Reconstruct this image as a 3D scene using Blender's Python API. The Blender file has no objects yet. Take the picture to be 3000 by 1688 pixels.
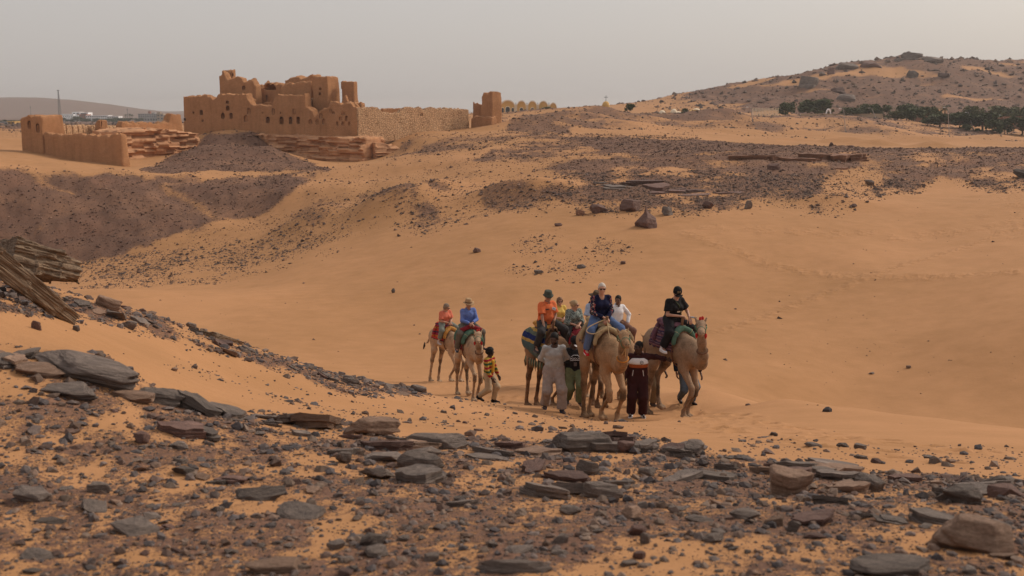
import bpy, math, random
import numpy as np
from mathutils import Vector, Matrix

random.seed(7)
RNG = np.random.default_rng(7)
scene = bpy.context.scene
COL = scene.collection

# ------------------------------------------------------------------ camera
F = 2917.0                      # focal length in photo pixels (35 mm on 36 mm, 3000 px wide)
HORIZON = 330.0                 # photo row of eye level
CAMZ = 20.0
PITCH = math.atan((844.0 - HORIZON) / F)
cd = bpy.data.cameras.new("camera")
cd.sensor_width = 36.0; cd.lens = 35.0
cd.clip_start = 0.1; cd.clip_end = 20000.0
cd.dof.use_dof = True; cd.dof.focus_distance = 26.0; cd.dof.aperture_fstop = 3.4
cam = bpy.data.objects.new("camera", cd); COL.objects.link(cam)
cam.location = (0, 0, CAMZ)
cam.rotation_euler = (math.pi / 2 - PITCH, 0, 0)
scene.camera = cam

# ------------------------------------------------------------------ sky, sun, exposure
SUN_EL, SUN_AZ = math.radians(38), math.radians(60)   # azimuth from +Y (view direction) to the right
world = bpy.data.worlds.new("World"); scene.world = world
world.use_nodes = True
wn = world.node_tree.nodes; wl = world.node_tree.links
for n in list(wn): wn.remove(n)
w_out = wn.new("ShaderNodeOutputWorld")
w_bg = wn.new("ShaderNodeBackground"); w_bg.inputs[1].default_value = 0.12
w_sky = wn.new("ShaderNodeTexSky"); w_sky.sky_type = 'NISHITA'; w_sky.sun_disc = False
w_sky.sun_elevation = SUN_EL; w_sky.sun_rotation = SUN_AZ
w_sky.air_density = 1.0; w_sky.dust_density = 6.0; w_sky.ozone_density = 1.0
w_mix = wn.new("ShaderNodeMixRGB"); w_mix.inputs[0].default_value = 0.70     # thick dust veil over the sky
w_mix.inputs[2].default_value = (5.7, 5.3, 5.05, 1)
wl.new(w_sky.outputs[0], w_mix.inputs[1]); wl.new(w_mix.outputs[0], w_bg.inputs[0]); wl.new(w_bg.outputs[0], w_out.inputs[0])
sd = bpy.data.lights.new("sun", 'SUN'); sd.energy = 2.1; sd.angle = math.radians(14); sd.color = (1.0, 0.90, 0.78)
sun = bpy.data.objects.new("sun", sd); COL.objects.link(sun)
SUN_DIR = Vector((math.sin(SUN_AZ) * math.cos(SUN_EL), math.cos(SUN_AZ) * math.cos(SUN_EL), math.sin(SUN_EL)))
sun.rotation_euler = SUN_DIR.to_track_quat('Z', 'Y').to_euler()
scene.view_settings.view_transform = 'Standard'; scene.view_settings.look = 'None'
scene.view_settings.exposure = 0.0; scene.view_settings.gamma = 1.0
scene.view_settings.use_curve_mapping = False
scene.cycles.use_denoising = True
scene.cycles.max_bounces = 5; scene.cycles.diffuse_bounces = 3; scene.cycles.glossy_bounces = 2
scene.cycles.volume_bounces = 0; scene.cycles.transparent_max_bounces = 8

# ------------------------------------------------------------------ helpers
CT, ST = math.cos(PITCH), math.sin(PITCH)
def P(px, py, Y):
    """photo pixel + distance ahead (m) -> world point"""
    a = (px - 1500.0) / F; b = -(py - 844.0) / F
    d = np.array([a, CT + b * ST, -ST + b * CT])
    return d / d[1] * Y + np.array([0, 0, CAMZ])
def pix(X, Y, Z):
    """world -> photo pixel (vectorised)"""
    z = Z - CAMZ
    fw = Y * CT - z * ST; up = Y * ST + z * CT
    fw = np.maximum(fw, 1e-3)
    return 1500.0 + F * X / fw, 844.0 - F * up / fw

def hash3(ix, iy, iz, seed=0):
    h = (ix.astype(np.int64) * 374761393 + iy.astype(np.int64) * 668265263 + iz.astype(np.int64) * 2147483647 + seed * 974634599)
    h = (h ^ (h >> 13)) * 1274126177
    h = (h ^ (h >> 16)) & 0xFFFFFF
    return h.astype(np.float32) / np.float32(0xFFFFFF)
def vnoise(x, y, z=None, seed=0):
    """value noise 0..1"""
    x = np.asarray(x, np.float32); y = np.asarray(y, np.float32)
    z = np.zeros(1, np.float32) if z is None else np.asarray(z, np.float32)
    fx, fy, fz = np.floor(x), np.floor(y), np.floor(z)
    tx, ty, tz = x - fx, y - fy, z - fz
    tx = tx * tx * (3 - 2 * tx); ty = ty * ty * (3 - 2 * ty); tz = tz * tz * (3 - 2 * tz)
    ix, iy, iz = fx.astype(np.int64), fy.astype(np.int64), fz.astype(np.int64)
    def c(a, b, d): return hash3(ix + a, iy + b, iz + d, seed)
    x00 = c(0, 0, 0) * (1 - tx) + c(1, 0, 0) * tx; x10 = c(0, 1, 0) * (1 - tx) + c(1, 1, 0) * tx
    r = x00 * (1 - ty) + x10 * ty
    if np.any(tz != 0):
        x01 = c(0, 0, 1) * (1 - tx) + c(1, 0, 1) * tx; x11 = c(0, 1, 1) * (1 - tx) + c(1, 1, 1) * tx
        r = r * (1 - tz) + (x01 * (1 - ty) + x11 * ty) * tz
    return r
def fbm(x, y, z=None, octv=4, seed=0, gain=0.5):
    r = 0; a = 1; s = 0
    for o in range(octv):
        r = r + a * vnoise(x, y, z, seed + o * 17); s += a; a *= gain
        x = x * 2.03 + 5.1; y = y * 2.03 + 3.7
        z = None if z is None else z * 2.03 + 1.3
    return r / s

def mesh_np(name, V, faces, smooth=True, attrs=None):
    """faces: (n,3) or (n,4) int array"""
    me = bpy.data.meshes.new(name)
    V = np.ascontiguousarray(V, np.float32); faces = np.ascontiguousarray(faces, np.int32)
    k = faces.shape[1]; n = len(faces)
    me.vertices.add(len(V)); me.vertices.foreach_set('co', V.ravel())
    me.loops.add(n * k); me.loops.foreach_set('vertex_index', faces.ravel())
    me.polygons.add(n); me.polygons.foreach_set('loop_start', np.arange(0, n * k, k, dtype=np.int32))
    try: me.polygons.foreach_set('loop_total', np.full(n, k, np.int32))
    except Exception: pass
    me.polygons.foreach_set('use_smooth', np.full(n, bool(smooth)))
    if attrs:
        for an, av in attrs.items():
            av = np.ascontiguousarray(av, np.float32)
            if av.ndim == 1:
                at = me.attributes.new(an, 'FLOAT', 'POINT'); at.data.foreach_set('value', av)
            else:
                at = me.attributes.new(an, 'FLOAT_COLOR', 'POINT')
                if av.shape[1] == 3: av = np.concatenate([av, np.ones((len(av), 1), np.float32)], 1)
                at.data.foreach_set('color', np.ascontiguousarray(av).ravel())
    me.update(calc_edges=True)
    return me
def obj(name, me, mat=None, parent=None, loc=None, rot=None):
    o = bpy.data.objects.new(name, me); COL.objects.link(o)
    if mat is not None and me is not None and len(me.materials) == 0: me.materials.append(mat)
    if parent is not None: o.parent = parent
    if loc is not None: o.location = loc
    if rot is not None: o.rotation_euler = rot
    return o
def tag(o, label, cat, group=None, kind=None):
    if label: o['label'] = label
    if cat: o['category'] = cat
    if group: o['group'] = group
    if kind: o['kind'] = kind
    return o
def empty(name, loc=(0, 0, 0), rz=0.0):
    o = bpy.data.objects.new(name, None); COL.objects.link(o)
    o.location = loc; o.rotation_euler = (0, 0, rz); o.empty_display_size = 0.2
    return o
def copy_tree(o, parent=None):
    c = o.copy(); COL.objects.link(c); c.parent = parent
    for ch in list(o.children): copy_tree(ch, c)
    return c

# simple polygon collector
class MB:
    def __init__(s): s.v = []; s.f = []
    def box(s, c, sz, M=None):
        cx, cy, cz = c; a, b, d = sz[0] / 2, sz[1] / 2, sz[2] / 2
        n = len(s.v)
        for dx, dy, dz in ((-a,-b,-d),(a,-b,-d),(a,b,-d),(-a,b,-d),(-a,-b,d),(a,-b,d),(a,b,d),(-a,b,d)):
            p = Vector((cx + dx, cy + dy, cz + dz)); s.v.append(tuple(M @ p if M else p))
        for q in ((0,3,2,1),(4,5,6,7),(0,1,5,4),(1,2,6,5),(2,3,7,6),(3,0,4,7)): s.f.append(tuple(n + i for i in q))
        return s
    def tube(s, pts, r, seg=6, cap=True):
        pts = [Vector(p) for p in pts]; n0 = len(s.v); m = len(pts)
        rs = r if hasattr(r, '__len__') else [r] * m
        up = Vector((0, 0, 1))
        for i, p in enumerate(pts):
            t = (pts[min(i + 1, m - 1)] - pts[max(i - 1, 0)]).normalized()
            a = t.cross(up)
            if a.length < 1e-3: a = t.cross(Vector((1, 0, 0)))
            a.normalize(); b = t.cross(a)
            for k in range(seg):
                w = 2 * math.pi * k / seg
                s.v.append(tuple(p + (a * math.cos(w) + b * math.sin(w)) * rs[i]))
        for i in range(m - 1):
            for k in range(seg):
                k2 = (k + 1) % seg
                s.f.append((n0 + i * seg + k, n0 + i * seg + k2, n0 + (i + 1) * seg + k2, n0 + (i + 1) * seg + k))
        if cap:
            s.f.append(tuple(n0 + k for k in range(seg))[::-1]); s.f.append(tuple(n0 + (m - 1) * seg + k for k in range(seg)))
        return s
    def lathe(s, prof, c=(0, 0, 0), seg=16, sx=1.0, sy=1.0, M=None):
        n0 = len(s.v)
        for r, z in prof:
            for k in range(seg):
                w = 2 * math.pi * k / seg
                p = Vector((c[0] + r * math.cos(w) * sx, c[1] + r * math.sin(w) * sy, c[2] + z)); s.v.append(tuple(M @ p if M else p))
        for i in range(len(prof) - 1):
            for k in range(seg):
                k2 = (k + 1) % seg
                s.f.append((n0 + i * seg + k, n0 + i * seg + k2, n0 + (i + 1) * seg + k2, n0 + (i + 1) * seg + k))
        return s
    def prism(s, poly, y0, y1, M=None):
        """poly in (x,z), extruded along y from y0 to y1"""
        n0 = len(s.v); m = len(poly)
        for yy in (y0, y1):
            for x, z in poly:
                p = Vector((x, yy, z)); s.v.append(tuple(M @ p if M else p))
        s.f.append(tuple(n0 + i for i in range(m))); s.f.append(tuple(n0 + m + i for i in range(m))[::-1])
        for i in range(m):
            j = (i + 1) % m; s.f.append((n0 + i, n0 + m + i, n0 + m + j, n0 + j))
        return s
    def mesh(s, name, smooth=False):
        me = bpy.data.meshes.new(name); me.from_pydata(s.v, [], s.f)
        if smooth: me.polygons.foreach_set('use_smooth', np.ones(len(me.polygons), bool))
        me.update(); return me
    def build(s, name, mat, parent=None, smooth=False, loc=None): return obj(name, s.mesh(name, smooth), mat, parent, loc)

# ------------------------------------------------------------------ signed distance fields -> mesh
class Field:
    def __init__(s, lo, hi, h):
        s.h = h; s.lo = np.array(lo, np.float32)
        s.n = np.maximum(np.ceil((np.array(hi) - s.lo) / h).astype(int) + 1, 4)
        s.d = np.full(s.n, 10.0, np.float32)
    def win(s, lo=None, hi=None):
        a = np.zeros(3, int) if lo is None else np.clip(np.floor((np.array(lo) - s.lo) / s.h).astype(int), 0, s.n - 1)
        b = s.n.copy() if hi is None else np.clip(np.ceil((np.array(hi) - s.lo) / s.h).astype(int) + 1, 1, s.n)
        b = np.maximum(b, a + 1)
        sl = tuple(slice(a[i], b[i]) for i in range(3))
        g = [(s.lo[i] + s.h * np.arange(a[i], b[i], dtype=np.float32)) for i in range(3)]
        return sl, g[0][:, None, None], g[1][None, :, None], g[2][None, None, :]
    def union(s, sl, v, k=0.0):
        a = s.d[sl]
        if k <= 0: s.d[sl] = np.minimum(a, v)
        else:
            hh = np.maximum(k - np.abs(a - v), 0) / k
            s.d[sl] = np.minimum(a, v) - hh * hh * k * 0.25
    def cut(s, sl, v): s.d[sl] = np.maximum(s.d[sl], -v)
    def cone(s, a, b, ra, rb, k=0.03, sq=None):
        """tapered capsule; sq = (axis, factor): widen by factor along axis"""
        a = np.array(a, np.float32); b = np.array(b, np.float32)
        m = max(ra, rb) * (max(1, sq[1]) if sq else 1) + k + 2 * s.h
        sl, x, y, z = s.win(np.minimum(a, b) - m, np.maximum(a, b) + m)
        s.union(sl, cone_d(x, y, z, a, b, ra, rb, sq), k)
    def ell(s, c, r, k=0.03, M=None):
        c = np.array(c, np.float32); r = np.array(r, np.float32); m = r.max() + k + 2 * s.h
        sl, x, y, z = s.win(c - m, c + m)
        s.union(sl, ell_d(x, y, z, c, r, M), k)
    def mesh(s, name, smooth=True, attrs=None, fix=None):
        V, Q = surfnet(s.d, s.lo, s.h)
        if fix is not None: V = fix(V)
        return mesh_np(name, V, Q, smooth, attrs(V) if attrs else None)
def cone_d(x, y, z, a, b, ra, rb, sq=None):
    px, py, pz = x - a[0], y - a[1], z - a[2]
    ab = b - a; L = float(ab @ ab) + 1e-12
    t = np.clip((px * ab[0] + py * ab[1] + pz * ab[2]) / L, 0, 1)
    qx, qy, qz = px - t * ab[0], py - t * ab[1], pz - t * ab[2]
    if sq is not None:
        ax = np.array(sq[0], np.float32); ax = ax / np.linalg.norm(ax)
        w = (qx * ax[0] + qy * ax[1] + qz * ax[2]) * (1.0 / sq[1] - 1.0)
        qx = qx + w * ax[0]; qy = qy + w * ax[1]; qz = qz + w * ax[2]
    return np.sqrt(qx * qx + qy * qy + qz * qz) - (ra + (rb - ra) * t)
def ell_d(x, y, z, c, r, M=None):
    px, py, pz = x - c[0], y - c[1], z - c[2]
    if M is not None:      # rows of M are the local axes
        px, py, pz = (px * M[0][0] + py * M[0][1] + pz * M[0][2], px * M[1][0] + py * M[1][1] + pz * M[1][2], px * M[2][0] + py * M[2][1] + pz * M[2][2])
    k0 = np.sqrt((px / r[0]) ** 2 + (py / r[1]) ** 2 + (pz / r[2]) ** 2)
    k1 = np.sqrt((px / r[0] ** 2) ** 2 + (py / r[1] ** 2) ** 2 + (pz / r[2] ** 2) ** 2) + 1e-6
    return k0 * (k0 - 1.0) / k1
def surfnet(d, lo, h):
    s = d < 0
    c = [(0,0,0),(1,0,0),(0,1,0),(1,1,0),(0,0,1),(1,0,1),(0,1,1),(1,1,1)]
    def cor(a, o):
        nx, ny, nz = a.shape
        return a[o[0]:nx - 1 + o[0], o[1]:ny - 1 + o[1], o[2]:nz - 1 + o[2]]
    cnt = np.zeros(tuple(np.array(d.shape) - 1), np.int8)
    for o in c: cnt += cor(s, o)
    act = np.argwhere((cnt > 0) & (cnt < 8))
    idx = np.full(cnt.shape, -1, np.int32); idx[act[:, 0], act[:, 1], act[:, 2]] = np.arange(len(act))
    val = np.stack([d[act[:, 0] + o[0], act[:, 1] + o[1], act[:, 2] + o[2]] for o in c], 1)
    pos = np.zeros((len(act), 3), np.float32); num = np.zeros((len(act), 1), np.float32)
    C = np.array(c, np.float32)
    for i, j in ((0,1),(2,3),(4,5),(6,7),(0,2),(1,3),(4,6),(5,7),(0,4),(1,5),(2,6),(3,7)):
        a, b = val[:, i], val[:, j]; m = ((a < 0) != (b < 0))
        t = np.where(m, a / np.where(m, a - b, 1), 0)[:, None]
        pos += np.where(m[:, None], C[i] + (C[j] - C[i]) * t, 0); num += m[:, None]
    V = lo + h * (act + pos / np.maximum(num, 1))
    quads = []
    for ax in range(3):
        o = [0, 0, 0]; o[ax] = 1
        a = s; sl0 = [slice(None)] * 3; sl1 = [slice(None)] * 3
        sl0[ax] = slice(0, -1); sl1[ax] = slice(1, None)
        s0, s1 = s[tuple(sl0)], s[tuple(sl1)]
        e = np.argwhere(s0 != s1)
        u, v = (ax + 1) % 3, (ax + 2) % 3
        e = e[(e[:, u] > 0) & (e[:, v] > 0) & (e[:, u] < idx.shape[u]) & (e[:, v] < idx.shape[v])]
        if len(e) == 0: continue
        flip = s0[e[:, 0], e[:, 1], e[:, 2]]
        def g(du, dv):
            q = e.copy(); q[:, u] -= du; q[:, v] -= dv
            return idx[q[:, 0], q[:, 1], q[:, 2]]
        q = np.stack([g(1, 1), g(0, 1), g(0, 0), g(1, 0)], 1)
        q[~flip] = q[~flip][:, ::-1]
        quads.append(q)
    Q = np.concatenate(quads); Q = Q[(Q >= 0).all(1)]
    return V, Q

# ------------------------------------------------------------------ materials
def mat_new(name):
    m = bpy.data.materials.new(name); m.use_nodes = True
    nt = m.node_tree
    b = nt.nodes['Principled BSDF']
    b.inputs['Specular IOR Level'].default_value = 0.2
    return m, nt, b
def N(nt, t, **kw):
    n = nt.nodes.new(t)
    for k, v in kw.items():
        if k.startswith('i_'):
            key = k[2:]; key = int(key) if key.isdigit() else key
            n.inputs[key].default_value = v
        else: setattr(n, k, v)
    return n
def ramp(nt, fac, stops):
    r = N(nt, 'ShaderNodeValToRGB'); e = r.color_ramp.elements
    while len(e) < len(stops): e.new(0.5)
    for el, (p, c) in zip(e, stops): el.position = p; el.color = (*c, 1) if len(c) == 3 else c
    nt.links.new(fac, r.inputs[0]); return r
MATS = {}
def mat_plain(name, col, rough=0.85, var=0.12, scale=8.0, bump=0.0, bscale=40.0, spec=0.2, metal=0.0):
    """base colour broken up by noise (object coordinates) with optional relief"""
    if name in MATS: return MATS[name]
    m, nt, b = mat_new(name)
    tc = N(nt, 'ShaderNodeTexCoord'); no = N(nt, 'ShaderNodeTexNoise', i_Scale=scale, i_Detail=5.0)
    nt.links.new(tc.outputs['Object'], no.inputs['Vector'])
    lo = tuple(max(0, c * (1 - var)) for c in col); hi = tuple(min(1, c * (1 + var)) for c in col)
    r = ramp(nt, no.outputs['Fac'], [(0.3, lo), (0.7, hi)])
    nt.links.new(r.outputs[0], b.inputs['Base Color'])
    b.inputs['Roughness'].default_value = rough; b.inputs['Specular IOR Level'].default_value = spec; b.inputs['Metallic'].default_value = metal
    if bump:
        n2 = N(nt, 'ShaderNodeTexNoise', i_Scale=bscale, i_Detail=4.0); nt.links.new(tc.outputs['Object'], n2.inputs['Vector'])
        bp = N(nt, 'ShaderNodeBump', i_Strength=bump, i_Distance=0.02); nt.links.new(n2.outputs['Fac'], bp.inputs['Height'])
        nt.links.new(bp.outputs[0], b.inputs['Normal'])
    MATS[name] = m
    return m
# ------------------------------------------------------------------ ground: one sheet through measured points
CTRL = [
 # near slope
 (0,1688,3.55),(1500,1688,3.5),(3000,1688,3.5),(0,1500,4.4),(1500,1500,4.7),(3000,1500,4.7),(0,1300,5.6),(700,1350,5.8),(1500,1400,6.0),(2300,1450,5.7),
 # dark ledge
 (0,1030,7.4),(300,1050,7.6),(450,1135,7.8),(600,1195,8.0),(1000,1240,8.0),(1250,1287,8.0),(1500,1290,8.2),(1700,1282,8.4),(2000,1312,8.0),(2300,1345,7.6),(2650,1385,7.2),(3000,1402,6.9),
 # sand behind the ledge
(300,985,10.2),(500,1045,11),(700,1125,12.0),(1000,1190,12.5),(1400,1250,11.0),(1400,1213,16),(1750,1262,12.5),(2000,1275,12.5),(2500,1300,10.5),(2900,1345,9.0),(2200,1232,16.5),(2600,1255,14),(2950,1283,12.3),
 # stony spur on the left
 (-200,800,8.8),(0,868,9.3),(-500,760,8.5),(100,905,9.6),(0,845,12),(230,872,13),(450,927,14.5),(700,1002,16),(900,1072,17.5),(1100,1122,19),(1250,1156,21.5),
 (0,900,19),(230,965,20),(450,1010,26),(700,1062,31),(900,1095,33),(1100,1118,35),
 # dune crest on the right and the drop behind it
 (2080,1143,25),(2300,1170,21),(2500,1195,18.5),(2750,1226,16.5),(3000,1256,15),(3300,1290,13.5),
 (2080,1165,29),(2300,1215,26),(2500,1250,23.5),(2750,1290,21),(3000,1330,19.5),(3300,1370,18),(2300,1210,32),(2700,1262,29.5),(3000,1305,27.5),
 (3000,1264,36),(3000,1165,39.5),(2750,1240,37.5),(2750,1150,41.5),(2500,1208,40),(2500,1120,44),(2300,1182,40),(2300,1100,43.5),(2100,1152,38),(2100,1085,42.5),
 # the trail the camels climb
 (2000,1231,22.6),(1850,1222,23.0),
 (1310,1120,38),(1280,1118,37),(1370,1165,31),(1430,1180,29.5),(1560,1193,25.5),(1650,1208,22.3),(1680,1190,24),(1790,1238,21.4),(1720,1224,22.4),(1960,1226,22.8),(1925,1214,23.8),
 (1710,1172,27.5),(1815,1170,27.2),(1890,1195,25),(1500,1140,32),(1700,1110,38),(1900,1130,33),
 # floor of the bowl
 (300,850,64),(600,950,54),(900,1050,43),(1150,1080,41),(1700,1000,49),(1900,900,58),(1500,850,61),(1200,900,60),(1000,800,75),(700,850,74),(400,820,90),(250,775,108),(-200,850,100),(1500,700,80),(1895,672,80),
 (2300,700,76),(2300,850,62),(2700,900,55),(2700,700,76),(2950,800,59),(2950,600,88),(2600,1050,47),(2900,1000,46),(3300,900,46),(3300,650,74),
 # far side of the bowl, plateau
 (2700,560,104),(2500,560,100),(2300,600,92),(2100,600,90),(1700,540,104),(1800,500,112),(2000,482,118),(2150,478,119),(2400,482,119),(2800,485,125),(3000,500,118),(3300,500,120),
 (2150,452,128),(2300,446,134),(2600,441,145),(3000,446,140),(1900,432,150),(1600,452,140),(1500,482,128),(2500,436,165),(2800,436,170),(2700,422,210),(2300,402,240),(3000,417,230),
 (1500,560,106),(1500,600,98),(1250,560,112),(1250,620,101),(1000,700,98),(800,720,105),(1000,600,118),(850,560,128),(1100,510,138),(900,500,150),(1200,450,150),(1350,470,138),
 # scree on the left, path, cone
 (-200,860,108),(240,770,112),(500,700,116),(750,630,124),(-200,500,128),(0,502,130),(200,506,135),(400,509,140),(650,511,146),(850,509,150),
 (0,475,141),(100,472,146),(300,493,148),(600,502,152),(1000,492,158),(500,482,158),(400,492,154),
 (690,386,194),(620,389,196),(745,392,193),(690,430,178),(590,430,178),(790,432,178),(860,477,168),(60,440,172),(350,487,157),(200,470,160),
 (1000,480,172),(1130,466,172),(900,480,172),(820,478,170),(1000,470,186),(850,462,190),(1100,462,184),(1180,450,180),(760,440,186),(480,455,176),(400,478,166),(560,440,184),(500,450,188),(1000,420,205),(600,420,215),(1230,412,184),(1300,400,188),
 (1250,389,196),(1380,379,212),(1450,381,210),(700,382,230),(300,402,215),(1100,386,240),
 # beyond
 (0,400,240),(0,378,330),(100,366,700),(600,366,600),(1100,360,600),(100,363,1000),(300,363,1000),(100,359,1250),(300,359,1250),(450,357,1300),(200,370,500),(400,370,480),(100,354,1500),(700,354,1500),(100,345,3000),(1500,345,3000),(3000,350,3000),
 (1300,352,262),(1500,350,268),(1640,335,322),(1550,333,332),(1470,336,332),(1750,309,300),(1750,356,262),(1600,342,282),(1900,352,300),(2000,372,262),(2100,326,330),(1990,353,345),(2100,377,290),(2250,352,330),(2500,341,345),(2500,387,300),(2700,382,330),(3000,397,340),(3300,400,350),(1850,343,420),
 (1880,318,480),(2000,308,500),(2100,293,520),(2200,270,540),(2300,243,560),(2400,215,580),(2500,188,600),(2600,178,615),(2700,162,630),(2850,177,650),(3000,181,660),(3300,190,680),
 (2000,342,420),(2300,336,430),(2600,346,440),(3000,362,450),(2600,270,520),(2900,270,540),(2700,310,900),(2200,328,820),(3200,310,950),(1880,330,700),(2700,345,1500),
]
KY = .94                        # the party stands a little nearer than first measured
i_a = CTRL.index((2000,1231,22.6)); i_b = CTRL.index((300,850,64))
CTRL = [c if not (i_a <= k < i_b) else (c[0], c[1], c[2] * KY) for k, c in enumerate(CTRL)]
pts = [P(*c) - np.array([0, 0, CAMZ]) for c in CTRL]
pts += [np.array(p, float) for p in ((-5,-4,-1.2),(5,-4,-1.75),(0,0,-1.62),(-3,0,-1.45),(3,0,-1.72),(-8,4,-1.3),(8,4,-2.1),(-14,8,-1.4),(14,10,-4.2),(-24,20,-3.5),(24,18,-5.6),(-40,40,-12),(40,30,-11),(-90,70,-14),(90,70,-10),(-150,110,-9),(150,120,-6),(-300,300,-6),(400,300,-6),(-900,900,-10),(1200,700,20),(-3000,3000,-15),(3500,3000,-15),(0,5000,-18),(-4500,5000,-18),(4500,5000,-18))]
pts = np.array(pts)
OFF = 6.0
def uv(X, Y): return X / (Y + OFF), np.log(Y + OFF)
cu, cv = uv(pts[:, 0], pts[:, 1]); cs = pts[:, 2] / (pts[:, 1] + OFF)
def kern(r2): return np.power(r2 + 1e-9, 0.75)
nC = len(pts)
A = np.zeros((nC + 3, nC + 3))
A[:nC, :nC] = kern((cu[:, None] - cu) ** 2 + (cv[:, None] - cv) ** 2) + np.eye(nC) * 2e-4
A[:nC, nC] = A[nC, :nC] = 1; A[:nC, nC + 1] = A[nC + 1, :nC] = cu; A[:nC, nC + 2] = A[nC + 2, :nC] = cv
wgt = np.linalg.solve(A, np.concatenate([cs, np.zeros(3)]))
def base_z(X, Y):
    u, v = uv(X, Y); sh = u.shape; u = u.ravel(); v = v.ravel(); r = np.empty(len(u))
    for i in range(0, len(u), 20000):
        a, b = u[i:i + 20000], v[i:i + 20000]
        k = kern((a[:, None] - cu) ** 2 + (b[:, None] - cv) ** 2)
        r[i:i + 20000] = k @ wgt[:nC] + wgt[nC] + wgt[nC + 1] * a + wgt[nC + 2] * b
    return r.reshape(sh) * (Y + OFF)

# fan of rows (log spaced, finer where the camera looks closely) and columns
rows = np.concatenate([np.linspace(-5, 2.2, 24, endpoint=False), np.geomspace(2.2, 14, 250, endpoint=False), np.geomspace(14, 60, 230, endpoint=False),
                       np.geomspace(60, 260, 190, endpoint=False), np.geomspace(260, 800, 90, endpoint=False), np.geomspace(800, 6000, 40)])
us = np.concatenate([np.linspace(-1.6, -0.60, 24, endpoint=False), np.linspace(-0.60, 0.60, 430, endpoint=False), np.linspace(0.60, 1.6, 25)])
GY = np.repeat(rows[:, None], len(us), 1); GX = us[None, :] * (rows[:, None] + OFF)
GZ = base_z(GX, GY)

# stony zones, drawn as patches in the photograph and carried to the ground they lie on: (polygon, min distance, max distance, cover, edge in px)
ZONES = [
 ([(-900,960),(0,1010),(300,1045),(450,1130),(560,1192),(700,1203),(1000,1238),(1250,1288),(1450,1282),(1700,1276),(1850,1283),(2000,1310),(2250,1340),(2600,1388),(3000,1400),(4200,1450),(4200,5000),(-900,5000)], -6, 10.5, .56, 10),
 ([(-600,640),(0,760),(200,862),(450,918),(560,960),(700,1000),(900,1070),(1060,1112),(1260,1152),(1240,1166),(1000,1150),(850,1100),(700,1050),(560,1010),(420,985),(250,940),(60,920),(-600,920)], 8.3, 24, .55, 12),
 ([(-600,470),(0,500),(400,512),(800,510),(920,515),(850,560),(760,622),(500,700),(240,768),(-600,900)], 100, 160, .86, 16),
 ([(240,765),(500,700),(760,620),(900,560),(1080,560),(1040,660),(950,720),(700,790),(300,860),(200,820)], 80, 140, .30, 40),
 ([(1035,570),(1070,552),(1130,550),(1250,585),(1330,640),(1250,665),(1120,640),(1060,605)], 85, 140, .55, 18),
 ([(830,645),(900,600),(945,565),(990,600),(1010,640),(900,690)], 85, 140, .45, 20),
 ([(1230,555),(1310,555),(1340,575),(1260,582)], 85, 140, .5, 10),
 ([(1385,580),(1450,560),(1560,568),(1670,592),(1580,625),(1430,620)], 85, 140, .5, 14),
 ([(600,384),(780,384),(800,425),(880,470),(960,497),(520,509),(410,502),(480,470),(570,420)], 140, 204, .93, 10),
 ([(1130,455),(1200,405),(1360,390),(1560,392),(1500,420),(1400,450),(1240,480),(1150,492)], 140, 215, .5, 16),
 ([(1390,475),(1450,440),(1560,405),(1800,395),(2050,405),(2050,440),(1750,455),(1500,490)], 110, 215, .6, 18),
 ([(1560,500),(1620,470),(1750,455),(1900,425),(2200,420),(3200,428),(3400,560),(2950,545),(2760,520),(2690,545),(2560,575),(2400,630),(2250,600),(2150,600),(2050,640),(1900,610),(1760,610),(1640,600),(1560,580),(1700,540)], 84, 175, .66, 20),
 ([(940,505),(1150,470),(1500,440),(1720,480),(1620,550),(1450,630),(1250,690),(1050,660),(950,580)], 85, 175, .20, 30),
 ([(1650,405),(2000,402),(2250,419),(3100,429),(3300,455),(2500,453),(2200,451),(1900,452),(1750,445)], 122, 176, .93, 9),
 ([(2380,585),(2420,525),(2500,500),(2580,520),(2540,580),(2450,600)], 84, 118, -.7, 18),
 ([(2200,560),(2300,545),(2330,600),(2220,620)], 84, 110, -.3, 20),
 ([(1480,805),(1560,775),(1680,745),(1790,695),(1850,715),(1830,770),(1720,800),(1590,808)], 55, 90, .26, 20),
 ([(1490,745),(1540,695),(1640,690),(1610,720),(1540,750)], 60, 95, .22, 18),
 ([(2100,800),(3000,1050),(3000,1120),(2400,1130),(2300,1080)], 35, 75, .004, 40),
 ([(1440,325),(1640,328),(1750,303),(1860,310),(1960,352),(1870,380),(1600,402),(1440,392)], 225, 330, .55, 14),
 ([(1490,370),(1700,372),(1660,402),(1480,402)], 180, 262, .6, 10),
 ([(1960,352),(2100,322),(2300,335),(2400,360),(2250,385),(2000,378)], 255, 345, .38, 14),
 ([(2300,350),(2500,338),(2650,372),(2760,392),(2400,392)], 280, 350, .35, 14),
 ([(850,1085),(1300,1160),(1500,1190),(1900,1250),(1900,1285),(1000,1240),(700,1170)], 9, 24, .035, 30),
 ([(2150,1290),(3000,1330),(3000,1410),(2250,1345)], 7, 14, .05, 20),
 ([(560,1010),(900,1120),(900,1180),(500,1080)], 9, 16, .05, 20),
]
def poly_sd(px, py, poly):
    """signed distance, positive inside"""
    d2 = np.full(px.shape, 1e12); ins = np.zeros(px.shape, bool); n = len(poly)
    for i in range(n):
        ax, ay = poly[i]; bx, by = poly[(i + 1) % n]
        ex, ey = bx - ax, by - ay; t = np.clip(((px - ax) * ex + (py - ay) * ey) / (ex * ex + ey * ey + 1e-9), 0, 1)
        d2 = np.minimum(d2, (px - ax - t * ex) ** 2 + (py - ay - t * ey) ** 2)
        c = ((ay > py) != (by > py)) & (px < ex * (py - ay) / (ey if ey != 0 else 1e-9) + ax)
        ins ^= c
    return np.where(ins, 1, -1) * np.sqrt(d2)
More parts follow.
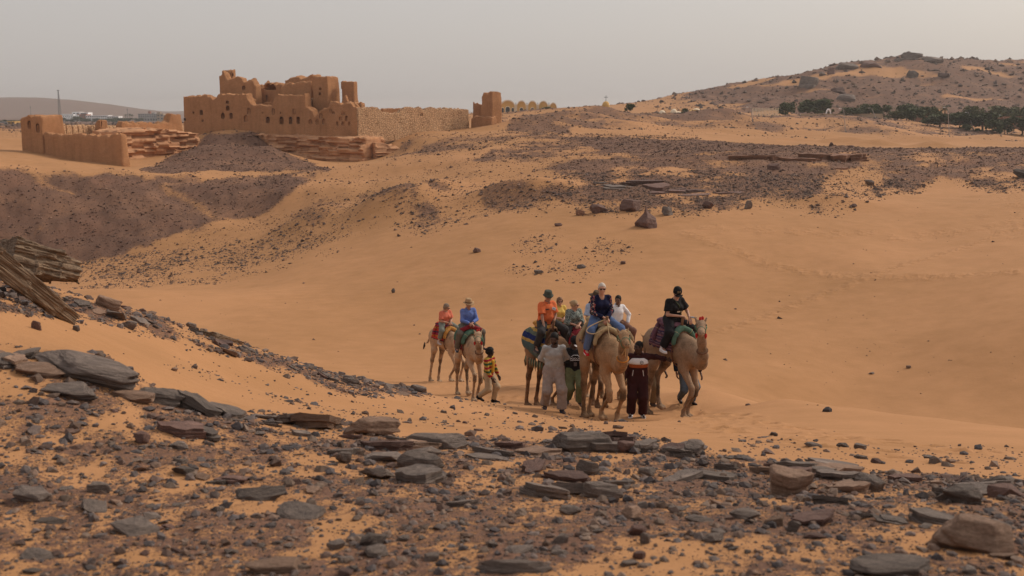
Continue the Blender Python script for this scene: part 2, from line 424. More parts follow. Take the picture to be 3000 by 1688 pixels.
GPX, GPY = pix(GX, GY, GZ + CAMZ)
GU, GV = uv(GX, GY)
wob = (fbm(GU * 34, GV * 20, octv=4, seed=3) - .5)
ROCK = np.full(GX.shape, 0.0006)
for poly, y0, y1, val, soft in ZONES:
    sel = np.where((rows >= y0) & (rows <= y1))[0]
    if len(sel) == 0: continue
    a, b = sel[0], sel[-1] + 1
    sdv = poly_sd(GPX[a:b], GPY[a:b], poly) + wob[a:b] * soft * 3.0
    m = np.clip(sdv / soft * .5 + .5, 0, 1); m = m * m * (3 - 2 * m)
    if val > 0: ROCK[a:b] = np.maximum(ROCK[a:b], val * m)
    else: ROCK[a:b] *= 1 + val * m
hillm = np.clip((GY - 405) / 40, 0, 1) * np.clip((GX - 60) / 60, 0, 1) * np.clip((1500 - GY) / 300, 0, 1)
streak = fbm(GX / 38 + GY / 60, GY / 16 - GX / 90, octv=4, seed=21)
ROCK = np.maximum(ROCK, hillm * np.clip((streak - .25) * 5.0, .18, .95))
farm = np.clip((GY - 225) / 60, 0, 1) * (1 - hillm)
ROCK = np.maximum(ROCK, farm * .66 * np.clip((fbm(GX / 30, GY / 18, octv=3, seed=5) - .38) * 5, 0, 1))
leftfar = np.clip((GY - 300) / 60, 0, 1) * np.clip((-GX - 20) / 60, 0, 1)
ROCK = np.maximum(ROCK, leftfar * np.where(GY > 500, .9, .6))  # farther ground gets extra gravel cover to paint in the grey of haze
# patchiness inside the stony ground
patch = fbm(GU * 38, GV * 24, octv=5, seed=9, gain=.6)
keep = np.clip((ROCK - .68) / .1, 0, 1) * np.clip((GY - 90) / 20, 0, 1)
fac = np.clip(.72 + (patch - .38) * 3.0, .15, 1.25); fac = fac * (1 - keep) + keep * np.clip(.97 + (patch - .42) * .8, .85, 1.1)
ROCK = np.where(ROCK > .06, ROCK * fac, ROCK)
ROCK = np.clip(ROCK, 0, .95)

# relief
sc1 = np.clip(GY, 3, 400)
und = (fbm(GX / 6, GY / 9, octv=3, seed=31) - .5) * np.clip((GY - 26) / 40, .06, 1) * .45
und += (fbm(GX / 26, GY / 34, octv=3, seed=32) - .5) * np.clip((GY - 70) / 60, 0, 1) * 1.2
rough = (fbm(GU * 60, GV * 45, octv=4, seed=33, gain=.6) - .5) * (0.03 + .0045 * sc1) * ROCK * 1.6
ripple = np.sin(GX * 9 + GY * 26 + 6 * vnoise(GX * .8, GY * .8, seed=8)) * .004 * (1 - ROCK) * np.clip(1 - GY / 22, 0, 1)
GZ = GZ + und * np.clip(1.2 - ROCK, .3, 1) * np.clip((GY - 6) / 10, 0, 1) + rough + ripple
# hill: rocky steps
GZ += hillm * ((fbm(GX / 22, GY / 22, octv=5, seed=41) - .5) * 7.0)
# gullies running down the scree slope
gul = np.exp(-((GY - 132) / 14) ** 2) * (GX < -5)
GULL = np.abs(np.sin(GX / 7.5 + GY / 11 + 2.2 * vnoise(GX / 9, GY / 9, seed=4))) ** 70 * gul * (vnoise(GX / 6, GY / 20, seed=14) > .3)
ROCK = ROCK * (1 - .45 * GULL)
GZ -= gul * np.abs(np.sin(GX / 7.5 + GY / 11 + 2.2 * vnoise(GX / 9, GY / 9, seed=4))) ** 6 * .45
# mounds on the far side of the bowl
def bump(px, py, Y, rx, ry, h, p=1.0):
    global GZ
    c = P(px, py, Y); a = int(np.searchsorted(rows, Y - 3.2 * ry)); b = int(np.searchsorted(rows, Y + 3.2 * ry))
    x, y = GX[a:b] - c[0], GY[a:b] - c[1]
    GZ[a:b] += h * np.exp(-((x / rx) ** 2 + (y / ry) ** 2) ** p)
for q in ((1150,600,108,5.0,4.5,2.0),(930,625,112,3.4,5,1.4),(1285,572,112,2.2,2,.7),(1500,592,104,4.6,3.2,1.5),(1600,600,102,3,2.5,.7),(2440,600,93,3.5,3,.9),
          (1560,392,212,10,7,2.4),(1530,380,226,9,6,1.6),(1690,352,270,12,8,2.2),(1610,372,240,10,6,2.2),(2100,372,285,12,8,2.0),(2560,372,300,12,7,2.2),(2620,385,290,8,6,1.2),
          (2490,418,205,7,3,1.5),(2570,420,200,5,2.5,1.2),(2730,430,190,4,2.5,1.4),(2340,418,215,6,3,.9),(1800,372,250,12,7,1.6),(2230,370,280,12,7,1.5)): bump(*q)
for k in range(26): bump(RNG.uniform(1880, 2950), 385, RNG.uniform(225, 330), RNG.uniform(5, 12), RNG.uniform(4, 8), RNG.uniform(.4, 1.5))
# far ridge behind the town
for px, Y, rx, ry, h in ((40,3300,430,300,34),(260,3500,330,300,22),(-250,3400,500,300,40),(600,4200,420,300,24),(470,3000,120,100,15),(900,4500,800,300,16)): bump(px, 345, Y, rx, ry, h)
# foot prints pressed into the sand
TR = []
def trail(pix_pts, step, w, depth, jit):
    c = [P(*q)[:2] for q in pix_pts]
    for i in range(len(c) - 1):
        L = np.linalg.norm(c[i + 1] - c[i]); k = max(1, int(L / step))
        for t in range(k): TR.append((*(c[i] + (c[i + 1] - c[i]) * ((t + .5) / k) + RNG.normal(0, jit, 2)), w * RNG.uniform(.8, 1.2), depth * RNG.uniform(.6, 1.2)))
trail([(2000,1205,24),(2250,1250,15),(2500,1290,11.5),(2900,1335,9.5)], .34, .15, .07, .16)
trail([(1960,1240,21),(2150,1280,13),(2400,1320,9.5),(2700,1365,8.2)], .30, .14, .075, .28)
trail([(1500,1190,27),(1800,1215,23),(1960,1222,23)], .16, .16, .07, .7)
trail([(1330,1130,36),(1500,1170,29),(1700,1195,25),(1900,1215,23.5)], .13, .16, .075, .9)
trail([(2000,690,79),(2250,770,69),(2450,810,65),(2700,850,62),(2980,890,59)], .5, .3, .10, .12)
trail([(2000,700,78),(2250,775,68.5),(2450,815,64.5),(2700,860,61.5),(2980,900,58.5)], .5, .3, .10, .12)
trail([(2050,680,81),(2400,700,78),(2750,720,77),(3000,700,80)], .45, .3, .08, .9)
trail([(2100,960,52),(2350,880,59),(2600,815,65),(2900,740,73)], .5, .2, .07, .05)
trail([(2950,560,104),(3000,640,90),(2980,760,72)], .4, .35, .1, 1.2)
TRACK = np.zeros(GX.shape)
for x, y, w, dp in TR:
    if y > 40:
        a = int(np.searchsorted(rows, y - 1.4)); b = int(np.searchsorted(rows, y + 1.4)) + 1; u0 = int(np.searchsorted(us, (x - 1.0) / (y + OFF))); u1 = int(np.searchsorted(us, (x + 1.0) / (y + OFF))) + 1
        TRACK[a:b, u0:u1] = np.maximum(TRACK[a:b, u0:u1], np.exp(-(((GX[a:b, u0:u1] - x) / .35) ** 2 + ((GY[a:b, u0:u1] - y) / .55) ** 2)))
    a = int(np.searchsorted(rows, y - 2.2 * w)); b = int(np.searchsorted(rows, y + 2.2 * w)) + 1
    u0 = int(np.searchsorted(us, (x - 2.5 * w) / (y + OFF))); u1 = int(np.searchsorted(us, (x + 2.5 * w) / (y + OFF))) + 1
    r2 = ((GX[a:b, u0:u1] - x) / w) ** 2 + ((GY[a:b, u0:u1] - y) / (w * 1.2)) ** 2
    GZ[a:b, u0:u1] += dp * (-np.exp(-r2 * 1.4) + .45 * np.exp(-(np.sqrt(r2) - 1.25) ** 2 * 6))
GZ = GZ + CAMZ

def gz(X, Y, arr=None):
    """height of the ground sheet (bilinear on its own grid)"""
    arr = GZ if arr is None else arr
    X = np.atleast_1d(np.asarray(X, float)); Y = np.atleast_1d(np.asarray(Y, float))
    fi = np.clip(np.interp(Y, rows, np.arange(len(rows))), 0, len(rows) - 1.001); i = fi.astype(int); fi -= i
    fj = np.clip(np.interp(X / (Y + OFF), us, np.arange(len(us))), 0, len(us) - 1.001); j = fj.astype(int); fj -= j
    return (arr[i, j] * (1 - fi) + arr[i + 1, j] * fi) * (1 - fj) + (arr[i, j + 1] * (1 - fi) + arr[i + 1, j + 1] * fi) * fj
def gz1(x, y): return float(gz(x, y)[0])
def on_ground(px, py, Y0=2.5, Y1=900):
    """first place where the sight line through a photo pixel meets the ground"""
    Ys = np.geomspace(Y0, Y1, 1500); d = P(px, py, 1.0) - np.array([0, 0, CAMZ])
    z = d[2] * Ys + CAMZ; g = gz(d[0] * Ys, Ys)
    k = np.argmax(z <= g)
    if not (z <= g).any(): k = len(Ys) - 1
    Y = Ys[max(k, 0)]
    return np.array([d[0] * Y, Y, g[k]])

nr, ncl = GX.shape
ii = np.arange(nr * ncl).reshape(nr, ncl)
quads = np.stack([ii[:-1, :-1].ravel(), ii[:-1, 1:].ravel(), ii[1:, 1:].ravel(), ii[1:, :-1].ravel()], 1)
ground_me = mesh_np("ground", np.stack([GX.ravel(), GY.ravel(), GZ.ravel()], 1), quads, True, {'rock': ROCK.ravel(), 'track': TRACK.ravel()})

SAND_LO, SAND_HI = (.370, .190, .082), (.480, .246, .115)
def make_ground_mat():
    m, nt, b = mat_new("desert_sand_and_gravel"); L = nt.links.new
    geo = N(nt, 'ShaderNodeNewGeometry'); at = N(nt, 'ShaderNodeAttribute', attribute_name='rock')
    pos = geo.outputs['Position']
    def noise(sc, det=4.0, rgh=.6):
        n = N(nt, 'ShaderNodeTexNoise', i_Scale=sc, i_Detail=det, i_Roughness=rgh); L(pos, n.inputs['Vector']); return n.outputs['Fac']
    def mth(op, a, c=None, clamp=False):
        n = N(nt, 'ShaderNodeMath', operation=op, use_clamp=clamp)
        for i, q in enumerate((a, c)):
            if q is None: continue
            if isinstance(q, (int, float)): n.inputs[i].default_value = q
            else: L(q, n.inputs[i])
        return n.outputs[0]
    big = noise(.045, 3); mid = noise(.9, 5); fine = noise(55, 3)
    s1 = ramp(nt, mth('ADD', mth('MULTIPLY', big, .6), mth('MULTIPLY', mid, .4)), [(.36, SAND_LO), (.64, SAND_HI)]).outputs[0]
    grain = N(nt, 'ShaderNodeMixRGB', blend_type='MULTIPLY'); grain.inputs[0].default_value = .35
    L(s1, grain.inputs[1]); L(ramp(nt, fine, [(.3, (.7, .68, .66)), (.7, (1, 1, 1))]).outputs[0], grain.inputs[2])
    # gravel speckle at several sizes, covering the share of the surface that 'rock' says
    sp = mth('ADD', mth('ADD', mth('MULTIPLY', noise(70, 2), .40), mth('MULTIPLY', noise(16, 2), .34)), mth('MULTIPLY', noise(2.6, 3), .26))
    thr = mth('SUBTRACT', .69, mth('MULTIPLY', at.outputs['Fac'], .40))
    cov = mth('MULTIPLY', mth('SUBTRACT', sp, thr), 14.0, True)
    cov = mth('MULTIPLY', cov, mth('MULTIPLY', at.outputs['Fac'], 6.0, True))
    gc = ramp(nt, noise(.13, 4), [(.3, (.172, .094, .064)), (.5, (.132, .077, .056)), (.7, (.215, .120, .077))]).outputs[0]
    gv = N(nt, 'ShaderNodeMixRGB', blend_type='MULTIPLY'); gv.inputs[0].default_value = .8; L(gc, gv.inputs[1]); L(ramp(nt, noise(24, 4, .8), [(.3, (.45, .45, .46)), (.7, (1.75, 1.65, 1.55))]).outputs[0], gv.inputs[2])
    mx = N(nt, 'ShaderNodeMixRGB'); L(cov, mx.inputs[0]); L(grain.outputs[0], mx.inputs[1]); L(gv.outputs[0], mx.inputs[2])
    L(mx.outputs[0], b.inputs['Base Color'])
    b.inputs['Roughness'].default_value = .92; b.inputs['Specular IOR Level'].default_value = .1
    h = mth('ADD', mth('MULTIPLY', cov, .6), mth('ADD', mth('MULTIPLY', noise(12, 5), .35), mth('MULTIPLY', noise(1.3, 4), 1.0)))
    tk = N(nt, 'ShaderNodeAttribute', attribute_name='track'); vo = N(nt, 'ShaderNodeTexVoronoi', i_Scale=1.6); L(pos, vo.inputs['Vector']); h = mth('ADD', h, mth('MULTIPLY', mth('MULTIPLY', tk.outputs['Fac'], vo.outputs['Distance']), 6.0))
    bp = N(nt, 'ShaderNodeBump', i_Strength=.45, i_Distance=.05); L(h, bp.inputs['Height']); L(bp.outputs[0], b.inputs['Normal'])
    return m
ground = obj("ground", ground_me, make_ground_mat())
tag(ground, "orange desert sand and dark gravel slopes of the valley", None, kind='structure')
print("ground", GZ.shape)
# ------------------------------------------------------------------ rocks and stones
def make_rock_mat(name, lo, hi, top=None, band=6.0, bumps=.6):
    m, nt, b = mat_new(name); L = nt.links.new
    tc = N(nt, 'ShaderNodeTexCoord'); oi = N(nt, 'ShaderNodeObjectInfo')
    mp = N(nt, 'ShaderNodeMapping'); mp.inputs['Scale'].default_value = (1.2, 1.2, band); L(tc.outputs['Object'], mp.inputs['Vector'])
    ad = N(nt, 'ShaderNodeVectorMath', operation='ADD'); L(mp.outputs[0], ad.inputs[0]); L(oi.outputs['Random'], ad.inputs[1])
    n1 = N(nt, 'ShaderNodeTexNoise', i_Scale=1.6, i_Detail=8.0, i_Roughness=.68); L(ad.outputs[0], n1.inputs['Vector'])
    n2 = N(nt, 'ShaderNodeTexNoise', i_Scale=9.0, i_Detail=6.0, i_Roughness=.7); L(tc.outputs['Object'], n2.inputs['Vector'])
    r = ramp(nt, n1.outputs['Fac'], [(.28, lo), (.52, tuple((a + c) / 2 for a, c in zip(lo, hi))), (.74, hi)])
    mu = N(nt, 'ShaderNodeMixRGB', blend_type='MULTIPLY'); mu.inputs[0].default_value = .7
    L(r.outputs[0], mu.inputs[1]); L(ramp(nt, n2.outputs['Fac'], [(.3, (.6, .58, .58)), (.7, (1.25, 1.22, 1.2))]).outputs[0], mu.inputs[2])
    hs = N(nt, 'ShaderNodeHueSaturation'); L(mu.outputs[0], hs.inputs['Color'])
    mr = N(nt, 'ShaderNodeMapRange'); mr.inputs[3].default_value = .72; mr.inputs[4].default_value = 1.3; L(oi.outputs['Random'], mr.inputs[0]); L(mr.outputs[0], hs.inputs['Value'])
    L(hs.outputs[0], b.inputs['Base Color']); b.inputs['Roughness'].default_value = .82; b.inputs['Specular IOR Level'].default_value = .25
    bp = N(nt, 'ShaderNodeBump', i_Strength=bumps, i_Distance=.04)
    ah = N(nt, 'ShaderNodeMath', operation='ADD'); L(n1.outputs['Fac'], ah.inputs[0]); L(n2.outputs['Fac'], ah.inputs[1]); L(ah.outputs[0], bp.inputs['Height']); L(bp.outputs[0], b.inputs['Normal'])
    return m
ROCKM = {
 'slate': make_rock_mat('slate_rock', (.066, .052, .046), (.250, .195, .160)),
 'mauve': make_rock_mat('mauve_sandstone', (.085, .048, .040), (.20, .118, .092)),
 'tan':   make_rock_mat('tan_sandstone', (.16, .095, .062), (.33, .215, .15)),
 'wood':  make_rock_mat('striated_rock', (.085, .058, .040), (.46, .33, .22), band=11.0, bumps=.9),
 'red':   make_rock_mat('red_sandstone', (.10, .045, .028), (.30, .155, .090), band=3.0),
}
def rock_field(seed, h=.1, strata=.06, freq=5.0, nplanes=13, flat=0.0, rnd=.03, power=1.0):
    """a unit rock (about -1..1) cut by random planes, with bedding"""
    rg = np.random.default_rng(seed); f = Field((-1.35,) * 3, (1.35,) * 3, h)
    sl, x, y, z = f.win()
    wx = (fbm(x * .9 + seed, y * .9, z * .9, octv=2, seed=seed) - .5) * .5
    d = np.sqrt((x ** 2 + y ** 2 + z ** 2)) - 1.12 + wx * .3
    for i in range(nplanes):
        n = rg.normal(0, 1, 3); n[2] *= (1 - flat * .7); n /= np.linalg.norm(n); c = rg.uniform(.55, .95)
        p = x * n[0] + y * n[1] + z * n[2] - c; hh = np.maximum(rnd - np.abs(d - p), 0) / rnd
        d = np.maximum(d, p) + hh * hh * rnd * .25
    if flat > 0:
        d = np.maximum(d, z - .72 - wx * .4)
    lay = vnoise(x * .7, y * .7, z * freq + wx * 2, seed=seed + 5) - .5
    sid = np.clip(1.1 - np.abs(z) , 0.15, 1)
    d = d + lay * strata * 2 * sid + (fbm(x * 3, y * 3, z * 3, octv=4, seed=seed + 9, gain=.6) - .5) * .16
    f.d[...] = d
    return f
_rk = {}
def rock_mesh(seed, **kw):
    key = (seed, tuple(sorted(kw.items())))
    if key not in _rk:
        _rk[key] = rock_field(seed, **kw).mesh("rock", True); _rk[key].set_sharp_from_angle(angle=math.radians(24))
    return _rk[key]
def rock_copy(seed, mat, **kw):
    key = (seed, mat, tuple(sorted(kw.items())))
    if key not in _rk:
        me = rock_mesh(seed, **kw).copy(); me.materials.append(ROCKM[mat]); _rk[key] = me
    return _rk[key]
HERO = []
HSTY = {}
def hero(label, x0, y0, x1, y1, mat, seed, dep=.8, tilt=(0, 0), rz=None, name='boulder', flat=.5, sink=.25, Yr=None, h=.075, strata=.07, freq=5.0, cat='rock', group=None, Y=None, hmax=None):
    cx = (x0 + x1) / 2
    if Y is None:
        g = on_ground(cx, y1 - (y1 - y0) * .08, *(Yr or (2.5, 900)))
    else: g = P(cx, y1, Y)
    w = (x1 - x0) * g[1] / F; d = w * dep
    Yc = g[1] + d * .42; c = P(cx, y0, Yc)
    zb = min(g[2], gz1(c[0], Yc)); ht = c[2] - zb
    if hmax: ht = min(ht, hmax * w)
    ht = max(ht, .12 * w)
    H = ht * (1 + sink)
    o = obj(name, rock_copy(seed, mat, h=h, flat=flat, strata=strata, freq=freq))
    o.location = (c[0], Yc, zb + ht - H / 2)
    o.scale = (w / 1.9, d / 1.9, H / 1.75)
    o.rotation_euler = (tilt[0], tilt[1], rz if rz is not None else ((seed * 1.7) % .5 - .25))
    tag(o, label, cat, group); HERO.append((c[0], Yc, w / 2)); return o

# --- near slope
hero("large brown layered slab half buried in gravel at the lower right corner", 2715,1500,2998,1640,'tan',11,.75,(.05,.1),.12,'rock_slab',.7,.3,h=.05)
hero("flat topped tan sandstone block right of centre on the dark ledge", 2240,1368,2392,1458,'tan',12,.7,(.12,.12),-.1,'rock_slab',.9,.2,h=.05)
hero("grey wedge shaped stone lying on a dark stone left of bottom centre", 1042,1558,1135,1612,'slate',13,.7,(.05,-.35),.2,'stone',.3,.2,h=.06)
hero("dark rounded stone under the grey wedge stone left of bottom centre", 1070,1598,1142,1636,'slate',14,.8,(0,0),.3,'stone',.1,.25,h=.06)
hero("knobbly dark rock rib along the bottom edge right of the centre", 1400,1640,1648,1682,'slate',15,.22,(0,.03),.06,'rock_rib',.2,.3,h=.05,strata=.14,freq=3)
hero("long dark flat slab overhanging a patch of bare sand", 1688,1412,1852,1466,'slate',16,.4,(0,.1),-.15,'rock_slab',.9,.15,h=.06)
hero("pinkish tan slab cut off by the bottom edge left of centre", 712,1645,918,1692,'tan',17,.5,(0,.02),.05,'rock_slab',.8,.3,h=.06)
hero("layered dark slab with a pale underside on the ledge below the striped child", 1192,1272,1392,1322,'slate',18,.4,(.05,.02),-.05,'rock_slab',.8,.15,h=.06)
hero("stepped dark outcrop on the ledge below the man in grey", 1590,1262,1790,1332,'slate',19,.5,(0,.05),.1,'rock_slab',.7,.2,h=.05,strata=.13,freq=3.2)
hero("small block on the ledge below the maroon tracksuit", 1800,1290,1860,1332,'mauve',20,.8,(0,.1),.3,'stone',.5,.2)
hero("rounded boulder with a blue grey cap at the left end of the middle ledge", 1012,1222,1172,1284,'tan',21,.6,(0,.1),.1,'boulder',.3,.3,h=.06)
hero("smooth blue grey slab lying in sand under the middle ledge", 1172,1328,1296,1388,'slate',22,.7,(.2,.12),.3,'rock_slab',.8,.2,h=.06)
hero("jagged dark block on the left of the smooth blue grey slab", 985,1322,1036,1364,'slate',23,.8,(0,.2),.1,'stone',.2,.2)
hero("furrowed dark rock with vertical cracks left of centre on the stony slope", 662,1424,842,1472,'slate',24,.5,(0,-.1),.05,'boulder',.4,.3,h=.05,strata=.14,freq=3)
hero("broad flat grey brown plate left of centre", 815,1452,965,1530,'slate',25,.9,(.1,.1),.2,'rock_plate',.95,.5,h=.06,hmax=.2)
hero("brown rounded boulder standing on the grey rock pavement at left", 392,1264,446,1306,'mauve',26,.8,(0,0),.2,'boulder',.2,.2)
hero("grey triangular stone near the left edge of the lower slope", 18,1430,172,1480,'slate',27,.6,(0,.15),.0,'boulder',.2,.3,h=.06)
hero("thin dark slab lying flat near the lower left corner", 82,1518,188,1538,'slate',28,.5,(0,0),.0,'rock_slab',.9,.2)
hero("pale grey block with a sandy hollow at the end of the left ledge", 310,1146,466,1184,'tan',29,.5,(0,.05),-.1,'boulder',.5,.3,h=.06)
hero("pale grey lump at the left edge of the ledge", 32,1066,190,1112,'tan',30,.6,(0,.05),.1,'boulder',.3,.3,h=.06)
hero("long blue grey slab below the pale grey lump at left", 76,1126,312,1172,'slate',31,.5,(.05,.05),-.1,'rock_slab',.9,.4,h=.06,hmax=.2)
hero("long layered plate on the left ledge sloping down to the sand", 62,1016,455,1136,'slate',32,.35,(.03,.19),-.2,'rock_plate',.95,.3,h=.05,strata=.1,hmax=.16)
hero("second layered plate at the tip of the left ledge", 380,1126,568,1192,'slate',33,.45,(.03,.22),-.15,'rock_plate',.95,.3,h=.05,strata=.1,hmax=.2)
hero("dark hollowed slab at the bottom edge near the lower right slab", 2495,1640,2760,1695,'slate',34,.5,(0,.04),.05,'rock_slab',.8,.3,h=.06)
hero("dark oval cake shaped stone at lower right of centre", 2046,1564,2124,1596,'slate',35,.7,(0,0),.1,'stone',.6,.2)
hero("long grey stone in front of the tan sandstone block", 2128,1492,2230,1526,'slate',36,.5,(0,.1),.05,'stone',.5,.2)
hero("tan stone right of the long grey stone", 2240,1512,2312,1548,'tan',37,.6,(0,-.15),.1,'stone',.6,.2)
hero("black pitted stone beside the tan stone", 2306,1522,2350,1566,'slate',38,.7,(.2,.4),.3,'stone',.2,.2)
hero("grey slab tilting out of the right part of the ledge", 2484,1388,2600,1446,'slate',39,.6,(.1,.25),-.2,'rock_slab',.8,.3,h=.06)
hero("dark rough lump on the right end of the ledge", 2740,1420,2905,1482,'slate',40,.5,(.05,.15),-.1,'boulder',.4,.3,h=.06,strata=.13,freq=3)
hero("black jagged boulder at the right end of the middle ledge", 2000,1290,2076,1340,'slate',41,.8,(0,.1),.2,'boulder',.2,.3)
hero("grey slab edge on the ledge under the right camel", 1690,1345,1760,1400,'slate',42,.7,(.1,.1),.1,'rock_slab',.6,.2)
hero("dark pebble pair stone beside the long dark flat slab", 1628,1482,1700,1512,'slate',43,.6,(0,.1),.1,'stone',.3,.2)
hero("dark bone shaped stone above the bottom sand patch", 1610,1562,1680,1598,'slate',44,.45,(0,-.2),.1,'stone',.2,.2)
hero("brown smooth stone right of the bottom sand patch", 1832,1538,1894,1574,'mauve',45,.7,(0,.1),.2,'stone',.3,.2)
hero("dark stone leaning under the brown smooth stone", 1874,1562,1912,1598,'slate',46,.7,(0,.4),.2,'stone',.2,.2)
hero("rounded purple brown stone near the lower right sand", 1850,1612,1900,1642,'mauve',47,.7,(0,0),.2,'stone',.1,.2)
hero("dark slab low on the left slope with a flat face", 245,1410,320,1452,'slate',48,.7,(.1,.1),.2,'rock_slab',.7,.2)
# --- stony spur at left with two log-like slabs
a = P(-30, 748, 9.6); b = P(214, 948, 10.8)
def log_slab(label, p0, p1, r_w, r_h, seed, roll=0.0):
    p0 = Vector(p0); p1 = Vector(p1); d = p1 - p0; L = d.length
    f = Field((-1.12, -1.25, -1.25), (1.12, 1.25, 1.25), .035); sl, x, y, z = f.win()
    q = np.maximum(np.abs(x) - .97 - (vnoise(y * 3, z * 3, seed=seed) - .5) * .2, 0)
    nn = (vnoise(x * 1.6 + 2 * vnoise(y * 2, z * 2, seed=seed + 7), y * 2.2, z * 7, seed=seed) - .5) * .13 + (vnoise(x * 3.1, y * 5, z * 17, seed=seed + 1) - .5) * .10 + (fbm(x * 3, y * 3, z * 3, octv=4, seed=seed + 2, gain=.55) - .5) * .13 - .10 * np.exp(-((np.sin(x * 4.1 + y * 2 + seed) * 6) ** 2)) * (vnoise(x * 3, y * 3, z * 3, seed=seed + 4) > .45)
    tap = 1 - .28 * np.clip(x, -1, 1)
    bx = np.maximum(np.abs(y) - .62 * tap, np.abs(z) - .60 * tap)
    f.d[...] = np.maximum(bx + nn, np.abs(x) - .96 + nn * .4)
    me = f.mesh('rock_slab'); me.set_sharp_from_angle(angle=math.radians(26)); me.materials.append(ROCKM['wood_x'])
    o = obj('rock_slab', me); o.location = (p0 + p1) / 2
    o.rotation_euler = (d.to_track_quat('X', 'Z').to_matrix().to_4x4() @ Matrix.Rotation(roll, 4, 'X')).to_euler()
    o.scale = (L / 2, r_w / .62, r_h / .62)
    tag(o, label, 'rock'); return o
mw = ROCKM['wood'].copy(); mw.name = 'striated_rock_lengthwise'
for n in mw.node_tree.nodes:
    if n.type == 'MAPPING': n.inputs['Scale'].default_value = (.9, 7.0, 9.0)
ROCKM['wood_x'] = mw
log_slab("dark striated log shaped rock leaning diagonally at the left edge", P(-70,722,8.9), P(214,938,9.9), .105, .095, 5, .35)
log_slab("pale layered block with dark cracks behind the leaning log shaped rock", P(10,752,11.2), P(222,796,11.7), .26, .165, 6, -.22)
log_slab("weathered tan log shaped slab halfway down the stony spur", P(606,984,14.6), P(702,1008,15.4), .12, .06, 8, .1)
hero("small pointed upright brown stone in sand under the leaning log shaped rock", 90,940,122,968,'mauve',50,.4,(0,.3),.2,'stone',.1,.2,Yr=(7,20))
hero("dark stone at the foot of the leaning log shaped rock", 212,952,234,972,'slate',51,.8,(0,0),.2,'stone',.2,.2,Yr=(7,20))
hero("grey flat slab high on the stony spur", 255,868,372,910,'tan',52,.4,(0,.3),-.1,'rock_slab',.9,.2,Yr=(9,20))
hero("dark slab pile in the middle of the stony spur", 350,938,402,965,'slate',53,.5,(0,.2),.1,'rock_slab',.7,.2,Yr=(9,20))
hero("dark thin slab jutting over sand on the stony spur", 540,946,580,962,'slate',54,.5,(0,.3),-.1,'rock_slab',.9,.2,Yr=(9,22))
hero("low dark slab near the tip of the stony spur", 1000,1106,1064,1130,'slate',55,.5,(0,.2),-.1,'rock_slab',.8,.2,Yr=(10,24))
hero("curved dark slab at the very tip of the stony spur by the camels", 1196,1128,1256,1150,'slate',56,.4,(0,.2),-.15,'rock_slab',.8,.2,Yr=(10,26))
hero("dark stone heap beside the spur near the pink rider", 1002,1098,1040,1118,'slate',57,.6,(0,.1),.2,'stone',.3,.2,Yr=(10,24))
hero("lone grey stone on the sand between spur and ledge", 498,1075,520,1088,'tan',58,.7,(0,0),.2,'stone',.3,.2,Yr=(8,16))
for k, (x0, y0, x1, y1, w) in enumerate(((2252,1262,2282,1278,'slate'),(2354,1298,2408,1310,'slate'),(2452,1296,2490,1312,'slate'),(2496,1300,2546,1316,'slate'),(2545,1336,2590,1360,'mauve'),(2498,1334,2546,1346,'slate'),(2676,1296,2688,1312,'mauve'),(2695,1336,2756,1346,'slate'),(2765,1346,2815,1358,'tan'),(2940,1332,2968,1348,'slate'),(1288,1198,1312,1212,'slate'),(1334,1226,1352,1238,'mauve'),(1352,1232,1372,1242,'mauve'),(1500,1205,1520,1215,'slate'))):
    hero("dark stone lying alone on the trodden sand before the ledge", x0,y0,x1,y1,w,60 + k,.55,(0,.1),None,'stone',.85,.2,hmax=.36,Yr=(7,24),group='loose stones on the sand before the ledge')
# --- bowl and far side
hero("pyramid shaped purple boulder with a pointed top on the sand", 1856,616,1938,674,'mauve',80,.8,(0,0),.3,'boulder',0,.25,Yr=(60,110),h=.06)
_pm = bpy.context.scene.objects['boulder'] if False else [o for o in COL.objects if o.get('label', '').startswith('pyramid shaped')][0]; _pm.scale = (_pm.scale[0] * 1.15, _pm.scale[1] * 1.15, _pm.scale[2] * 1.1)
for v in _pm.data.vertices: k = 1.12 - .86 * min(max((v.co.z + .75) / 1.5, 0), 1); v.co.x = v.co.x * k - .12 * (v.co.z + .75) * .5; v.co.y *= k
hero("broad purple boulder left of the pyramid shaped boulder", 1726,596,1788,628,'mauve',81,.7,(0,.1),.1,'boulder',.3,.3,Yr=(60,115))
hero("largest flat faced purple boulder above the pyramid shaped boulder", 1818,582,1882,624,'mauve',82,.7,(0,.1),.0,'boulder',.3,.3,Yr=(60,115))
hero("grey boulder right of the pyramid shaped boulder", 1934,604,1976,634,'slate',83,.8,(0,.2),.2,'boulder',.2,.3,Yr=(60,115))
hero("reddish broken boulder at the left foot of the dark outcrop", 1682,612,1714,634,'red',84,.7,(0,.3),.1,'boulder',.3,.3,Yr=(60,115))
hero("leaning purple boulder under the layered outcrop", 2056,588,2094,614,'mauve',85,.7,(0,.4),.1,'boulder',.3,.2,Yr=(60,115))
hero("upright grey boulder at the foot of the right slope", 2180,584,2204,616,'slate',86,.8,(0,0),.2,'boulder',.1,.2,Yr=(60,115))
hero("rounded mauve boulder on the gravel fan at right", 2490,596,2514,610,'mauve',87,.8,(0,0),.2,'boulder',.1,.25,Yr=(60,115))
hero("dark diamond shaped boulder on the right slope", 2536,528,2566,546,'slate',88,.8,(0,.5),.2,'boulder',.1,.2,Yr=(80,135))
hero("pale boulder below the rock overhang", 2250,476,2294,500,'mauve',89,.7,(0,.1),.2,'boulder',.2,.3,Yr=(80,135))
hero("dark boulder cut by the right edge of the picture", 2966,498,3040,524,'slate',90,.7,(0,.3),.2,'boulder',.5,.3,Yr=(80,140))
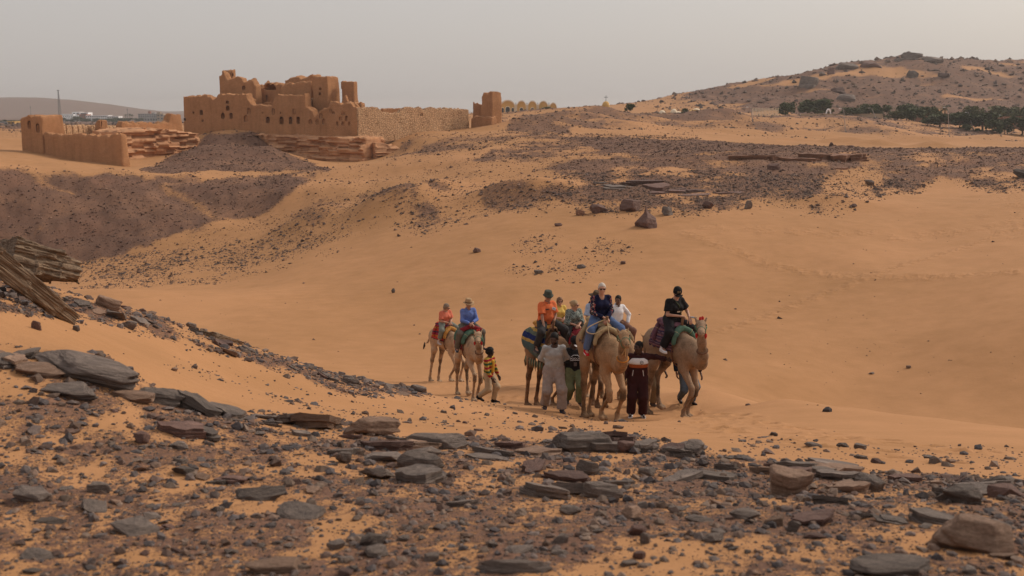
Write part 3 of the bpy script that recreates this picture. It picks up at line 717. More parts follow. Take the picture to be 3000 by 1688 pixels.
hero("lone brown stone on the bowl floor at the pyramid's left", 1626,652,1648,664,'mauve',91,.7,(0,0),.2,'stone',.2,.2,Yr=(60,110))
hero("black upright stone on bare sand left of the riders", 1146,846,1157,860,'slate',92,.8,(0,0),.2,'stone',0,.2,Yr=(50,100))
hero("pair of rust brown stones on the bare sand slope", 1386,726,1412,742,'mauve',93,.8,(0,.3),.2,'stone',.2,.2,Yr=(50,110))
hero("purple brown stone at the right end of the scattered dark stones", 1818,764,1834,776,'mauve',94,.8,(0,0),.2,'stone',.1,.2,Yr=(50,100))
hero("grey stone at the left end of the scattered dark stones", 1564,790,1590,804,'slate',95,.8,(0,0),.2,'stone',.2,.2,Yr=(50,100))
hero("flat grey stone in the middle of the scattered dark stones", 1690,774,1716,788,'slate',96,.8,(0,0),.2,'stone',.4,.2,Yr=(50,100))
hero("dark stone on sand at the right beyond the dune crest", 2546,1090,2562,1098,'slate',97,.8,(0,0),.2,'stone',.2,.2,Yr=(30,80))
hero("tan stone on sand at the right beyond the dune crest", 2654,1070,2672,1081,'tan',98,.8,(0,0),.2,'stone',.2,.2,Yr=(30,80))
for k, (x0, y0, x1, y1) in enumerate(((2428,416,2444,430),(2483,425,2500,434),(2634,431,2643,439))):
    hero(("tallest","widest","smallest")[k] + " square dark block standing on the far edge of the plateau", x0,y0,x1,y1,'mauve',100 + k,.8,(0,0),.1,'boulder',.3,.2,Yr=(110,260))
# --- boulders of the big hill
for lab, x0, y0, x1, y1, sd in (("great round boulder perched on the left skyline of the hill",2340,220,2402,262,110),("boulder on the hill skyline right of the great round one",2420,196,2452,220,111),
    ("small boulder between the two on the hill skyline",2398,210,2420,224,112),("long boulder on the hill skyline",2455,180,2512,206,113),("flat boulder group stone on the hill skyline",2512,176,2586,202,114),
    ("summit boulder of the hill, left half",2644,153,2712,178,115),("summit boulder of the hill, right half",2684,162,2770,186,116),("tan boulder lying above the tree line on the hill",2438,254,2482,277,117),
    ("grey boulder under the tan boulder above the tree line",2448,274,2506,297,118),("dark round boulder in the middle of the hill",2652,204,2692,232,119),("low dark boulder right of the hill's middle",2748,210,2788,230,120),("small skyline boulder left of the summit",2620,168,2650,182,121)):
    hero(lab, x0,y0,x1,y1,'slate' if sd % 3 else 'mauve',sd,.8,(0,.1),.2,'boulder',.2,.45,Yr=(420,900),h=.09)

# --- single stones and plates of the near slope and the spur: broken angular pieces
import bmesh
def hull_mesh(seed, n=15, box=.75):
    rg = np.random.default_rng(seed); bm = bmesh.new()
    for i in range(n):
        v = rg.uniform(-1, 1, 3); v = np.sign(v) * np.abs(v) ** box; v *= .5 / max(np.abs(v).max(), .35); bm.verts.new(tuple(v * rg.uniform(.82, 1.1)))
    r_ = bmesh.ops.convex_hull(bm, input=bm.verts); bmesh.ops.delete(bm, geom=[q for q in r_['geom_interior'] if isinstance(q, bmesh.types.BMVert)], context='VERTS')
    bmesh.ops.bevel(bm, geom=list(bm.edges), offset=.02, segments=1, affect='EDGES', profile=.5)
    me = bpy.data.meshes.new('stone'); bm.to_mesh(me); bm.free(); return me
def plate_mesh(seed):
    """jagged thin slab of two or three beds"""
    rg = np.random.default_rng(seed); mb = MB(); z = -.5; nl = int(rg.integers(2, 4)); n = 15
    base = [.5 * rg.uniform(.62, 1.0) for _ in range(n)]; ph = rg.uniform(0, 6.28)
    for l in range(nl):
        t = 1.0 / nl; sh = rg.normal(0, .035, 2); sc = rg.uniform(.82, 1.0); ring = []
        for i in range(n):
            a = ph + 2 * math.pi * i / n; r = base[i] * sc * rg.uniform(.90, 1.06); ring.append((r * math.cos(a) + sh[0], r * math.sin(a) * .8 + sh[1]))
        n0 = len(mb.v); zt = z + t * rg.uniform(.9, 1.05)
        for zz, k in ((z, .97), (zt, 1.0)):
            for x, y in ring: mb.v.append((x * k, y * k, zz + rg.normal(0, .05)))
        mb.v.append((sh[0], sh[1], zt + .04)); cidx = len(mb.v) - 1
        for i in range(n):
            j = (i + 1) % n; mb.f.append((n0 + i, n0 + j, n0 + n + j, n0 + n + i)); mb.f.append((n0 + n + i, n0 + n + j, cidx))
        mb.f.append(tuple(n0 + i for i in range(n))[::-1]); z += t
    return mb.mesh('rock_plate')
STM = {}
def stone_mesh(kind, seed, mat):
    key = (kind, seed, mat)
    if key not in STM:
        me = hull_mesh(seed) if kind == 'stone' else plate_mesh(seed); me.materials.append(ROCKM[mat]); STM[key] = me
    return STM[key]
def lie(o, x, y, up, jx=.12, rz=0.0):
    """rest on the slope"""
    e = .12; nx = -(gz1(x + e, y) - gz1(x - e, y)) / (2 * e); ny = -(gz1(x, y + e) - gz1(x, y - e)) / (2 * e)
    n = Vector((nx + RNG.normal(0, jx), ny + RNG.normal(0, jx), 1)).normalized(); q = n.to_track_quat('Z', 'Y').to_matrix().to_4x4() @ Matrix.Rotation(rz, 4, 'Z')
    o.rotation_euler = q.to_euler(); o.location = (x, y, gz1(x, y) + up)
# --- layered outcrops: stacks of slabs, each slab a part
def outcrop(label, slabs, mat, seed, name='rock_outcrop', Yr=(80, 140)):
    rg = np.random.default_rng(seed)
    root = None
    for i, (x0, y0, x1, y1, dep) in enumerate(slabs):
        cx = (x0 + x1) / 2; g = on_ground(cx, slabs[-1][3] if dep < 0 else y1, *Yr); Yc = g[1]
        w = (x1 - x0) * Yc / F; zt = P(cx, y0, Yc)[2]; zb = P(cx, y1, Yc)[2]
        if root is None:
            root = empty(name, (float(g[0]), float(Yc), float(g[2]))); tag(root, label, 'rock outcrop')
        d = abs(dep); nsub = max(1, int((x1 - x0) / 52))
        for q in range(nsub):
            o = obj('rock_layer', stone_mesh('plate', 300 + (seed * 5 + i * 3 + q) % 12, mat), parent=root); ww = w / nsub
            o.location = (g[0] - w / 2 + ww * (q + .5) + rg.normal(0, .15) - root.location.x, Yc + d * .5 + rg.normal(0, .35) - root.location.y, (zt + zb) / 2 - .22 + rg.normal(0, .10) - root.location.z)
            o.scale = (ww * rg.uniform(1.4, 2.1), d * rg.uniform(1.0, 1.6), (zt - zb) * rg.uniform(.7, 1.15)); o.rotation_euler = (rg.normal(0, .03), rg.normal(0, .04), rg.uniform(-.4, .4))
    return root
outcrop("overhanging rock ledge with dark hollows beneath on the plateau edge", [(2150,452,2250,468,4),(2240,455,2300,472,3),(2290,458,2380,474,3.5),(2360,450,2450,470,4),(2430,452,2545,476,4.5),(2420,472,2480,482,3),(2410,486,2490,500,3)], 'red', 3)
outcrop("dark finely layered outcrop above the purple boulders", [(1850,530,1950,548,4),(1900,545,2010,560,3),(1840,556,1960,570,3),(1960,552,2080,566,3.5),(1990,566,2070,576,2.5),(2080,556,2150,570,3)], 'mauve', 4)
outcrop("dark low rock bench left of the layered outcrop", [(1738,528,1790,540,3),(1700,540,1760,552,2.5),(1770,536,1850,556,3)], 'slate', 5)

fg_poly = ZONES[0][0]; sp_poly = ZONES[1][0]
LEDGE = [(-20,1030),(300,1052),(450,1138),(600,1200),(1000,1244),(1250,1292),(1500,1292),(1700,1286),(2000,1316),(2300,1350),(2650,1390),(3020,1406)]
lx, ly = [q[0] for q in LEDGE], [q[1] for q in LEDGE]
SP = [(200,880),(450,935),(700,1008),(900,1078),(1100,1126),(1240,1156)]
placed = []
for k in range(100):
    spur = k >= 82
    if spur: px = RNG.uniform(200, 1230); py = np.interp(px, [q[0] for q in SP], [q[1] for q in SP]) + RNG.uniform(0, 22)
    elif k < 52: px = RNG.uniform(-20, 3020); py = np.interp(px, lx, ly) + 4 + abs(RNG.normal(0, 26))
    else: px = RNG.uniform(-20, 3020) ** 1.0; py = np.interp(px, lx, ly) + RNG.uniform(30, 230)
    g = on_ground(px, py, *((9, 24) if spur else (2.6, 11))); wpx = RNG.uniform(90, 230) * (.45 if spur else 1); w = wpx * g[1] / F
    if any((g[0] - a) ** 2 + (g[1] - b) ** 2 < (.8 * r) ** 2 for a, b, r in HERO): continue
    mt = ('slate', 'slate', 'mauve', 'slate', 'tan')[k % 5]; o = obj('rock_plate', stone_mesh('plate', 300 + k % 12, mt)); th = w * RNG.uniform(.10, .22)
    o.scale = (w, w * RNG.uniform(.7, 1.1), th); lie(o, g[0], g[1], th * RNG.uniform(-.05, .35), .10, RNG.uniform(-.5, .5) + math.pi * (k % 2)); placed.append((g[0], g[1], w * .3))
    hue = {'slate': 'dark grey', 'mauve': 'purple brown', 'tan': 'tan'}[mt]; sd_ = "at the left" if px < 1000 else "in the middle" if px < 2000 else "at the right"
    tag(o, "thin " + hue + " slab in the rubble of the stony spur" if spur else ("thin " + hue + " rock plate on the edge of the ledge " + sd_ if k < 52 else "flat " + hue + " rock plate half buried in gravel of the near slope " + sd_), 'rock', 'rock plates of the spur' if spur else ('rock plates of the ledge' if k < 52 else 'rock plates of the slope'))
def where(px, py):
    return ("at the left" if px < 1000 else "in the middle" if px < 2000 else "at the right") + (" below the ledge" if py < 1390 else " halfway down" if py < 1540 else " near the bottom edge")
HUE = {'slate': 'dark grey', 'mauve': 'purple brown', 'tan': 'tan'}
cnt = 0; tries = 0
mats_ = ['slate', 'slate', 'mauve', 'slate', 'tan', 'slate', 'mauve', 'slate']
while cnt < 220 and tries < 6000:
    tries += 1
    spur = cnt % 5 == 4
    if spur: px, py = RNG.uniform(0, 1250), RNG.uniform(770, 1165)
    else: px, py = RNG.uniform(-20, 3020), RNG.uniform(1010, 1688)
    if poly_sd(np.array([px]), np.array([py]), sp_poly if spur else fg_poly)[0] < 4: continue
    g = on_ground(px, py, *((8, 24) if spur else (2.6, 11)))
    wpx = min(120, 18 * RNG.pareto(1.6) + 24) * (0.62 if spur else 1) * (1 if py > 1250 or spur else .85)
    w = wpx * g[1] / F
    if any((g[0] - a) ** 2 + (g[1] - b) ** 2 < (r + w * .4) ** 2 for a, b, r in HERO): continue
    if any((g[0] - a) ** 2 + (g[1] - b) ** 2 < (.75 * (r + w / 2)) ** 2 for a, b, r in placed): continue
    placed.append((g[0], g[1], w / 2))
    mt = mats_[int(RNG.integers(8))]; o = obj('stone', stone_mesh('stone', 200 + int(RNG.integers(18)), mt))
    ht = w * (RNG.uniform(.18, .34) if RNG.random() < .65 else RNG.uniform(.35, .6))
    o.scale = (w, w * RNG.uniform(.55, .95), ht); lie(o, g[0], g[1], ht * .22, .16, RNG.uniform(0, 6.28))
    if spur: tag(o, "broken " + HUE[mt] + " stone among the rubble " + ("at the top" if px < 450 else "in the middle" if px < 850 else "near the tip") + " of the stony spur", 'stone', 'stones of the spur')
    else: tag(o, HUE[mt] + " angular stone in the gravel " + where(px, py), 'stone', 'stones of the near slope')
    cnt += 1
print("stones", cnt, tries)

# --- gravel: everything too small or too many to count
def stone_protos(n, kind):
    g = 1.618
    if kind == 20:
        v = np.array([(-1,g,0),(1,g,0),(-1,-g,0),(1,-g,0),(0,-1,g),(0,1,g),(0,-1,-g),(0,1,-g),(g,0,-1),(g,0,1),(-g,0,-1),(-g,0,1)]) / 1.9
        f = np.array([(0,11,5),(0,5,1),(0,1,7),(0,7,10),(0,10,11),(1,5,9),(5,11,4),(11,10,2),(10,7,6),(7,1,8),(3,9,4),(3,4,2),(3,2,6),(3,6,8),(3,8,9),(4,9,5),(2,4,11),(6,2,10),(8,6,7),(9,8,1)])
    else:
        v = np.array([(1,0,0),(-1,0,0),(0,1,0),(0,-1,0),(.2,.1,1),(-.1,0,-1)], float); f = np.array([(0,2,4),(2,1,4),(1,3,4),(3,0,4),(2,0,5),(1,2,5),(3,1,5),(0,3,5)])
    out = []
    for i in range(n):
        q = v * RNG.uniform(.62, 1.2, (len(v), 1)) + RNG.normal(0, .1, v.shape); out.append(q)
    return np.array(out), f
area = np.zeros(GX.shape); dx = np.gradient(GX, axis=1); dy = np.gradient(GY, axis=0); area = np.abs(dx * dy)
def gravel(name, label, y0, y1, smin_px, pw, cover, kind, cols, nmax, sq=(.35, .75), smax_px=60, floor=.0):
    sel = (GY > y0) & (GY < y1) & (np.abs(GPX - 1500) < 1720) & (GPY < 1800) & (GPY > 100)
    smin = smin_px * GY / F
    w = np.where(sel, np.maximum(ROCK - floor, 0) * area / (smin * smin * 2.2), 0) * cover
    tot = w.sum(); n = int(min(tot, nmax))
    p = (w / tot).ravel(); k = RNG.choice(p.size, n, p=p)
    i, j = np.unravel_index(k, GX.shape)
    X = GX[i, j] + RNG.uniform(-.5, .5, n) * dx[i, j]; Y = GY[i, j] + RNG.uniform(-.5, .5, n) * dy[i, j]
    sz = np.minimum((1 + RNG.pareto(pw, n)) * smin_px, smax_px) * Y / F
    Z = gz(X, Y)
    pv, f = stone_protos(24, kind); q = RNG.integers(0, 24, n)
    V = pv[q] * .5; flat = RNG.uniform(*sq, n); asp = RNG.uniform(.6, 1, n)
    V = V * np.stack([sz, sz * asp, sz * flat], 1)[:, None, :]
    tl = RNG.normal(0, .25, n)[:, None]; V = np.stack([V[..., 0], V[..., 1] - V[..., 2] * tl, V[..., 2] + V[..., 1] * tl], -1)
    a = RNG.uniform(0, 6.283, n); ca, sa = np.cos(a)[:, None], np.sin(a)[:, None]
    V = np.stack([V[..., 0] * ca - V[..., 1] * sa, V[..., 0] * sa + V[..., 1] * ca, V[..., 2]], -1)
    V = V + np.stack([X, Y, Z + sz * flat * .12], 1)[:, None, :]
    FA = (f[None] + (np.arange(n) * pv.shape[1])[:, None, None]).reshape(-1, 3)
    cl = np.array(cols); ci = RNG.integers(0, len(cl), n); c = cl[ci] * RNG.uniform(.65, 1.35, (n, 1))
    C = np.repeat(c, pv.shape[1], 0)
    me = mesh_np(name, V.reshape(-1, 3), FA, False, {'tone': C})
    o = obj(name, me, GRAVEL_MAT); tag(o, label, None, kind='stuff')
    print(name, n, int(tot)); return o
m, nt, b = mat_new('gravel_stones'); GRAVEL_MAT = m
at = N(nt, 'ShaderNodeAttribute', attribute_name='tone'); no = N(nt, 'ShaderNodeTexNoise', i_Scale=60.0, i_Detail=3.0)
geo = N(nt, 'ShaderNodeNewGeometry'); nt.links.new(geo.outputs['Position'], no.inputs['Vector'])
mu = N(nt, 'ShaderNodeMixRGB', blend_type='MULTIPLY'); mu.inputs[0].default_value = .6
nt.links.new(at.outputs['Color'], mu.inputs[1]); nt.links.new(ramp(nt, no.outputs['Fac'], [(.3, (.6, .6, .6)), (.7, (1.3, 1.3, 1.3))]).outputs[0], mu.inputs[2])
nt.links.new(mu.outputs[0], b.inputs['Base Color']); b.inputs['Roughness'].default_value = .85
SL = [(.105, .084, .077), (.140, .106, .092), (.082, .068, .066), (.15, .098, .072), (.18, .126, .094), (.12, .077, .060)]
MV = [(.140, .078, .055), (.17, .096, .066), (.085, .050, .038), (.215, .128, .084), (.12, .066, .048)]
DK = [(.115, .076, .060), (.15, .094, .070), (.095, .066, .056), (.185, .116, .080)]
gravel('gravel', "dark pebbles scattered over the near slope", -2, 11.5, 4.6, 1.75, .70, 20, SL, 31000, smax_px=46)
gravel('gravel', "rubble of the stony spur and pebbles on the trail", 8.4, 36, 5.0, 2.0, .62, 20, SL, 9000, smax_px=34)
gravel('gravel', "small dark stones strewn over the bowl and its far side", 36, 112, 2.9, 2.3, .60, 8, DK, 24000, smax_px=16)
gravel('scree', "purple brown scree on the slopes below the monastery", 112, 235, 2.5, 2.4, .55, 8, MV, 44000, smax_px=13)
gravel('scree', "dark rubble on the far mounds", 235, 412, 2.6, 2.1, .5, 8, DK, 13000, smax_px=13)
gravel('scree', "dark broken rock covering the big hill", 412, 720, 3.0, 1.7, .6, 8, DK, 15000, smax_px=20)
# ------------------------------------------------------------------ the ruined monastery
def make_mud_mat(name, lo, hi, kind):
    m, nt, b = mat_new(name); L = nt.links.new
    tc = N(nt, 'ShaderNodeTexCoord'); sp = N(nt, 'ShaderNodeSeparateXYZ'); L(tc.outputs['Object'], sp.inputs[0])
    ad = N(nt, 'ShaderNodeMath', operation='ADD'); L(sp.outputs[0], ad.inputs[0]); L(sp.outputs[1], ad.inputs[1])
    cb = N(nt, 'ShaderNodeCombineXYZ'); L(ad.outputs[0], cb.inputs[0]); L(sp.outputs[2], cb.inputs[1])
    n0 = N(nt, 'ShaderNodeTexNoise', i_Scale=.22, i_Detail=6.0, i_Roughness=.65); L(tc.outputs['Object'], n0.inputs['Vector'])
    n1 = N(nt, 'ShaderNodeTexNoise', i_Scale=2.5, i_Detail=6.0, i_Roughness=.7); L(tc.outputs['Object'], n1.inputs['Vector'])
    mixn = N(nt, 'ShaderNodeMath', operation='MULTIPLY_ADD'); L(n0.outputs['Fac'], mixn.inputs[0]); mixn.inputs[1].default_value = .6
    h = N(nt, 'ShaderNodeMath', operation='MULTIPLY'); L(n1.outputs['Fac'], h.inputs[0]); h.inputs[1].default_value = .4; L(h.outputs[0], mixn.inputs[2])
    base = ramp(nt, mixn.outputs[0], [(.35, lo), (.65, hi)])
    mu = N(nt, 'ShaderNodeMixRGB', blend_type='MULTIPLY'); L(base.outputs[0], mu.inputs[1])
    bp = N(nt, 'ShaderNodeBump', i_Strength=.8, i_Distance=.12)
    if kind == 'brick':
        wb = N(nt, 'ShaderNodeVectorMath', operation='ADD'); L(cb.outputs[0], wb.inputs[0])
        sc = N(nt, 'ShaderNodeVectorMath', operation='SCALE'); sc.inputs[3].default_value = .22; L(n1.outputs['Color'], sc.inputs[0]); L(sc.outputs[0], wb.inputs[1])
        br = N(nt, 'ShaderNodeTexBrick', i_Scale=1.0); br.inputs['Brick Width'].default_value = .46; br.inputs['Row Height'].default_value = .19
        br.inputs['Mortar Size'].default_value = .03; br.inputs['Mortar Smooth'].default_value = .5
        br.inputs['Color1'].default_value = (1, 1, 1, 1); br.inputs['Color2'].default_value = (.86, .85, .84, 1); br.inputs['Mortar'].default_value = (.66, .62, .58, 1)
        L(wb.outputs[0], br.inputs['Vector']); L(br.outputs['Color'], mu.inputs[2]); mu.inputs[0].default_value = .8
        sub = N(nt, 'ShaderNodeMath', operation='SUBTRACT'); L(n1.outputs['Fac'], sub.inputs[0]); L(br.outputs['Fac'], sub.inputs[1]); L(sub.outputs[0], bp.inputs['Height'])
    elif kind == 'rubble':
        vo = N(nt, 'ShaderNodeTexVoronoi', feature='DISTANCE_TO_EDGE', i_Scale=1.9); mp = N(nt, 'ShaderNodeMapping'); mp.inputs['Scale'].default_value = (1, 1, 1.5)
        L(tc.outputs['Object'], mp.inputs[0]); L(mp.outputs[0], vo.inputs['Vector'])
        r = ramp(nt, vo.outputs['Distance'], [(.0, (.34, .31, .28)), (.13, (1, 1, 1))]); L(r.outputs[0], mu.inputs[2]); mu.inputs[0].default_value = .85
        L(r.outputs[0], bp.inputs['Height'])
    else:   # bedded cliff
        mp = N(nt, 'ShaderNodeMapping'); mp.inputs['Scale'].default_value = (.18, .18, 2.6); L(tc.outputs['Object'], mp.inputs[0])
        n3 = N(nt, 'ShaderNodeTexNoise', i_Scale=1.0, i_Detail=6.0, i_Roughness=.7); L(mp.outputs[0], n3.inputs['Vector'])
        L(ramp(nt, n3.outputs['Fac'], [(.3, (.5, .46, .44)), (.5, (1, 1, 1)), (.7, (1.2, 1.12, 1.0))]).outputs[0], mu.inputs[2]); mu.inputs[0].default_value = .85
        L(n3.outputs['Fac'], bp.inputs['Height'])
    mps = N(nt, 'ShaderNodeMapping'); mps.inputs['Scale'].default_value = (.9, .9, .10); L(tc.outputs['Object'], mps.inputs[0]); ns = N(nt, 'ShaderNodeTexNoise', i_Scale=1.0, i_Detail=5.0, i_Roughness=.7); L(mps.outputs[0], ns.inputs['Vector'])
    st = N(nt, 'ShaderNodeMixRGB', blend_type='MULTIPLY'); st.inputs[0].default_value = (.5 if kind == 'brick' else .45); L(mu.outputs[0], st.inputs[1]); L(ramp(nt, ns.outputs['Fac'], [(.28, (.62, .58, .55)), (.5, (1, 1, 1)), (.75, (1.12, 1.1, 1.06))]).outputs[0], st.inputs[2])
    L(st.outputs[0], b.inputs['Base Color']); L(bp.outputs[0], b.inputs['Normal']); b.inputs['Roughness'].default_value = .95; b.inputs['Specular IOR Level'].default_value = .05
    return m
MUD = make_mud_mat('mud_brick', (.47, .232, .112), (.61, .315, .158), 'brick')
RUB = make_mud_mat('rubble_masonry', (.48, .28, .158), (.60, .385, .225), 'rubble')
CLF = make_mud_mat('bedded_sandstone', (.42, .215, .118), (.60, .335, .185), 'cliff')
WIN = mat_plain('window_painted_shade', (.16, .085, .05), .95, .2, 3)  # lining darker than the walls: shade of the niches put into the colour

def plane_sz(px, py, p0, d):
    r = P(px, py, 1.0) - np.array([0, 0, CAMZ])
    t, s = np.linalg.solve(np.array([[r[0], -d[0]], [r[1], -d[1]]]), p0)
    return s, CAMZ + t * r[2]
_wm = None
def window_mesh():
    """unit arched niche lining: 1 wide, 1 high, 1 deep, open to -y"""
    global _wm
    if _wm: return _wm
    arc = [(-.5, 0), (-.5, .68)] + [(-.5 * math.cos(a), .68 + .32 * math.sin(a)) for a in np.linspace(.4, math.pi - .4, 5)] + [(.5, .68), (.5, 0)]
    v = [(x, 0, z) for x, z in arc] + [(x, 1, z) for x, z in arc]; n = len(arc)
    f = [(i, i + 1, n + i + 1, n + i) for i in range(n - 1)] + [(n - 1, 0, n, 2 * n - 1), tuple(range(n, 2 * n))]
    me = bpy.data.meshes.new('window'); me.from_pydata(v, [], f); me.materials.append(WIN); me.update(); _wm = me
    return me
def wall(name, p0, p1, T, prof, zb, wins=(), mat=None, parent=None, h=.2, ero=.22, slots=(), seed=1, strata=0.0, label=None):
    """mud wall from p0 (left end) to p1 (right end), thickness T away from the viewer; prof / wins in photo pixels on its face"""
    p0 = np.array(p0[:2], float); p1 = np.array(p1[:2], float); L = np.linalg.norm(p1 - p0); d = (p1 - p0) / L
    pr = np.array([plane_sz(x, y, p0, d) for x, y in prof]); zt = pr[:, 1].max() + .6
    f = Field((-.8, -1.2 if strata else -.6, zb), (L + .8, T + .6, zt + .4), h); sl, x, y, z = f.win()
    o_ = np.argsort(pr[:, 0], kind='stable'); top = np.interp(x[:, 0, 0], pr[o_, 0], pr[o_, 1])[:, None, None]
    nz = (fbm(x * .55, y * .55, z * .55, octv=3, seed=seed) - .5)
    nt_ = (vnoise(x * 1.1, y * .7, seed=seed + 3) - .5) * .5 + (vnoise(x * 2.7, y * 2.7, seed=seed + 4) - .5) * .3 + (hash3(np.floor(x * 1.25).astype(np.int64), np.floor(y * .9).astype(np.int64), np.zeros(1, np.int64), seed) - .5) * .55 + (hash3(np.floor(x * 2.9 + 7).astype(np.int64), np.floor(y * .9).astype(np.int64), np.ones(1, np.int64), seed) - .5) * .3
    bat = np.clip((z - zb) / max(zt - zb, 1), 0, 1) * .25         # slight batter
    q = np.maximum(np.maximum(-x + bat, x - L + bat), np.maximum(-y + bat, y - T + bat))
    if strata:
        zl = z * 1.15 + .5 * vnoise(x * .08, z * 0 + 1, seed=seed); lay = np.floor(zl)
        off = hash3(lay.astype(np.int64), np.floor(x / 6 + lay * .37).astype(np.int64), np.zeros(1, np.int64), seed) + .55 * hash3(np.floor(zl * 2.6).astype(np.int64), np.floor(x / 2.4 + lay).astype(np.int64), np.ones(1, np.int64), seed)
        q = np.maximum(np.maximum(-x, x - L), np.maximum(-y - strata + off * strata * 1.5 + (z - zb) * .02, y - T))
    v = np.maximum(q, (z - top) * .8 + nt_ * ero * 2.2) + nz * ero
    f.d[...] = v
    loc = Vector((p0[0], p0[1], 0)); ang = math.atan2(d[1], d[0])
    wl_ = []
    for (wx, wy, ww, wh, *dep) in wins:
        s0, z0 = plane_sz(wx - ww / 2, wy + wh / 2, p0, d); s1, z1 = plane_sz(wx + ww / 2, wy - wh / 2, p0, d)
        dp = dep[0] if dep else min(.9, T * .7); c = (s0 + s1) / 2; hw = (s1 - s0) / 2
        sl2, a, b_, e = f.win((s0 - .5, -1, z0 - .5), (s1 + .5, dp + .4, z1 + .5))
        zc = z1 - hw * .8
        arch = np.where(e > zc, np.sqrt((a - c) ** 2 + ((e - zc) * 1.1) ** 2) - hw, np.abs(a - c) - hw)
        f.cut(sl2, np.maximum(np.maximum(arch, z0 - e), b_ - dp)); wl_.append((c, z0, hw * 2, z1 - z0, dp))
    for (wx, y0, y1, ww) in slots:
        s0, z0 = plane_sz(wx, y1, p0, d); s1, z1 = plane_sz(wx, y0, p0, d)
        sl2, a, b_, e = f.win((s0 - .6, -1, z0), (s0 + .6, .6, z1))
        f.cut(sl2, np.maximum(np.maximum(np.abs(a - s0) - ww / 2, b_ - .45), np.maximum(z0 - e, e - z1)))
    me = f.mesh(name, True); me.set_sharp_from_angle(angle=math.radians(38)); o = obj(name, me, mat or MUD, parent)
    pl = parent.location if parent is not None else Vector((0, 0, 0))
    o.location = loc - Vector((pl.x, pl.y, pl.z)); o.rotation_euler = (0, 0, ang)
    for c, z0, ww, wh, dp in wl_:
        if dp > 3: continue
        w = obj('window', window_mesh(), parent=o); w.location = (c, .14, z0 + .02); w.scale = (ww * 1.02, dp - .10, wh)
    if label and parent is None: pass
    return o
DF = np.array([.9, -.436]); DS = np.array([.436, .9])          # along the front (to the right), into the depth
def line_at(px0, px1, corner, d):
    """points on the line corner + s*d seen in columns px0 and px1"""
    return [corner + d * plane_sz(x, 360, corner, d)[0] for x in (px0, px1)]
CORN = P(1045, 398, 186)[:2]
ZB = P(1045, 398, 186)[2] - .6
keep = empty('monastery_keep', (float(CORN[0]), float(CORN[1]), ZB + .6))
tag(keep, "large ruined mud brick monastery keep with arched windows on the sandstone cliff", 'monastery')
def kw(name, px0, px1, back, T, prof, wins=(), **k):
    a, b_ = line_at(px0, px1, CORN + DS * back, DF)
    return wall(name, a, b_, T, prof, k.pop('zb', ZB), wins, k.pop('mat', MUD), keep, **k)
FW = [(540,350,6,8,.5),(588,330,7,13),(592,354,5,5,.5),(565,330,4,5,.5),(664,300,7,9,.6),(665,317,8,13),(651,340,8,17),(675,340,8,16),(727,326,8,17,.4),(719,348,9,18,.4),(767,330,3,3,.4),(769,353,3,3,.4),(783,352,9,18),(799,327,6,18,.4),(820,331,1.5,6,.3),
      (823,353,9,20),(850,353,8,20),(872,353,8,20),(860,327,6,16,.25),(908,358,7,14,.4),(927,357,7,14,.4),(938,340,7,14,.3),(947,357,7,15,.4),(975,331,5,8,.4),(967,325,5,10,.3),(1004,333,8,8,.3),(996,349,7,12,.4),(1014,348,7,15,.5),(986,363,4,12,.4),(1003,363,5,12,.4),(1023,363,4,12,.4)]
kw('front_wall', 537, 1045, 0, 2.2, [(537,283),(560,283),(565,281),(600,280),(613,284),(620,290),(630,287),(636,276),(719,276),(722,290),(734,308),(795,309),(797,300),(809,279),(888,279),(889,272),(893,283),(895,315),(911,322),(921,343),(930,331),(946,317),(963,312),(966,303),(1021,302),(1027,304),(1038,316),(1045,318)], FW, h=.17, seed=11)
# end pieces and storeys set back from the front
kw('upper_wall', 645, 754, 6, 2.0, [(645,221),(651,206),(654,214),(660,232),(684,232),(689,224),(697,225),(706,227),(709,237),(721,237),(723,230),(733,230),(740,238),(744,248),(752,258),(756,270)], [(712,258,6,12,.5)], seed=12)
kw('turret', 651, 688, 9.0, 1.6, [(651,208),(655,204),(660,203),(669,206),(681,203),(686,207),(688,216)], [(661,218,2,9,.3),(667,219,2,10,.3),(673,219,2,10,.3),(680,219,2,10,.3)], seed=13, zb=ZB + 6)
kw('roof_wall', 719, 800, 7.5, 6.0, [(719,283),(745,282),(748,300),(800,300)], seed=14)
kw('vault', 752, 824, 9, 7.0, [(752,248),(770,247),(772,243),(800,245),(822,248),(824,252)], [(764,254,14,9,5.0),(789,256,34,17,5.5),(780,288,4,20,.5)], seed=15)
kw('roof_turret', 776, 788, 13, 1.5, [(776,241),(779,237),(784,236),(788,243)], seed=16, zb=ZB + 8)
kw('upper_wall', 819, 915, 5, 4.0, [(819,256),(823,248),(830,244),(869,243),(876,241),(915,239)], seed=17)
kw('upper_wall', 836, 921, 10, 4.0, [(836,237),(841,230),(846,224),(860,223),(879,228),(897,226),(904,222),(914,220),(921,224)], seed=18, zb=ZB + 5)
kw('tower_block', 914, 964, 4, 4.2, [(914,224),(964,224)], [(936,260,4,8,.5),(935,275,4,8,.5)], seed=19, ero=.15)
kw('tower_block', 998, 1040, 7, 1.8, [(998,237),(1010,238),(1022,240),(1040,238)], seed=20, ero=.15)
kw('inner_wall', 985, 1040, 3.2, 1.2, [(985,310),(1003,290),(1006,277),(1012,282),(1015,300),(1040,300)], seed=21)
kw('inner_wall', 1032, 1060, 6, 2.0, [(1032,299),(1048,303),(1052,297),(1060,312)], seed=22)
kw('parapet', 960, 1000, 2.6, 1.0, [(960,312),(966,292),(975,292),(980,300),(1000,306)], seed=25)
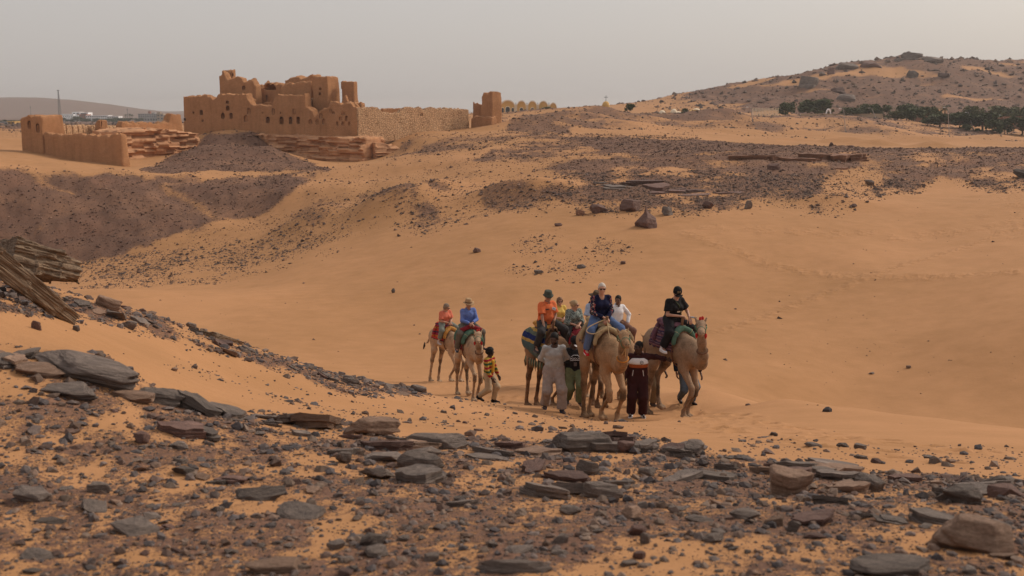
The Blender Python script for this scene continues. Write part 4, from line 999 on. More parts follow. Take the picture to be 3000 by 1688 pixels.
def kside(name, px0, px1, at_px, back, prof, mat=RUB, T=1.4, **k):
    """sunlit wall running into the depth"""
    c = line_at(at_px, at_px, CORN + DS * back, DF)[0]
    a, b_ = line_at(px0, px1, c, DS)
    return wall(name, a, b_, T, prof, k.pop('zb', ZB), (), mat, keep, **k)
kside('rubble_wall', 893, 962, 893, 2.0, [(893,281),(905,286),(918,288),(928,287),(955,287),(962,300)], seed=23)
kside('rubble_wall', 719, 760, 719, 2.0, [(719,283),(742,284),(745,290),(760,292)], mat=MUD, seed=24)
# right enclosure wall and gate tower
def thing_wall(name, label, cat, loc):
    e = empty(name, tuple(float(q) for q in loc)); tag(e, label, cat); return e
rw = thing_wall('enclosure_wall', "sunlit rubble enclosure wall stretching right from the monastery keep", 'wall', P(1210, 392, 198))
R0, R1 = P(1045, 398, 186)[:2] + DF * .3, P(1378, 378, 212)[:2]
wall('wall_face', R0, R1, 1.5, [(1045,317),(1060,316),(1100,315),(1118,317),(1124,326),(1140,330),(1172,330),(1178,322),(1186,317),(1200,315),(1235,315),(1240,321),(1244,322),(1256,318),(1266,316),(1300,317),(1370,319),(1378,321)], ZB - .6, [(1237,336,5,5,.4),(1239,367,3,3,.4)], RUB, rw, seed=31, h=.22)
a, b_ = P(1120, 340, 222)[:2], P(1190, 340, 226)[:2]
wall('inner_ruin', a, b_, 1.5, [(1120,317),(1150,319),(1178,319),(1190,324)], ZB, (), MUD, rw, seed=32, h=.3)
gt = thing_wall('gate_tower', "tall broken gate tower at the right end of the enclosure wall", 'tower', P(1430, 380, 211))
g0, g1 = P(1377, 381, 212)[:2], P(1441, 381, 208.5)[:2]
wall('low_wall', g0, g1, 2.0, [(1377,343),(1400,342),(1441,341)], ZB - .3, (), MUD, gt, seed=33)
wall('tower_shaft', P(1406, 381, 211.5)[:2], P(1441.5, 381, 209.2)[:2], 3.4, [(1405,300),(1407,290),(1405,276),(1412,272),(1424,271),(1432,268),(1442,268)], ZB - .3, (), MUD, gt, seed=34, ero=.25)
wall('broken_wall', P(1384, 381, 216)[:2], P(1420, 381, 216)[:2], 1.2, [(1384,304),(1389,302),(1391,308),(1396,300),(1400,300),(1402,308),(1420,308)], ZB, (), MUD, gt, seed=35, ero=.3)
wall('broken_wall', P(1438, 381, 213)[:2], P(1462, 381, 222)[:2], 1.2, [(1438,322),(1452,324),(1455,330),(1460,322),(1462,323)], ZB, (), MUD, gt, seed=36)
# left enclosure
lw = thing_wall('enclosure_wall', "long smooth shaded enclosure wall left of the monastery keep", 'wall', P(230, 470, 164))
A0, A1 = P(126, 450, 169)[:2], P(358, 486, 157)[:2]
wall('wall_face', A0, A1, 1.6, [(126,388),(135,392),(160,391),(168,393),(200,393),(240,394),(280,395),(320,396),(358,396)], P(358, 486, 157)[2] - 1.2, (), MUD, lw, seed=41, h=.25)
lt = thing_wall('corner_tower', "square corner tower with two slit windows at the far left", 'tower', P(95, 446, 171))
B0, B1 = P(62, 442, 172)[:2], P(127, 450, 168.8)[:2]
dB = (B1 - B0) / np.linalg.norm(B1 - B0)
wall('tower_shaft', B0, B1, 4.6, [(62,342),(70,340),(100,340),(118,340),(127,343)], P(95, 446, 171)[2] - 1.5, [(82,366,5,22,.5),(107,376,6,26,.5)], MUD, lt, seed=42, ero=.18)
iw = thing_wall('inner_enclosure_wall', "low sunlit wall with slots cut as buttress shadows inside the left enclosure", 'wall', P(260, 400, 205))
I0 = P(150, 400, 190)[:2]; I1 = P(365, 400, 218)[:2]
wall('wall_face', I0, I1, 1.2, [(150,364),(163,366),(250,366),(300,368),(365,369)], P(260, 400, 205)[2] - 3, (), RUB, iw, seed=43, slots=[(x, 366, 394, .30) for x in (178,198,216,233,247,262,279,289,326,338)])  # slots carved into the face stand in for the shadows of buttresses
tt = thing_wall('turret', "small round topped turret on the slotted wall inside the left enclosure", 'tower', P(298, 400, 203))
T0, T1 = P(276, 400, 205)[:2], P(299, 400, 203.5)[:2]
wall('turret_shaft', T0, T1, 1.8, [(276,362),(280,354),(287,351),(299,351)], P(298, 400, 203)[2] - 2, (), MUD, tt, seed=44, h=.15, ero=.12)
wall('turret_side', P(298, 400, 203.2)[:2], P(321, 400, 206)[:2], 1.2, [(298,352),(306,352),(315,356),(318,370),(322,392)], P(298, 400, 203)[2] - 2, [(303,372,3,36,.5)], MUD, tt, seed=45, h=.15, ero=.12)
rb = thing_wall('rubble_wall', "broken rubble wall on the rock ledge left of the keep", 'wall', P(450, 395, 184))
wall('wall_face', P(358, 395, 178)[:2], P(540, 395, 190)[:2], 2.0, [(358,364),(363,358),(420,358),(480,359),(497,357),(503,337),(520,336),(523,341),(537,338),(540,334)], ZB - 2.0, (), MUD, rb, seed=46, h=.22, ero=.3)
# cliffs the keep stands on
def cliff(p0, p1, T, prof, zb, seed, st=1.1):
    o = wall('cliff', p0, p1, T, prof, zb, (), CLF, None, h=.23, ero=.16, seed=seed, strata=st)
    tag(o, "layered sandstone cliff under the monastery", None, kind='structure'); return o
cz = P(1000, 480, 173)[2] - 1.5
c0 = line_at(745, 1062, CORN - DS * 3.4, DF)
cliff(c0[0], c0[1], 7, [(745,394),(800,396),(900,400),(1000,402),(1062,402)], cz, 51)
cliff(P(1052, 402, 184)[:2], P(1130, 402, 187)[:2], 9, [(1052,402),(1100,404),(1130,408)], cz, 52)
cliff(P(1100, 440, 182)[:2], P(1178, 440, 184)[:2], 6, [(1100,420),(1140,424),(1168,432),(1180,448)], cz, 53)
cliff(P(356, 400, 172)[:2], P(590, 400, 187)[:2], 8, [(356,386),(400,378),(430,376),(500,380),(560,388),(590,392)], P(400, 480, 165)[2] - 1.5, 54)
print("monastery done")
# ------------------------------------------------------------------ town, trees and buildings in the distance
M_WHITE = mat_plain('whitewash', (.88, .87, .86), .8, .04, .3)
M_GREYW = mat_plain('grey_render', (.36, .34, .33), .85, .1, .3)
M_TANB = mat_plain('tan_render', (.40, .30, .21), .9, .1, .3)
M_YEL = mat_plain('ochre_render', (.66, .40, .14), .9, .08, .5)
M_CREAM = mat_plain('cream_trim', (.80, .66, .48), .9, .06, .5)
M_REDB = mat_plain('red_render', (.33, .13, .085), .9, .1, .3)
M_GLASS = mat_plain('dark_pane', (.035, .04, .045), .3, .2, 1.0, spec=.5)
M_IRON = mat_plain('dark_metal', (.12, .115, .115), .6, .1, 2, spec=.4)
M_POLE = mat_plain('galvanised_pole', (.38, .33, .30), .6, .12, 3, spec=.4)
M_BRICKW = mat_plain('brown_brick_wall', (.24, .125, .082), .95, .15, .6)
M_TRUNK = mat_plain('bark', (.13, .09, .06), .95, .2, 6)
def leaf_mat(name, lo, hi):
    m, nt, b = mat_new(name); L = nt.links.new
    geo = N(nt, 'ShaderNodeNewGeometry'); oi = N(nt, 'ShaderNodeObjectInfo'); no = N(nt, 'ShaderNodeTexNoise', i_Scale=.5, i_Detail=4.0); L(geo.outputs['Position'], no.inputs['Vector'])
    ad = N(nt, 'ShaderNodeMath', operation='ADD'); L(no.outputs['Fac'], ad.inputs[0])
    mr = N(nt, 'ShaderNodeMapRange'); mr.inputs[3].default_value = -.18; mr.inputs[4].default_value = .18; L(geo.outputs['Random Per Island'], mr.inputs[0]); L(mr.outputs[0], ad.inputs[1])
    L(ramp(nt, ad.outputs[0], [(.3, lo), (.7, hi)]).outputs[0], b.inputs['Base Color']); b.inputs['Roughness'].default_value = .8
    return m
M_LEAF = [leaf_mat('dark_foliage', (.035, .046, .018), (.095, .112, .044)), leaf_mat('olive_foliage', (.045, .055, .018), (.115, .120, .045)), leaf_mat('palm_foliage', (.045, .058, .026), (.12, .135, .062))]
def crown_mesh(seed, n=1500, leaf=.85):
    rg = np.random.default_rng(seed); cl = []
    for i in range(26):
        a, r, z = rg.uniform(0, 6.28), math.sqrt(rg.uniform(0, 1)) * .36, rg.uniform(.24, .86)
        rr = rg.uniform(.10, .19) * (1.1 - .5 * abs(z - .5)); cl.append((r * math.cos(a) * (1.15 - .5 * max(0, z - .5)), r * math.sin(a) * (1.15 - .5 * max(0, z - .5)), z, rr))
    cl = np.array(cl); k = rg.integers(0, len(cl), n)
    d = rg.normal(0, 1, (n, 3)); d /= np.linalg.norm(d, axis=1)[:, None]; d *= rg.uniform(.55, 1.05, (n, 1))
    c = cl[k, :3] + d * cl[k, 3:4]
    u = rg.normal(0, 1, (n, 3)); u /= np.linalg.norm(u, axis=1)[:, None]; w = np.cross(u, rg.normal(0, 1, (n, 3))); w /= np.linalg.norm(w, axis=1)[:, None]
    s = leaf * rg.uniform(.5, 1.1, (n, 1)) * .08
    V = np.stack([c - u * s, c + w * s * .6, c + u * s, c - w * s * .6], 1).reshape(-1, 3)
    return mesh_np('crown', V, np.arange(4 * n).reshape(-1, 4), False)
def trunk_mesh(seed):
    rg = random.Random(seed); mb = MB(); mb.tube([(0, 0, -.05), (.01, 0, .15), (.0, .01, .3), (.01, 0, .55)], [.03, .024, .02, .008], 6)
    for i in range(6):
        a = rg.uniform(0, 6.28); z = rg.uniform(.18, .4); r = rg.uniform(.18, .32)
        mb.tube([(0, 0, z), (r * .5 * math.cos(a), r * .5 * math.sin(a), z + .12), (r * math.cos(a), r * math.sin(a), z + .28)], [.014, .01, .004], 5)
    return mb.mesh('trunk')
CR = [crown_mesh(i) for i in range(4)]; TK = [trunk_mesh(i) for i in range(4)]
for m_ in TK: m_.materials.append(M_TRUNK)
CRM = {}
def tree(label, px, pb, pt, wpx, Y, seed, kind=0, group='trees before the hill'):
    x = (px - 1500) / F * Y; z = gz1(x, Y); hgt = (P(px, pt, Y)[2] - z); w = wpx / F * Y
    r = empty('tree', (x, Y, z), seed * 1.3); tag(r, label, 'tree', group)
    key = (seed % 4, kind)
    if key not in CRM: q = CR[seed % 4].copy(); q.materials.append(M_LEAF[kind]); CRM[key] = q
    for nm, me in (('trunk', TK[seed % 4]), ('crown', CRM[key])):
        o = obj(nm, me, parent=r); o.scale = (w * 1.18, w * 1.18, max(hgt, 1) * 1.12)
    return r
def palm_meshes():
    mb = MB(); mb.tube([(0, 0, -.1), (.01, 0, .35), (.02, 0, .72)], [.035, .028, .03], 7); V = []; Q = []; rg = random.Random(3)
    for i in range(30):
        a = rg.uniform(0, 6.28); e = rg.uniform(-.3, 1.3); L = rg.uniform(.26, .34); p = Vector((.02, 0, .72)); ca, sa = math.cos(a), math.sin(a); s_ = Vector((-sa, ca, 0))
        prev = None
        for t in range(6):
            u = t / 5; el = e - u * u * 1.5; p = p + Vector((ca * math.cos(el), sa * math.cos(el), math.sin(el))) * (L / 6); wd = .035 * (1 - u * .8)
            n0 = len(V); V += [tuple(p - s_ * wd - Vector((0, 0, wd * .5))), tuple(p), tuple(p + s_ * wd - Vector((0, 0, wd * .5)))]
            if prev is not None: Q += [(prev, n0, n0 + 1, prev + 1), (prev + 1, n0 + 1, n0 + 2, prev + 2)]
            prev = n0
    me = mesh_np('crown', np.array(V), np.array(Q), False); me.materials.append(M_LEAF[2]); tm = mb.mesh('trunk'); tm.materials.append(M_TRUNK); return tm, me
PTK, PCR = palm_meshes()
def palm(label, px, pb, pt, Y, group='palms before the hill', seed=0):
    x = (px - 1500) / F * Y; z = gz1(x, Y); h_ = P(px, pt, Y)[2] - z
    r = empty('palm_tree', (x, Y, z), seed); tag(r, label, 'palm tree', group)
    for nm, me in (('trunk', PTK), ('crown', PCR)): obj(nm, me, parent=r).scale = (h_ * .95,) * 3
    return r
TREES = [("dark tree left of the small pale domes at the hill foot",2296,335,304,46,405,0),("largest dark tree behind the low tan wall",2375,334,291,88,410,0),("round dark bush tree right of the white arch",2477,344,316,58,390,0),
 ("loose olive tree behind the second light pole",2528,346,304,62,400,1),("dark tree beside the thin grey post",2560,346,312,56,395,0),("pale green low tree before the palms",2606,352,326,52,380,1),("dense round tree at the right foot of the sand mound",2660,367,319,62,368,0),
 ("tall dark tree left of the lamp post",2738,381,333,86,352,0),("dark tree just right of the lamp post",2795,378,334,62,356,0),("bright green tree high behind the brick wall",2832,334,311,52,420,1),("small round tree right of the lamp post",2815,390,366,28,345,0),
 ("broad dark tree before the brick wall",2862,384,331,100,352,0),("low dark tree at the foot of the broad one",2890,396,355,46,342,0),("wide tree behind the right end of the brick wall",2925,332,311,86,425,1),("slim dark tree near the right light pole",2926,388,350,42,348,0),
 ("dark spreading tree at the right edge",2978,402,340,84,340,0),("tree far behind at the right edge",3000,338,318,50,420,1),("tiny conical shrub between the trunks",2848,393,376,16,343,0),("small shrub on the sand by the trees",2912,397,380,20,341,0),
 ("grey green tree behind the sand mound",2705,345,312,60,412,1),("dark tree behind the dense round tree",2640,346,310,60,405,0),("small bush beside the gatehouse vaults",1598,330,313,24,425,1),("small dark bush among the pale domes",1999,333,319,18,415,0),("grey shrub on the mound with the domed chapel",1840,318,304,26,310,1),("dark tree cut by the right border of the view",3060,402,338,90,340,0)]
for k, (lab, px, pb, pt, w, Y, kd) in enumerate(TREES): tree(lab, px, pb, pt, w, Y, k, kd)
for k, (lab, px, pb, pt, Y) in enumerate((("palm with drooping fronds in the middle of the tree belt",2588,342,302,415),("broad palm right of the drooping one",2612,342,306,412),("palm left of the great feathery palm",2672,340,303,420),("great feathery palm above the dark trees",2750,340,299,415),("palm low among the trees behind the lamp post",2692,340,306,418))): palm(lab, px, pb, pt, Y, seed=k * 1.1)
# boundary walls in the tree belt
def lowwall(name, label, a, b, top, mat, T=.6, zb=3.0):
    p0, p1 = P(*a), P(*b); d = p1[:2] - p0[:2]; L = np.linalg.norm(d); ang = math.atan2(d[1], d[0])
    r = empty(name, (p0[0], p0[1], p0[2]), ang); tag(r, label, 'wall'); h_ = top
    MB().box((L / 2, T / 2, (h_ - zb) / 2), (L, T, h_ + zb)).build('wall_face', mat, r)
    MB().box((L / 2, T / 2, h_ + .08), (L + .1, T + .12, .16)).build('coping', mat, r)
    for i in range(int(L // 9) + 1): MB().box((i * 9.0, T / 2, (h_ - zb) / 2 + .1), (.7, T + .25, h_ + zb + .25)).build('pier', mat, r)
    return r
lowwall('boundary_wall', "brown brick boundary wall behind the dark trees at right", (2685,362,400), (3080,366,396), 2.6, M_BRICKW)
lowwall('boundary_wall', "low tan boundary wall below the largest dark tree", (2349,346,392), (2585,348,388), 1.5, M_TANB)
lowwall('boundary_wall', "tan wall below the cluster of pale domes", (1943,340,415), (2062,338,415), 1.2, M_TANB)
# picket fence
r = empty('fence', tuple(P(2204, 333, 400))); tag(r, "pale paling fence right of the pale domes", 'fence')
for i in range(19):
    q = P(2204 + i * 4.2, 333 + i * .1, 400); q = q - np.array(r.location); MB().box((q[0], q[1], .7), (.22, .15, 3.0)).build('picket', M_CREAM, r)
q = P(2280, 335, 400) - np.array(r.location); MB().box((q[0] / 2, q[1] / 2 + .15, 1.3), (q[0], .1, .2)).build('rail', M_CREAM, r)
# vaulted yellow gatehouse
def pointed(w, h_, sh, n=7):
    """pointed arch outline, base at z=0"""
    pts_ = [(-w / 2, 0), (-w / 2, sh)]
    for i in range(1, n): t = i / n; pts_.append((-w / 2 * math.cos(t * math.pi / 2) ** .95, sh + (h_ - sh) * math.sin(t * math.pi / 2) ** .92))
    pts_.append((0, h_)); pts_ += [(-x, z) for x, z in pts_[-2::-1]]
    return pts_
YV = 430.0
vr = empty('vaulted_building', tuple(P(1550, 330, YV))); tag(vr, "long ochre building of pointed vaults with round windows behind the gate tower", 'building')
def vx(px): return (px - 1550) / F * YV
for k, (x0, x1, yt, doors) in enumerate(((1432,1462,294,1),(1467,1510,293.5,3),(1514,1542,295,1),(1546,1573,295.5,1),(1577,1605,296,1),(1609,1630,301,0))):
    cx, w = (vx(x0) + vx(x1)) / 2, vx(x1) - vx(x0); h_ = P(1550, yt, YV)[2] - vr.location.z; T_ = Matrix.Translation((cx, 0, 0))
    v_ = MB().prism([(x, z - (1.5 if z == 0 else 0)) for x, z in pointed(w * .96, h_ * .96, h_ * .38)], 0, 12, T_).build('vault', M_YEL, vr)
    out = pointed(w * 1.03, h_ * 1.02, h_ * .40); inn = pointed(w * .90, h_ * .92, h_ * .38); mb = MB(); n = len(out)
    for a, b in zip(range(n - 1), range(1, n)):
        mb.prism([out[a], out[b], inn[b], inn[a]], -.35, .35, T_)
    mb.build('arch_trim', M_CREAM, v_)
    mb = MB(); mb.lathe([(0.01, -.2), (w * .055 + .1, -.2), (w * .055 + .1, .05)], (0, 0, 0), 10, M=T_ @ Matrix.Translation((0, 0, h_ * .72)) @ Matrix.Rotation(math.pi / 2, 4, 'X')); mb.build('round_window', M_WHITE, v_)
    for dx_, dw, dh in ([(0, .32, .40)] if doors == 1 else [(0, .28, .46), (-.34, .15, .38), (.34, .15, .38)] if doors == 3 else []):
        MB().prism([(x, z - .8 if z == 0 else z) for x, z in pointed(w * dw, h_ * dh, h_ * dh * .62)], -.16, .1, T_ @ Matrix.Translation((dx_ * w, 0, 0))).build('door', M_GLASS, v_)
        o_, i_ = pointed(w * dw * 1.3, h_ * dh * 1.14, h_ * dh * .64), pointed(w * dw, h_ * dh, h_ * dh * .62); mb = MB()
        for a in range(len(o_) - 1): mb.prism([o_[a], o_[a + 1], i_[a + 1], i_[a]], -.25, .1, T_ @ Matrix.Translation((dx_ * w, 0, 0)))
        mb.build('door_trim', M_CREAM, v_)
for px in (1464.5, 1512, 1544, 1575, 1607):
    z = P(px, 303.5, YV)[2] - vr.location.z; mb = MB(); mb.box((vx(px), 0, z), (.12, .12, .95)); mb.box((vx(px), 0, z + .12), (.7, .12, .12)); mb.build('cross', M_IRON, vr)
    MB().box((vx(px), 1, z / 2 - 1), (.9, 1.5, z + 1.2)).build('pier', M_CREAM, vr)
# domed chapel with cross
def dome(label, px, pb, pt, wpx, Y, mat, cross=False, wallh=.0):
    q = P(px, pb, Y); r = empty('domed_building', tuple(q)); tag(r, label, 'building'); R_ = wpx / 2 / F * Y; H_ = P(px, pt, Y)[2] - q[2]
    wl_ = H_ * wallh; prof = [(R_ * math.cos(a), wl_ + (H_ - wl_) * math.sin(a)) for a in np.linspace(0, math.pi / 2 - .02, 9)]
    MB().lathe(prof, seg=20).build('dome', mat, r, True); MB().lathe([(R_ * 1.04, -2.5), (R_ * 1.04, wl_ * .6), (R_ * 1.08, wl_ * .6 + .1), (R_ * .98, wl_ + .15)], seg=20).build('drum', M_CREAM if not cross else mat, r)
    if cross:
        mb = MB(); mb.box((0, 0, H_ + .85), (.14, .14, 1.9)); mb.box((0, 0, H_ + 1.25), (1.25, .14, .14)); mb.build('cross', M_IRON, r)
    return r
dome("ochre dome topped by a dark cross behind the mound", 1775, 312, 296.5, 21, 330, M_YEL, True, .25)
for k, (lab, px, pb, pt, w) in enumerate((("leftmost pale dome of the cluster at the hill foot",1940,334,323,20),("pale dome above the long tan wall",1986,336,326,27),("second pale dome above the long tan wall",2010,336,326,24),("small pale dome behind the long tan wall",1974,332,319,20),("larger pale dome at the back of the cluster",2040,330,317.5,30),("pale dome right of the ochre vault",2094,332,319,22),("rightmost pale dome of the cluster",2112,334,323,17),("tiny pale dome beside the fence",2288,338,331,13),("pale dome right of the fence",2304,338,331,18),("pale dome at the middle of the cluster's back",2068,330,319,24))):
    dome(lab, px, pb, pt, w, 425 + (k % 3) * 4, M_CREAM)
r = empty('vaulted_house', tuple(P(2066, 336, 418))); tag(r, "ochre barrel vaulted house among the pale domes", 'building')
for x0, x1, h_ in ((2022, 2056, 321), (2054, 2088, 323)):
    cx, w = ((x0 + x1) / 2 - 2066) / F * 418, (x1 - x0) / F * 418; hh = P(2066, h_, 418)[2] - r.location.z
    MB().prism([(x, z - (1.5 if z == 0 else 0)) for x, z in pointed(w, hh, hh * .3)], 0, 5, Matrix.Translation((cx, 0, 0))).build('vault', M_YEL, r)
r = empty('white_arch', tuple(P(2427, 345, 398))); tag(r, "small white pointed arch monument among the trees", 'monument')
o_, i_ = pointed(2.0, 3.6, 1.6), pointed(1.3, 2.9, 1.5); mb = MB()
for a in range(len(o_) - 1): mb.prism([o_[a], o_[a + 1], i_[a + 1], i_[a]], 0, .6)
mb.build('arch', M_WHITE, r); MB().box((0, .3, -.5), (2.3, .8, 1.0)).build('plinth', M_TANB, r)
# light poles
def light_pole(label, pxb, pxt, pt, Y, lamp=0):
    x = (pxb - 1500) / F * Y; z = gz1(x, Y); top = P(pxt, pt, Y); r = empty('light_pole', (x, Y, z)); tag(r, label, 'light pole', 'light poles on the sand')
    h_ = top[2] - z; dx_ = top[0] - x
    MB().tube([(0, 0, -.3), (dx_ * .5, 0, h_ * .5), (dx_, 0, h_)], [.13, .10, .07], 8).build('pole', M_POLE, r)
    MB().tube([(0, 0, -.2), (0, 0, .9)], [.17, .17], 8).build('base', M_IRON, r)
    a = MB(); a.tube([(dx_, 0, h_ - .1), (dx_ - .25, 0, h_ + .15), (dx_ - .8, 0, h_ + .22)], .05, 6); arm = a.build('arm', M_POLE, r)
    MB().box((dx_ - 1.0, 0, h_ + .2), (.6, .25, .14)).build('lamp_head', M_WHITE, r)
    return r
light_pole("leaning light pole on the sand below the pale domes", 2196, 2200, 316, 281); light_pole("light pole left of the sand mound", 2467, 2472, 320, 283)
light_pole("lamp post with a curved head before the tall dark tree", 2769, 2777, 317, 276); light_pole("light pole between the trees at right", 2836, 2838, 331, 352); light_pole("rightmost light pole among the trees", 2935, 2938, 339, 350)
light_pole("thin far post beside the dark trees", 2553, 2554, 318, 380); light_pole("thin far post near the palms", 2604, 2605, 313, 395)
# ---- the town across the valley
def block(root, x0, x1, y0, y1, Y, dep, mat, floors=0, wmat=None, nwin=0):
    q0, q1 = P(x0, y1, Y) - np.array(root.location), P(x1, y0, Y) - np.array(root.location); w = q1[0] - q0[0]; h_ = q1[2] - q0[2]; cx = (q0[0] + q1[0]) / 2
    wl_ = MB().box((cx, q0[1] + dep / 2, q0[2] + h_ / 2 - 4), (w, dep, h_ + 8)).build('wall', mat, root)
    MB().box((cx, q0[1] + dep / 2, q0[2] + h_ + .2), (w + .8, dep + .8, .4)).build('roof', mat, root)
    for fl in range(floors):
        fh = h_ / floors; zc = q0[2] + fh * (fl + .5)
        for k in range(nwin):
            c = q0[0] + w * (k + .5) / nwin; MB().box((c, q0[1] - .03, zc), (w / nwin * .62, .25, fh * .52)).build('window', wmat or M_GLASS, wl_)
YH = 1350.0
r = empty('hotel', tuple(P(250, 352, YH))); tag(r, "white stepped hotel with terraces and rows of dark windows across the valley", 'hotel')
for i in range(5): block(r, 168 + i * 3.2, 229 - (0 if i < 4 else 14), 357 - (i + 1) * 4.4, 357 - i * 4.4 + .6, YH + i * 3, 20, M_WHITE, 1, M_GLASS, 9)
block(r, 212, 232, 329, 337, YH + 20, 15, M_WHITE, 1, M_GLASS, 2); block(r, 214, 250, 331, 336.5, YH + 22, 15, M_WHITE); block(r, 232, 258, 330, 338, YH + 18, 14, M_WHITE, 1, M_GLASS, 1)
block(r, 228, 253, 336, 350, YH + 12, 15, M_REDB, 3, M_GLASS, 3); block(r, 252, 316, 339, 352, YH + 10, 15, M_WHITE, 2, M_GLASS, 12); block(r, 314, 346, 341, 355, YH + 4, 15, M_WHITE, 2, M_GLASS, 5)
r = empty('large_building', tuple(P(450, 352, 1400))); tag(r, "wide tan building with rooftop turret across the valley", 'building')
block(r, 405, 462, 334, 345, 1400, 20, M_GREYW, 2, M_GLASS, 9); block(r, 415, 470, 345, 356, 1395, 20, M_GREYW, 1, M_GLASS, 7); block(r, 460, 478, 334, 352, 1390, 20, M_TANB, 2, M_GLASS, 2); block(r, 434, 439, 327, 335, 1402, 5, M_REDB); block(r, 476, 512, 338, 354, 1392, 20, M_TANB, 2, M_GLASS, 3); block(r, 444, 452, 331, 335, 1402, 6, M_GREYW); block(r, 461, 469, 329, 335, 1402, 6, M_TANB)
r = empty('apartment_house', tuple(P(33, 377, 620))); tag(r, "yellow apartment house at the far left edge", 'building'); block(r, 24, 42, 357, 378, 620, 8, M_YEL, 3, M_GLASS, 2)
r = empty('apartment_house', tuple(P(8, 377, 640))); tag(r, "grey apartment house cut by the left edge", 'building'); block(r, -20, 22, 359, 379, 640, 8, M_GREYW, 3, M_GLASS, 5)
r = empty('small_house', tuple(P(54, 378, 600))); tag(r, "small pinkish house beside the corner tower", 'building'); block(r, 46, 64, 367, 380, 600, 8, M_REDB, 1, M_GLASS, 2)
for k, (px, Y, h_, w) in enumerate(((20,900,9,40),(60,950,9,50),(48,700,7,18),(200,1250,13,26),(243,1230,15,30),(270,1240,12,26),(225,1240,9,26),(180,1230,9,24),(300,1235,11,30),(335,1230,12,36),(362,1240,13,36),(390,1250,12,34),(420,1260,10,30),(372,1300,9,30),(350,1200,8,30))):
    x = (px - 1500) / F * Y; z = gz1(x, Y); pt = 844 - 0; r = empty('tree', (x, Y, z), k); tag(r, ["green tree in the town across the valley, number of a hazy row", "hazy town tree before the white hotel"][1] if 160 < px < 320 else ("hazy town tree right of the white hotel" if px >= 320 else "hazy town tree at the far left"), 'tree', 'hazy trees of the town')
    key = (k % 4, 0)
    if key not in CRM: q = CR[k % 4].copy(); q.materials.append(M_LEAF[0]); CRM[key] = q
    for nm, me in (('trunk', TK[k % 4]), ('crown', CRM[key])): obj(nm, me, parent=r).scale = (w * Y / F / .95, w * Y / F / .95, h_ * .48)
for k, px in enumerate((384, 396, 403)): palm(("left", "middle", "right")[k] + " of three hazy palms beside the wide tan building", px, 345, 331 if k != 1 else 329, 1380, 'hazy palms of the town', k)
# lattice mast
mq = P(176, 345, 1200); r = empty('radio_mast', tuple(mq)); tag(r, "tall lattice radio mast rising over the white hotel", 'mast'); H_ = P(176, 266, 1200)[2] - mq[2]; mb = MB()
def lp(i, t): w = 2.6 * (1 - t) + .55; return Vector(((-w, w, w, -w)[i] * .5, (-w, -w, w, w)[i] * .5, t * H_))
for i in range(4): MB().tube([lp(i, 0) - Vector((0, 0, 5)), lp(i, .5), lp(i, 1)], .17, 5).build('leg', M_IRON, r)
for k in range(14):
    mb = MB()
    for i in range(4):
        t = k / 14; mb.tube([lp(i, t), lp((i + 1) % 4, t + 1 / 14)], .07, 4, False); mb.tube([lp(i, t), lp((i + 1) % 4, t)], .07, 4, False)
    mb.build('brace', M_IRON, r)
MB().box((0, 0, H_ + .4), (2.4, 1.6, .8)).build('antenna', M_IRON, r)
for px, pt, Y, lab in ((91, 309, 2300, "faint thin mast on the far left ridge"), (374, 317, 2000, "faint thin mast between hotel and tan building")):
    q = P(px, 342, Y); r = empty('radio_mast', tuple(q)); tag(r, lab, 'mast'); hh = P(px, pt, Y)[2] - q[2]
    MB().tube([(0, 0, -8), (0, 0, hh)], [.8, .35], 6).build('pole', M_IRON, r); MB().box((0, 0, hh * .8), (1.6, 1.0, 2.5)).build('antenna', M_IRON, r)
# ------------------------------------------------------------------ dusty air
hz = MB(); hz.box((0, 3000, CAMZ + 15), (14000, 9000, 130)).build('haze', None)
hz_o = bpy.data.objects['haze']; m = bpy.data.materials.new('dusty_air'); m.use_nodes = True; nt = m.node_tree
for n in list(nt.nodes): nt.nodes.remove(n)
ou = nt.nodes.new('ShaderNodeOutputMaterial'); pv = nt.nodes.new('ShaderNodeVolumePrincipled')
pv.inputs['Density'].default_value = .00018; pv.inputs['Color'].default_value = (.90, .86, .84, 1); pv.inputs['Anisotropy'].default_value = .3
nt.links.new(pv.outputs[0], ou.inputs['Volume']); hz_o.data.materials.append(m); tag(hz_o, "pale dust haze filling the air", None, kind='stuff')
# ------------------------------------------------------------------ camels and people: bodies from smooth blended fields
def V3(*a): return np.array(a, float)
def nrm(v): v = np.array(v, float); return v / (np.linalg.norm(v) + 1e-9)
def ik(a, c, l1, l2, pole):
    a, c = np.array(a, float), np.array(c, float); d = c - a; L = min(np.linalg.norm(d), (l1 + l2) * .999); u = nrm(d); c = a + u * L
    x = (L * L + l1 * l1 - l2 * l2) / (2 * L); h_ = math.sqrt(max(l1 * l1 - x * x, 0)); p = np.array(pole, float); p = nrm(p - u * (p @ u))
    return a + u * x + p * h_, c
def rotz(p, a): c, s = math.cos(a), math.sin(a); return V3(p[0] * c - p[1] * s, p[0] * s + p[1] * c, p[2])
def cmesh(name, parts, attrs=None):
    """several (V,Q) pieces as one mesh"""
    vs, qs, n = [], [], 0
    for V, Q in parts: vs.append(V); qs.append(Q + n); n += len(V)
    V = np.concatenate(vs); return mesh_np(name, V, np.concatenate(qs), True, attrs(V) if attrs else None)
def fmat(name, col, **k): return mat_plain(name, col, k.pop('rough', .9), k.pop('var', .14), k.pop('scale', 14.0), k.pop('bump', .25), k.pop('bscale', 60.0), **k)

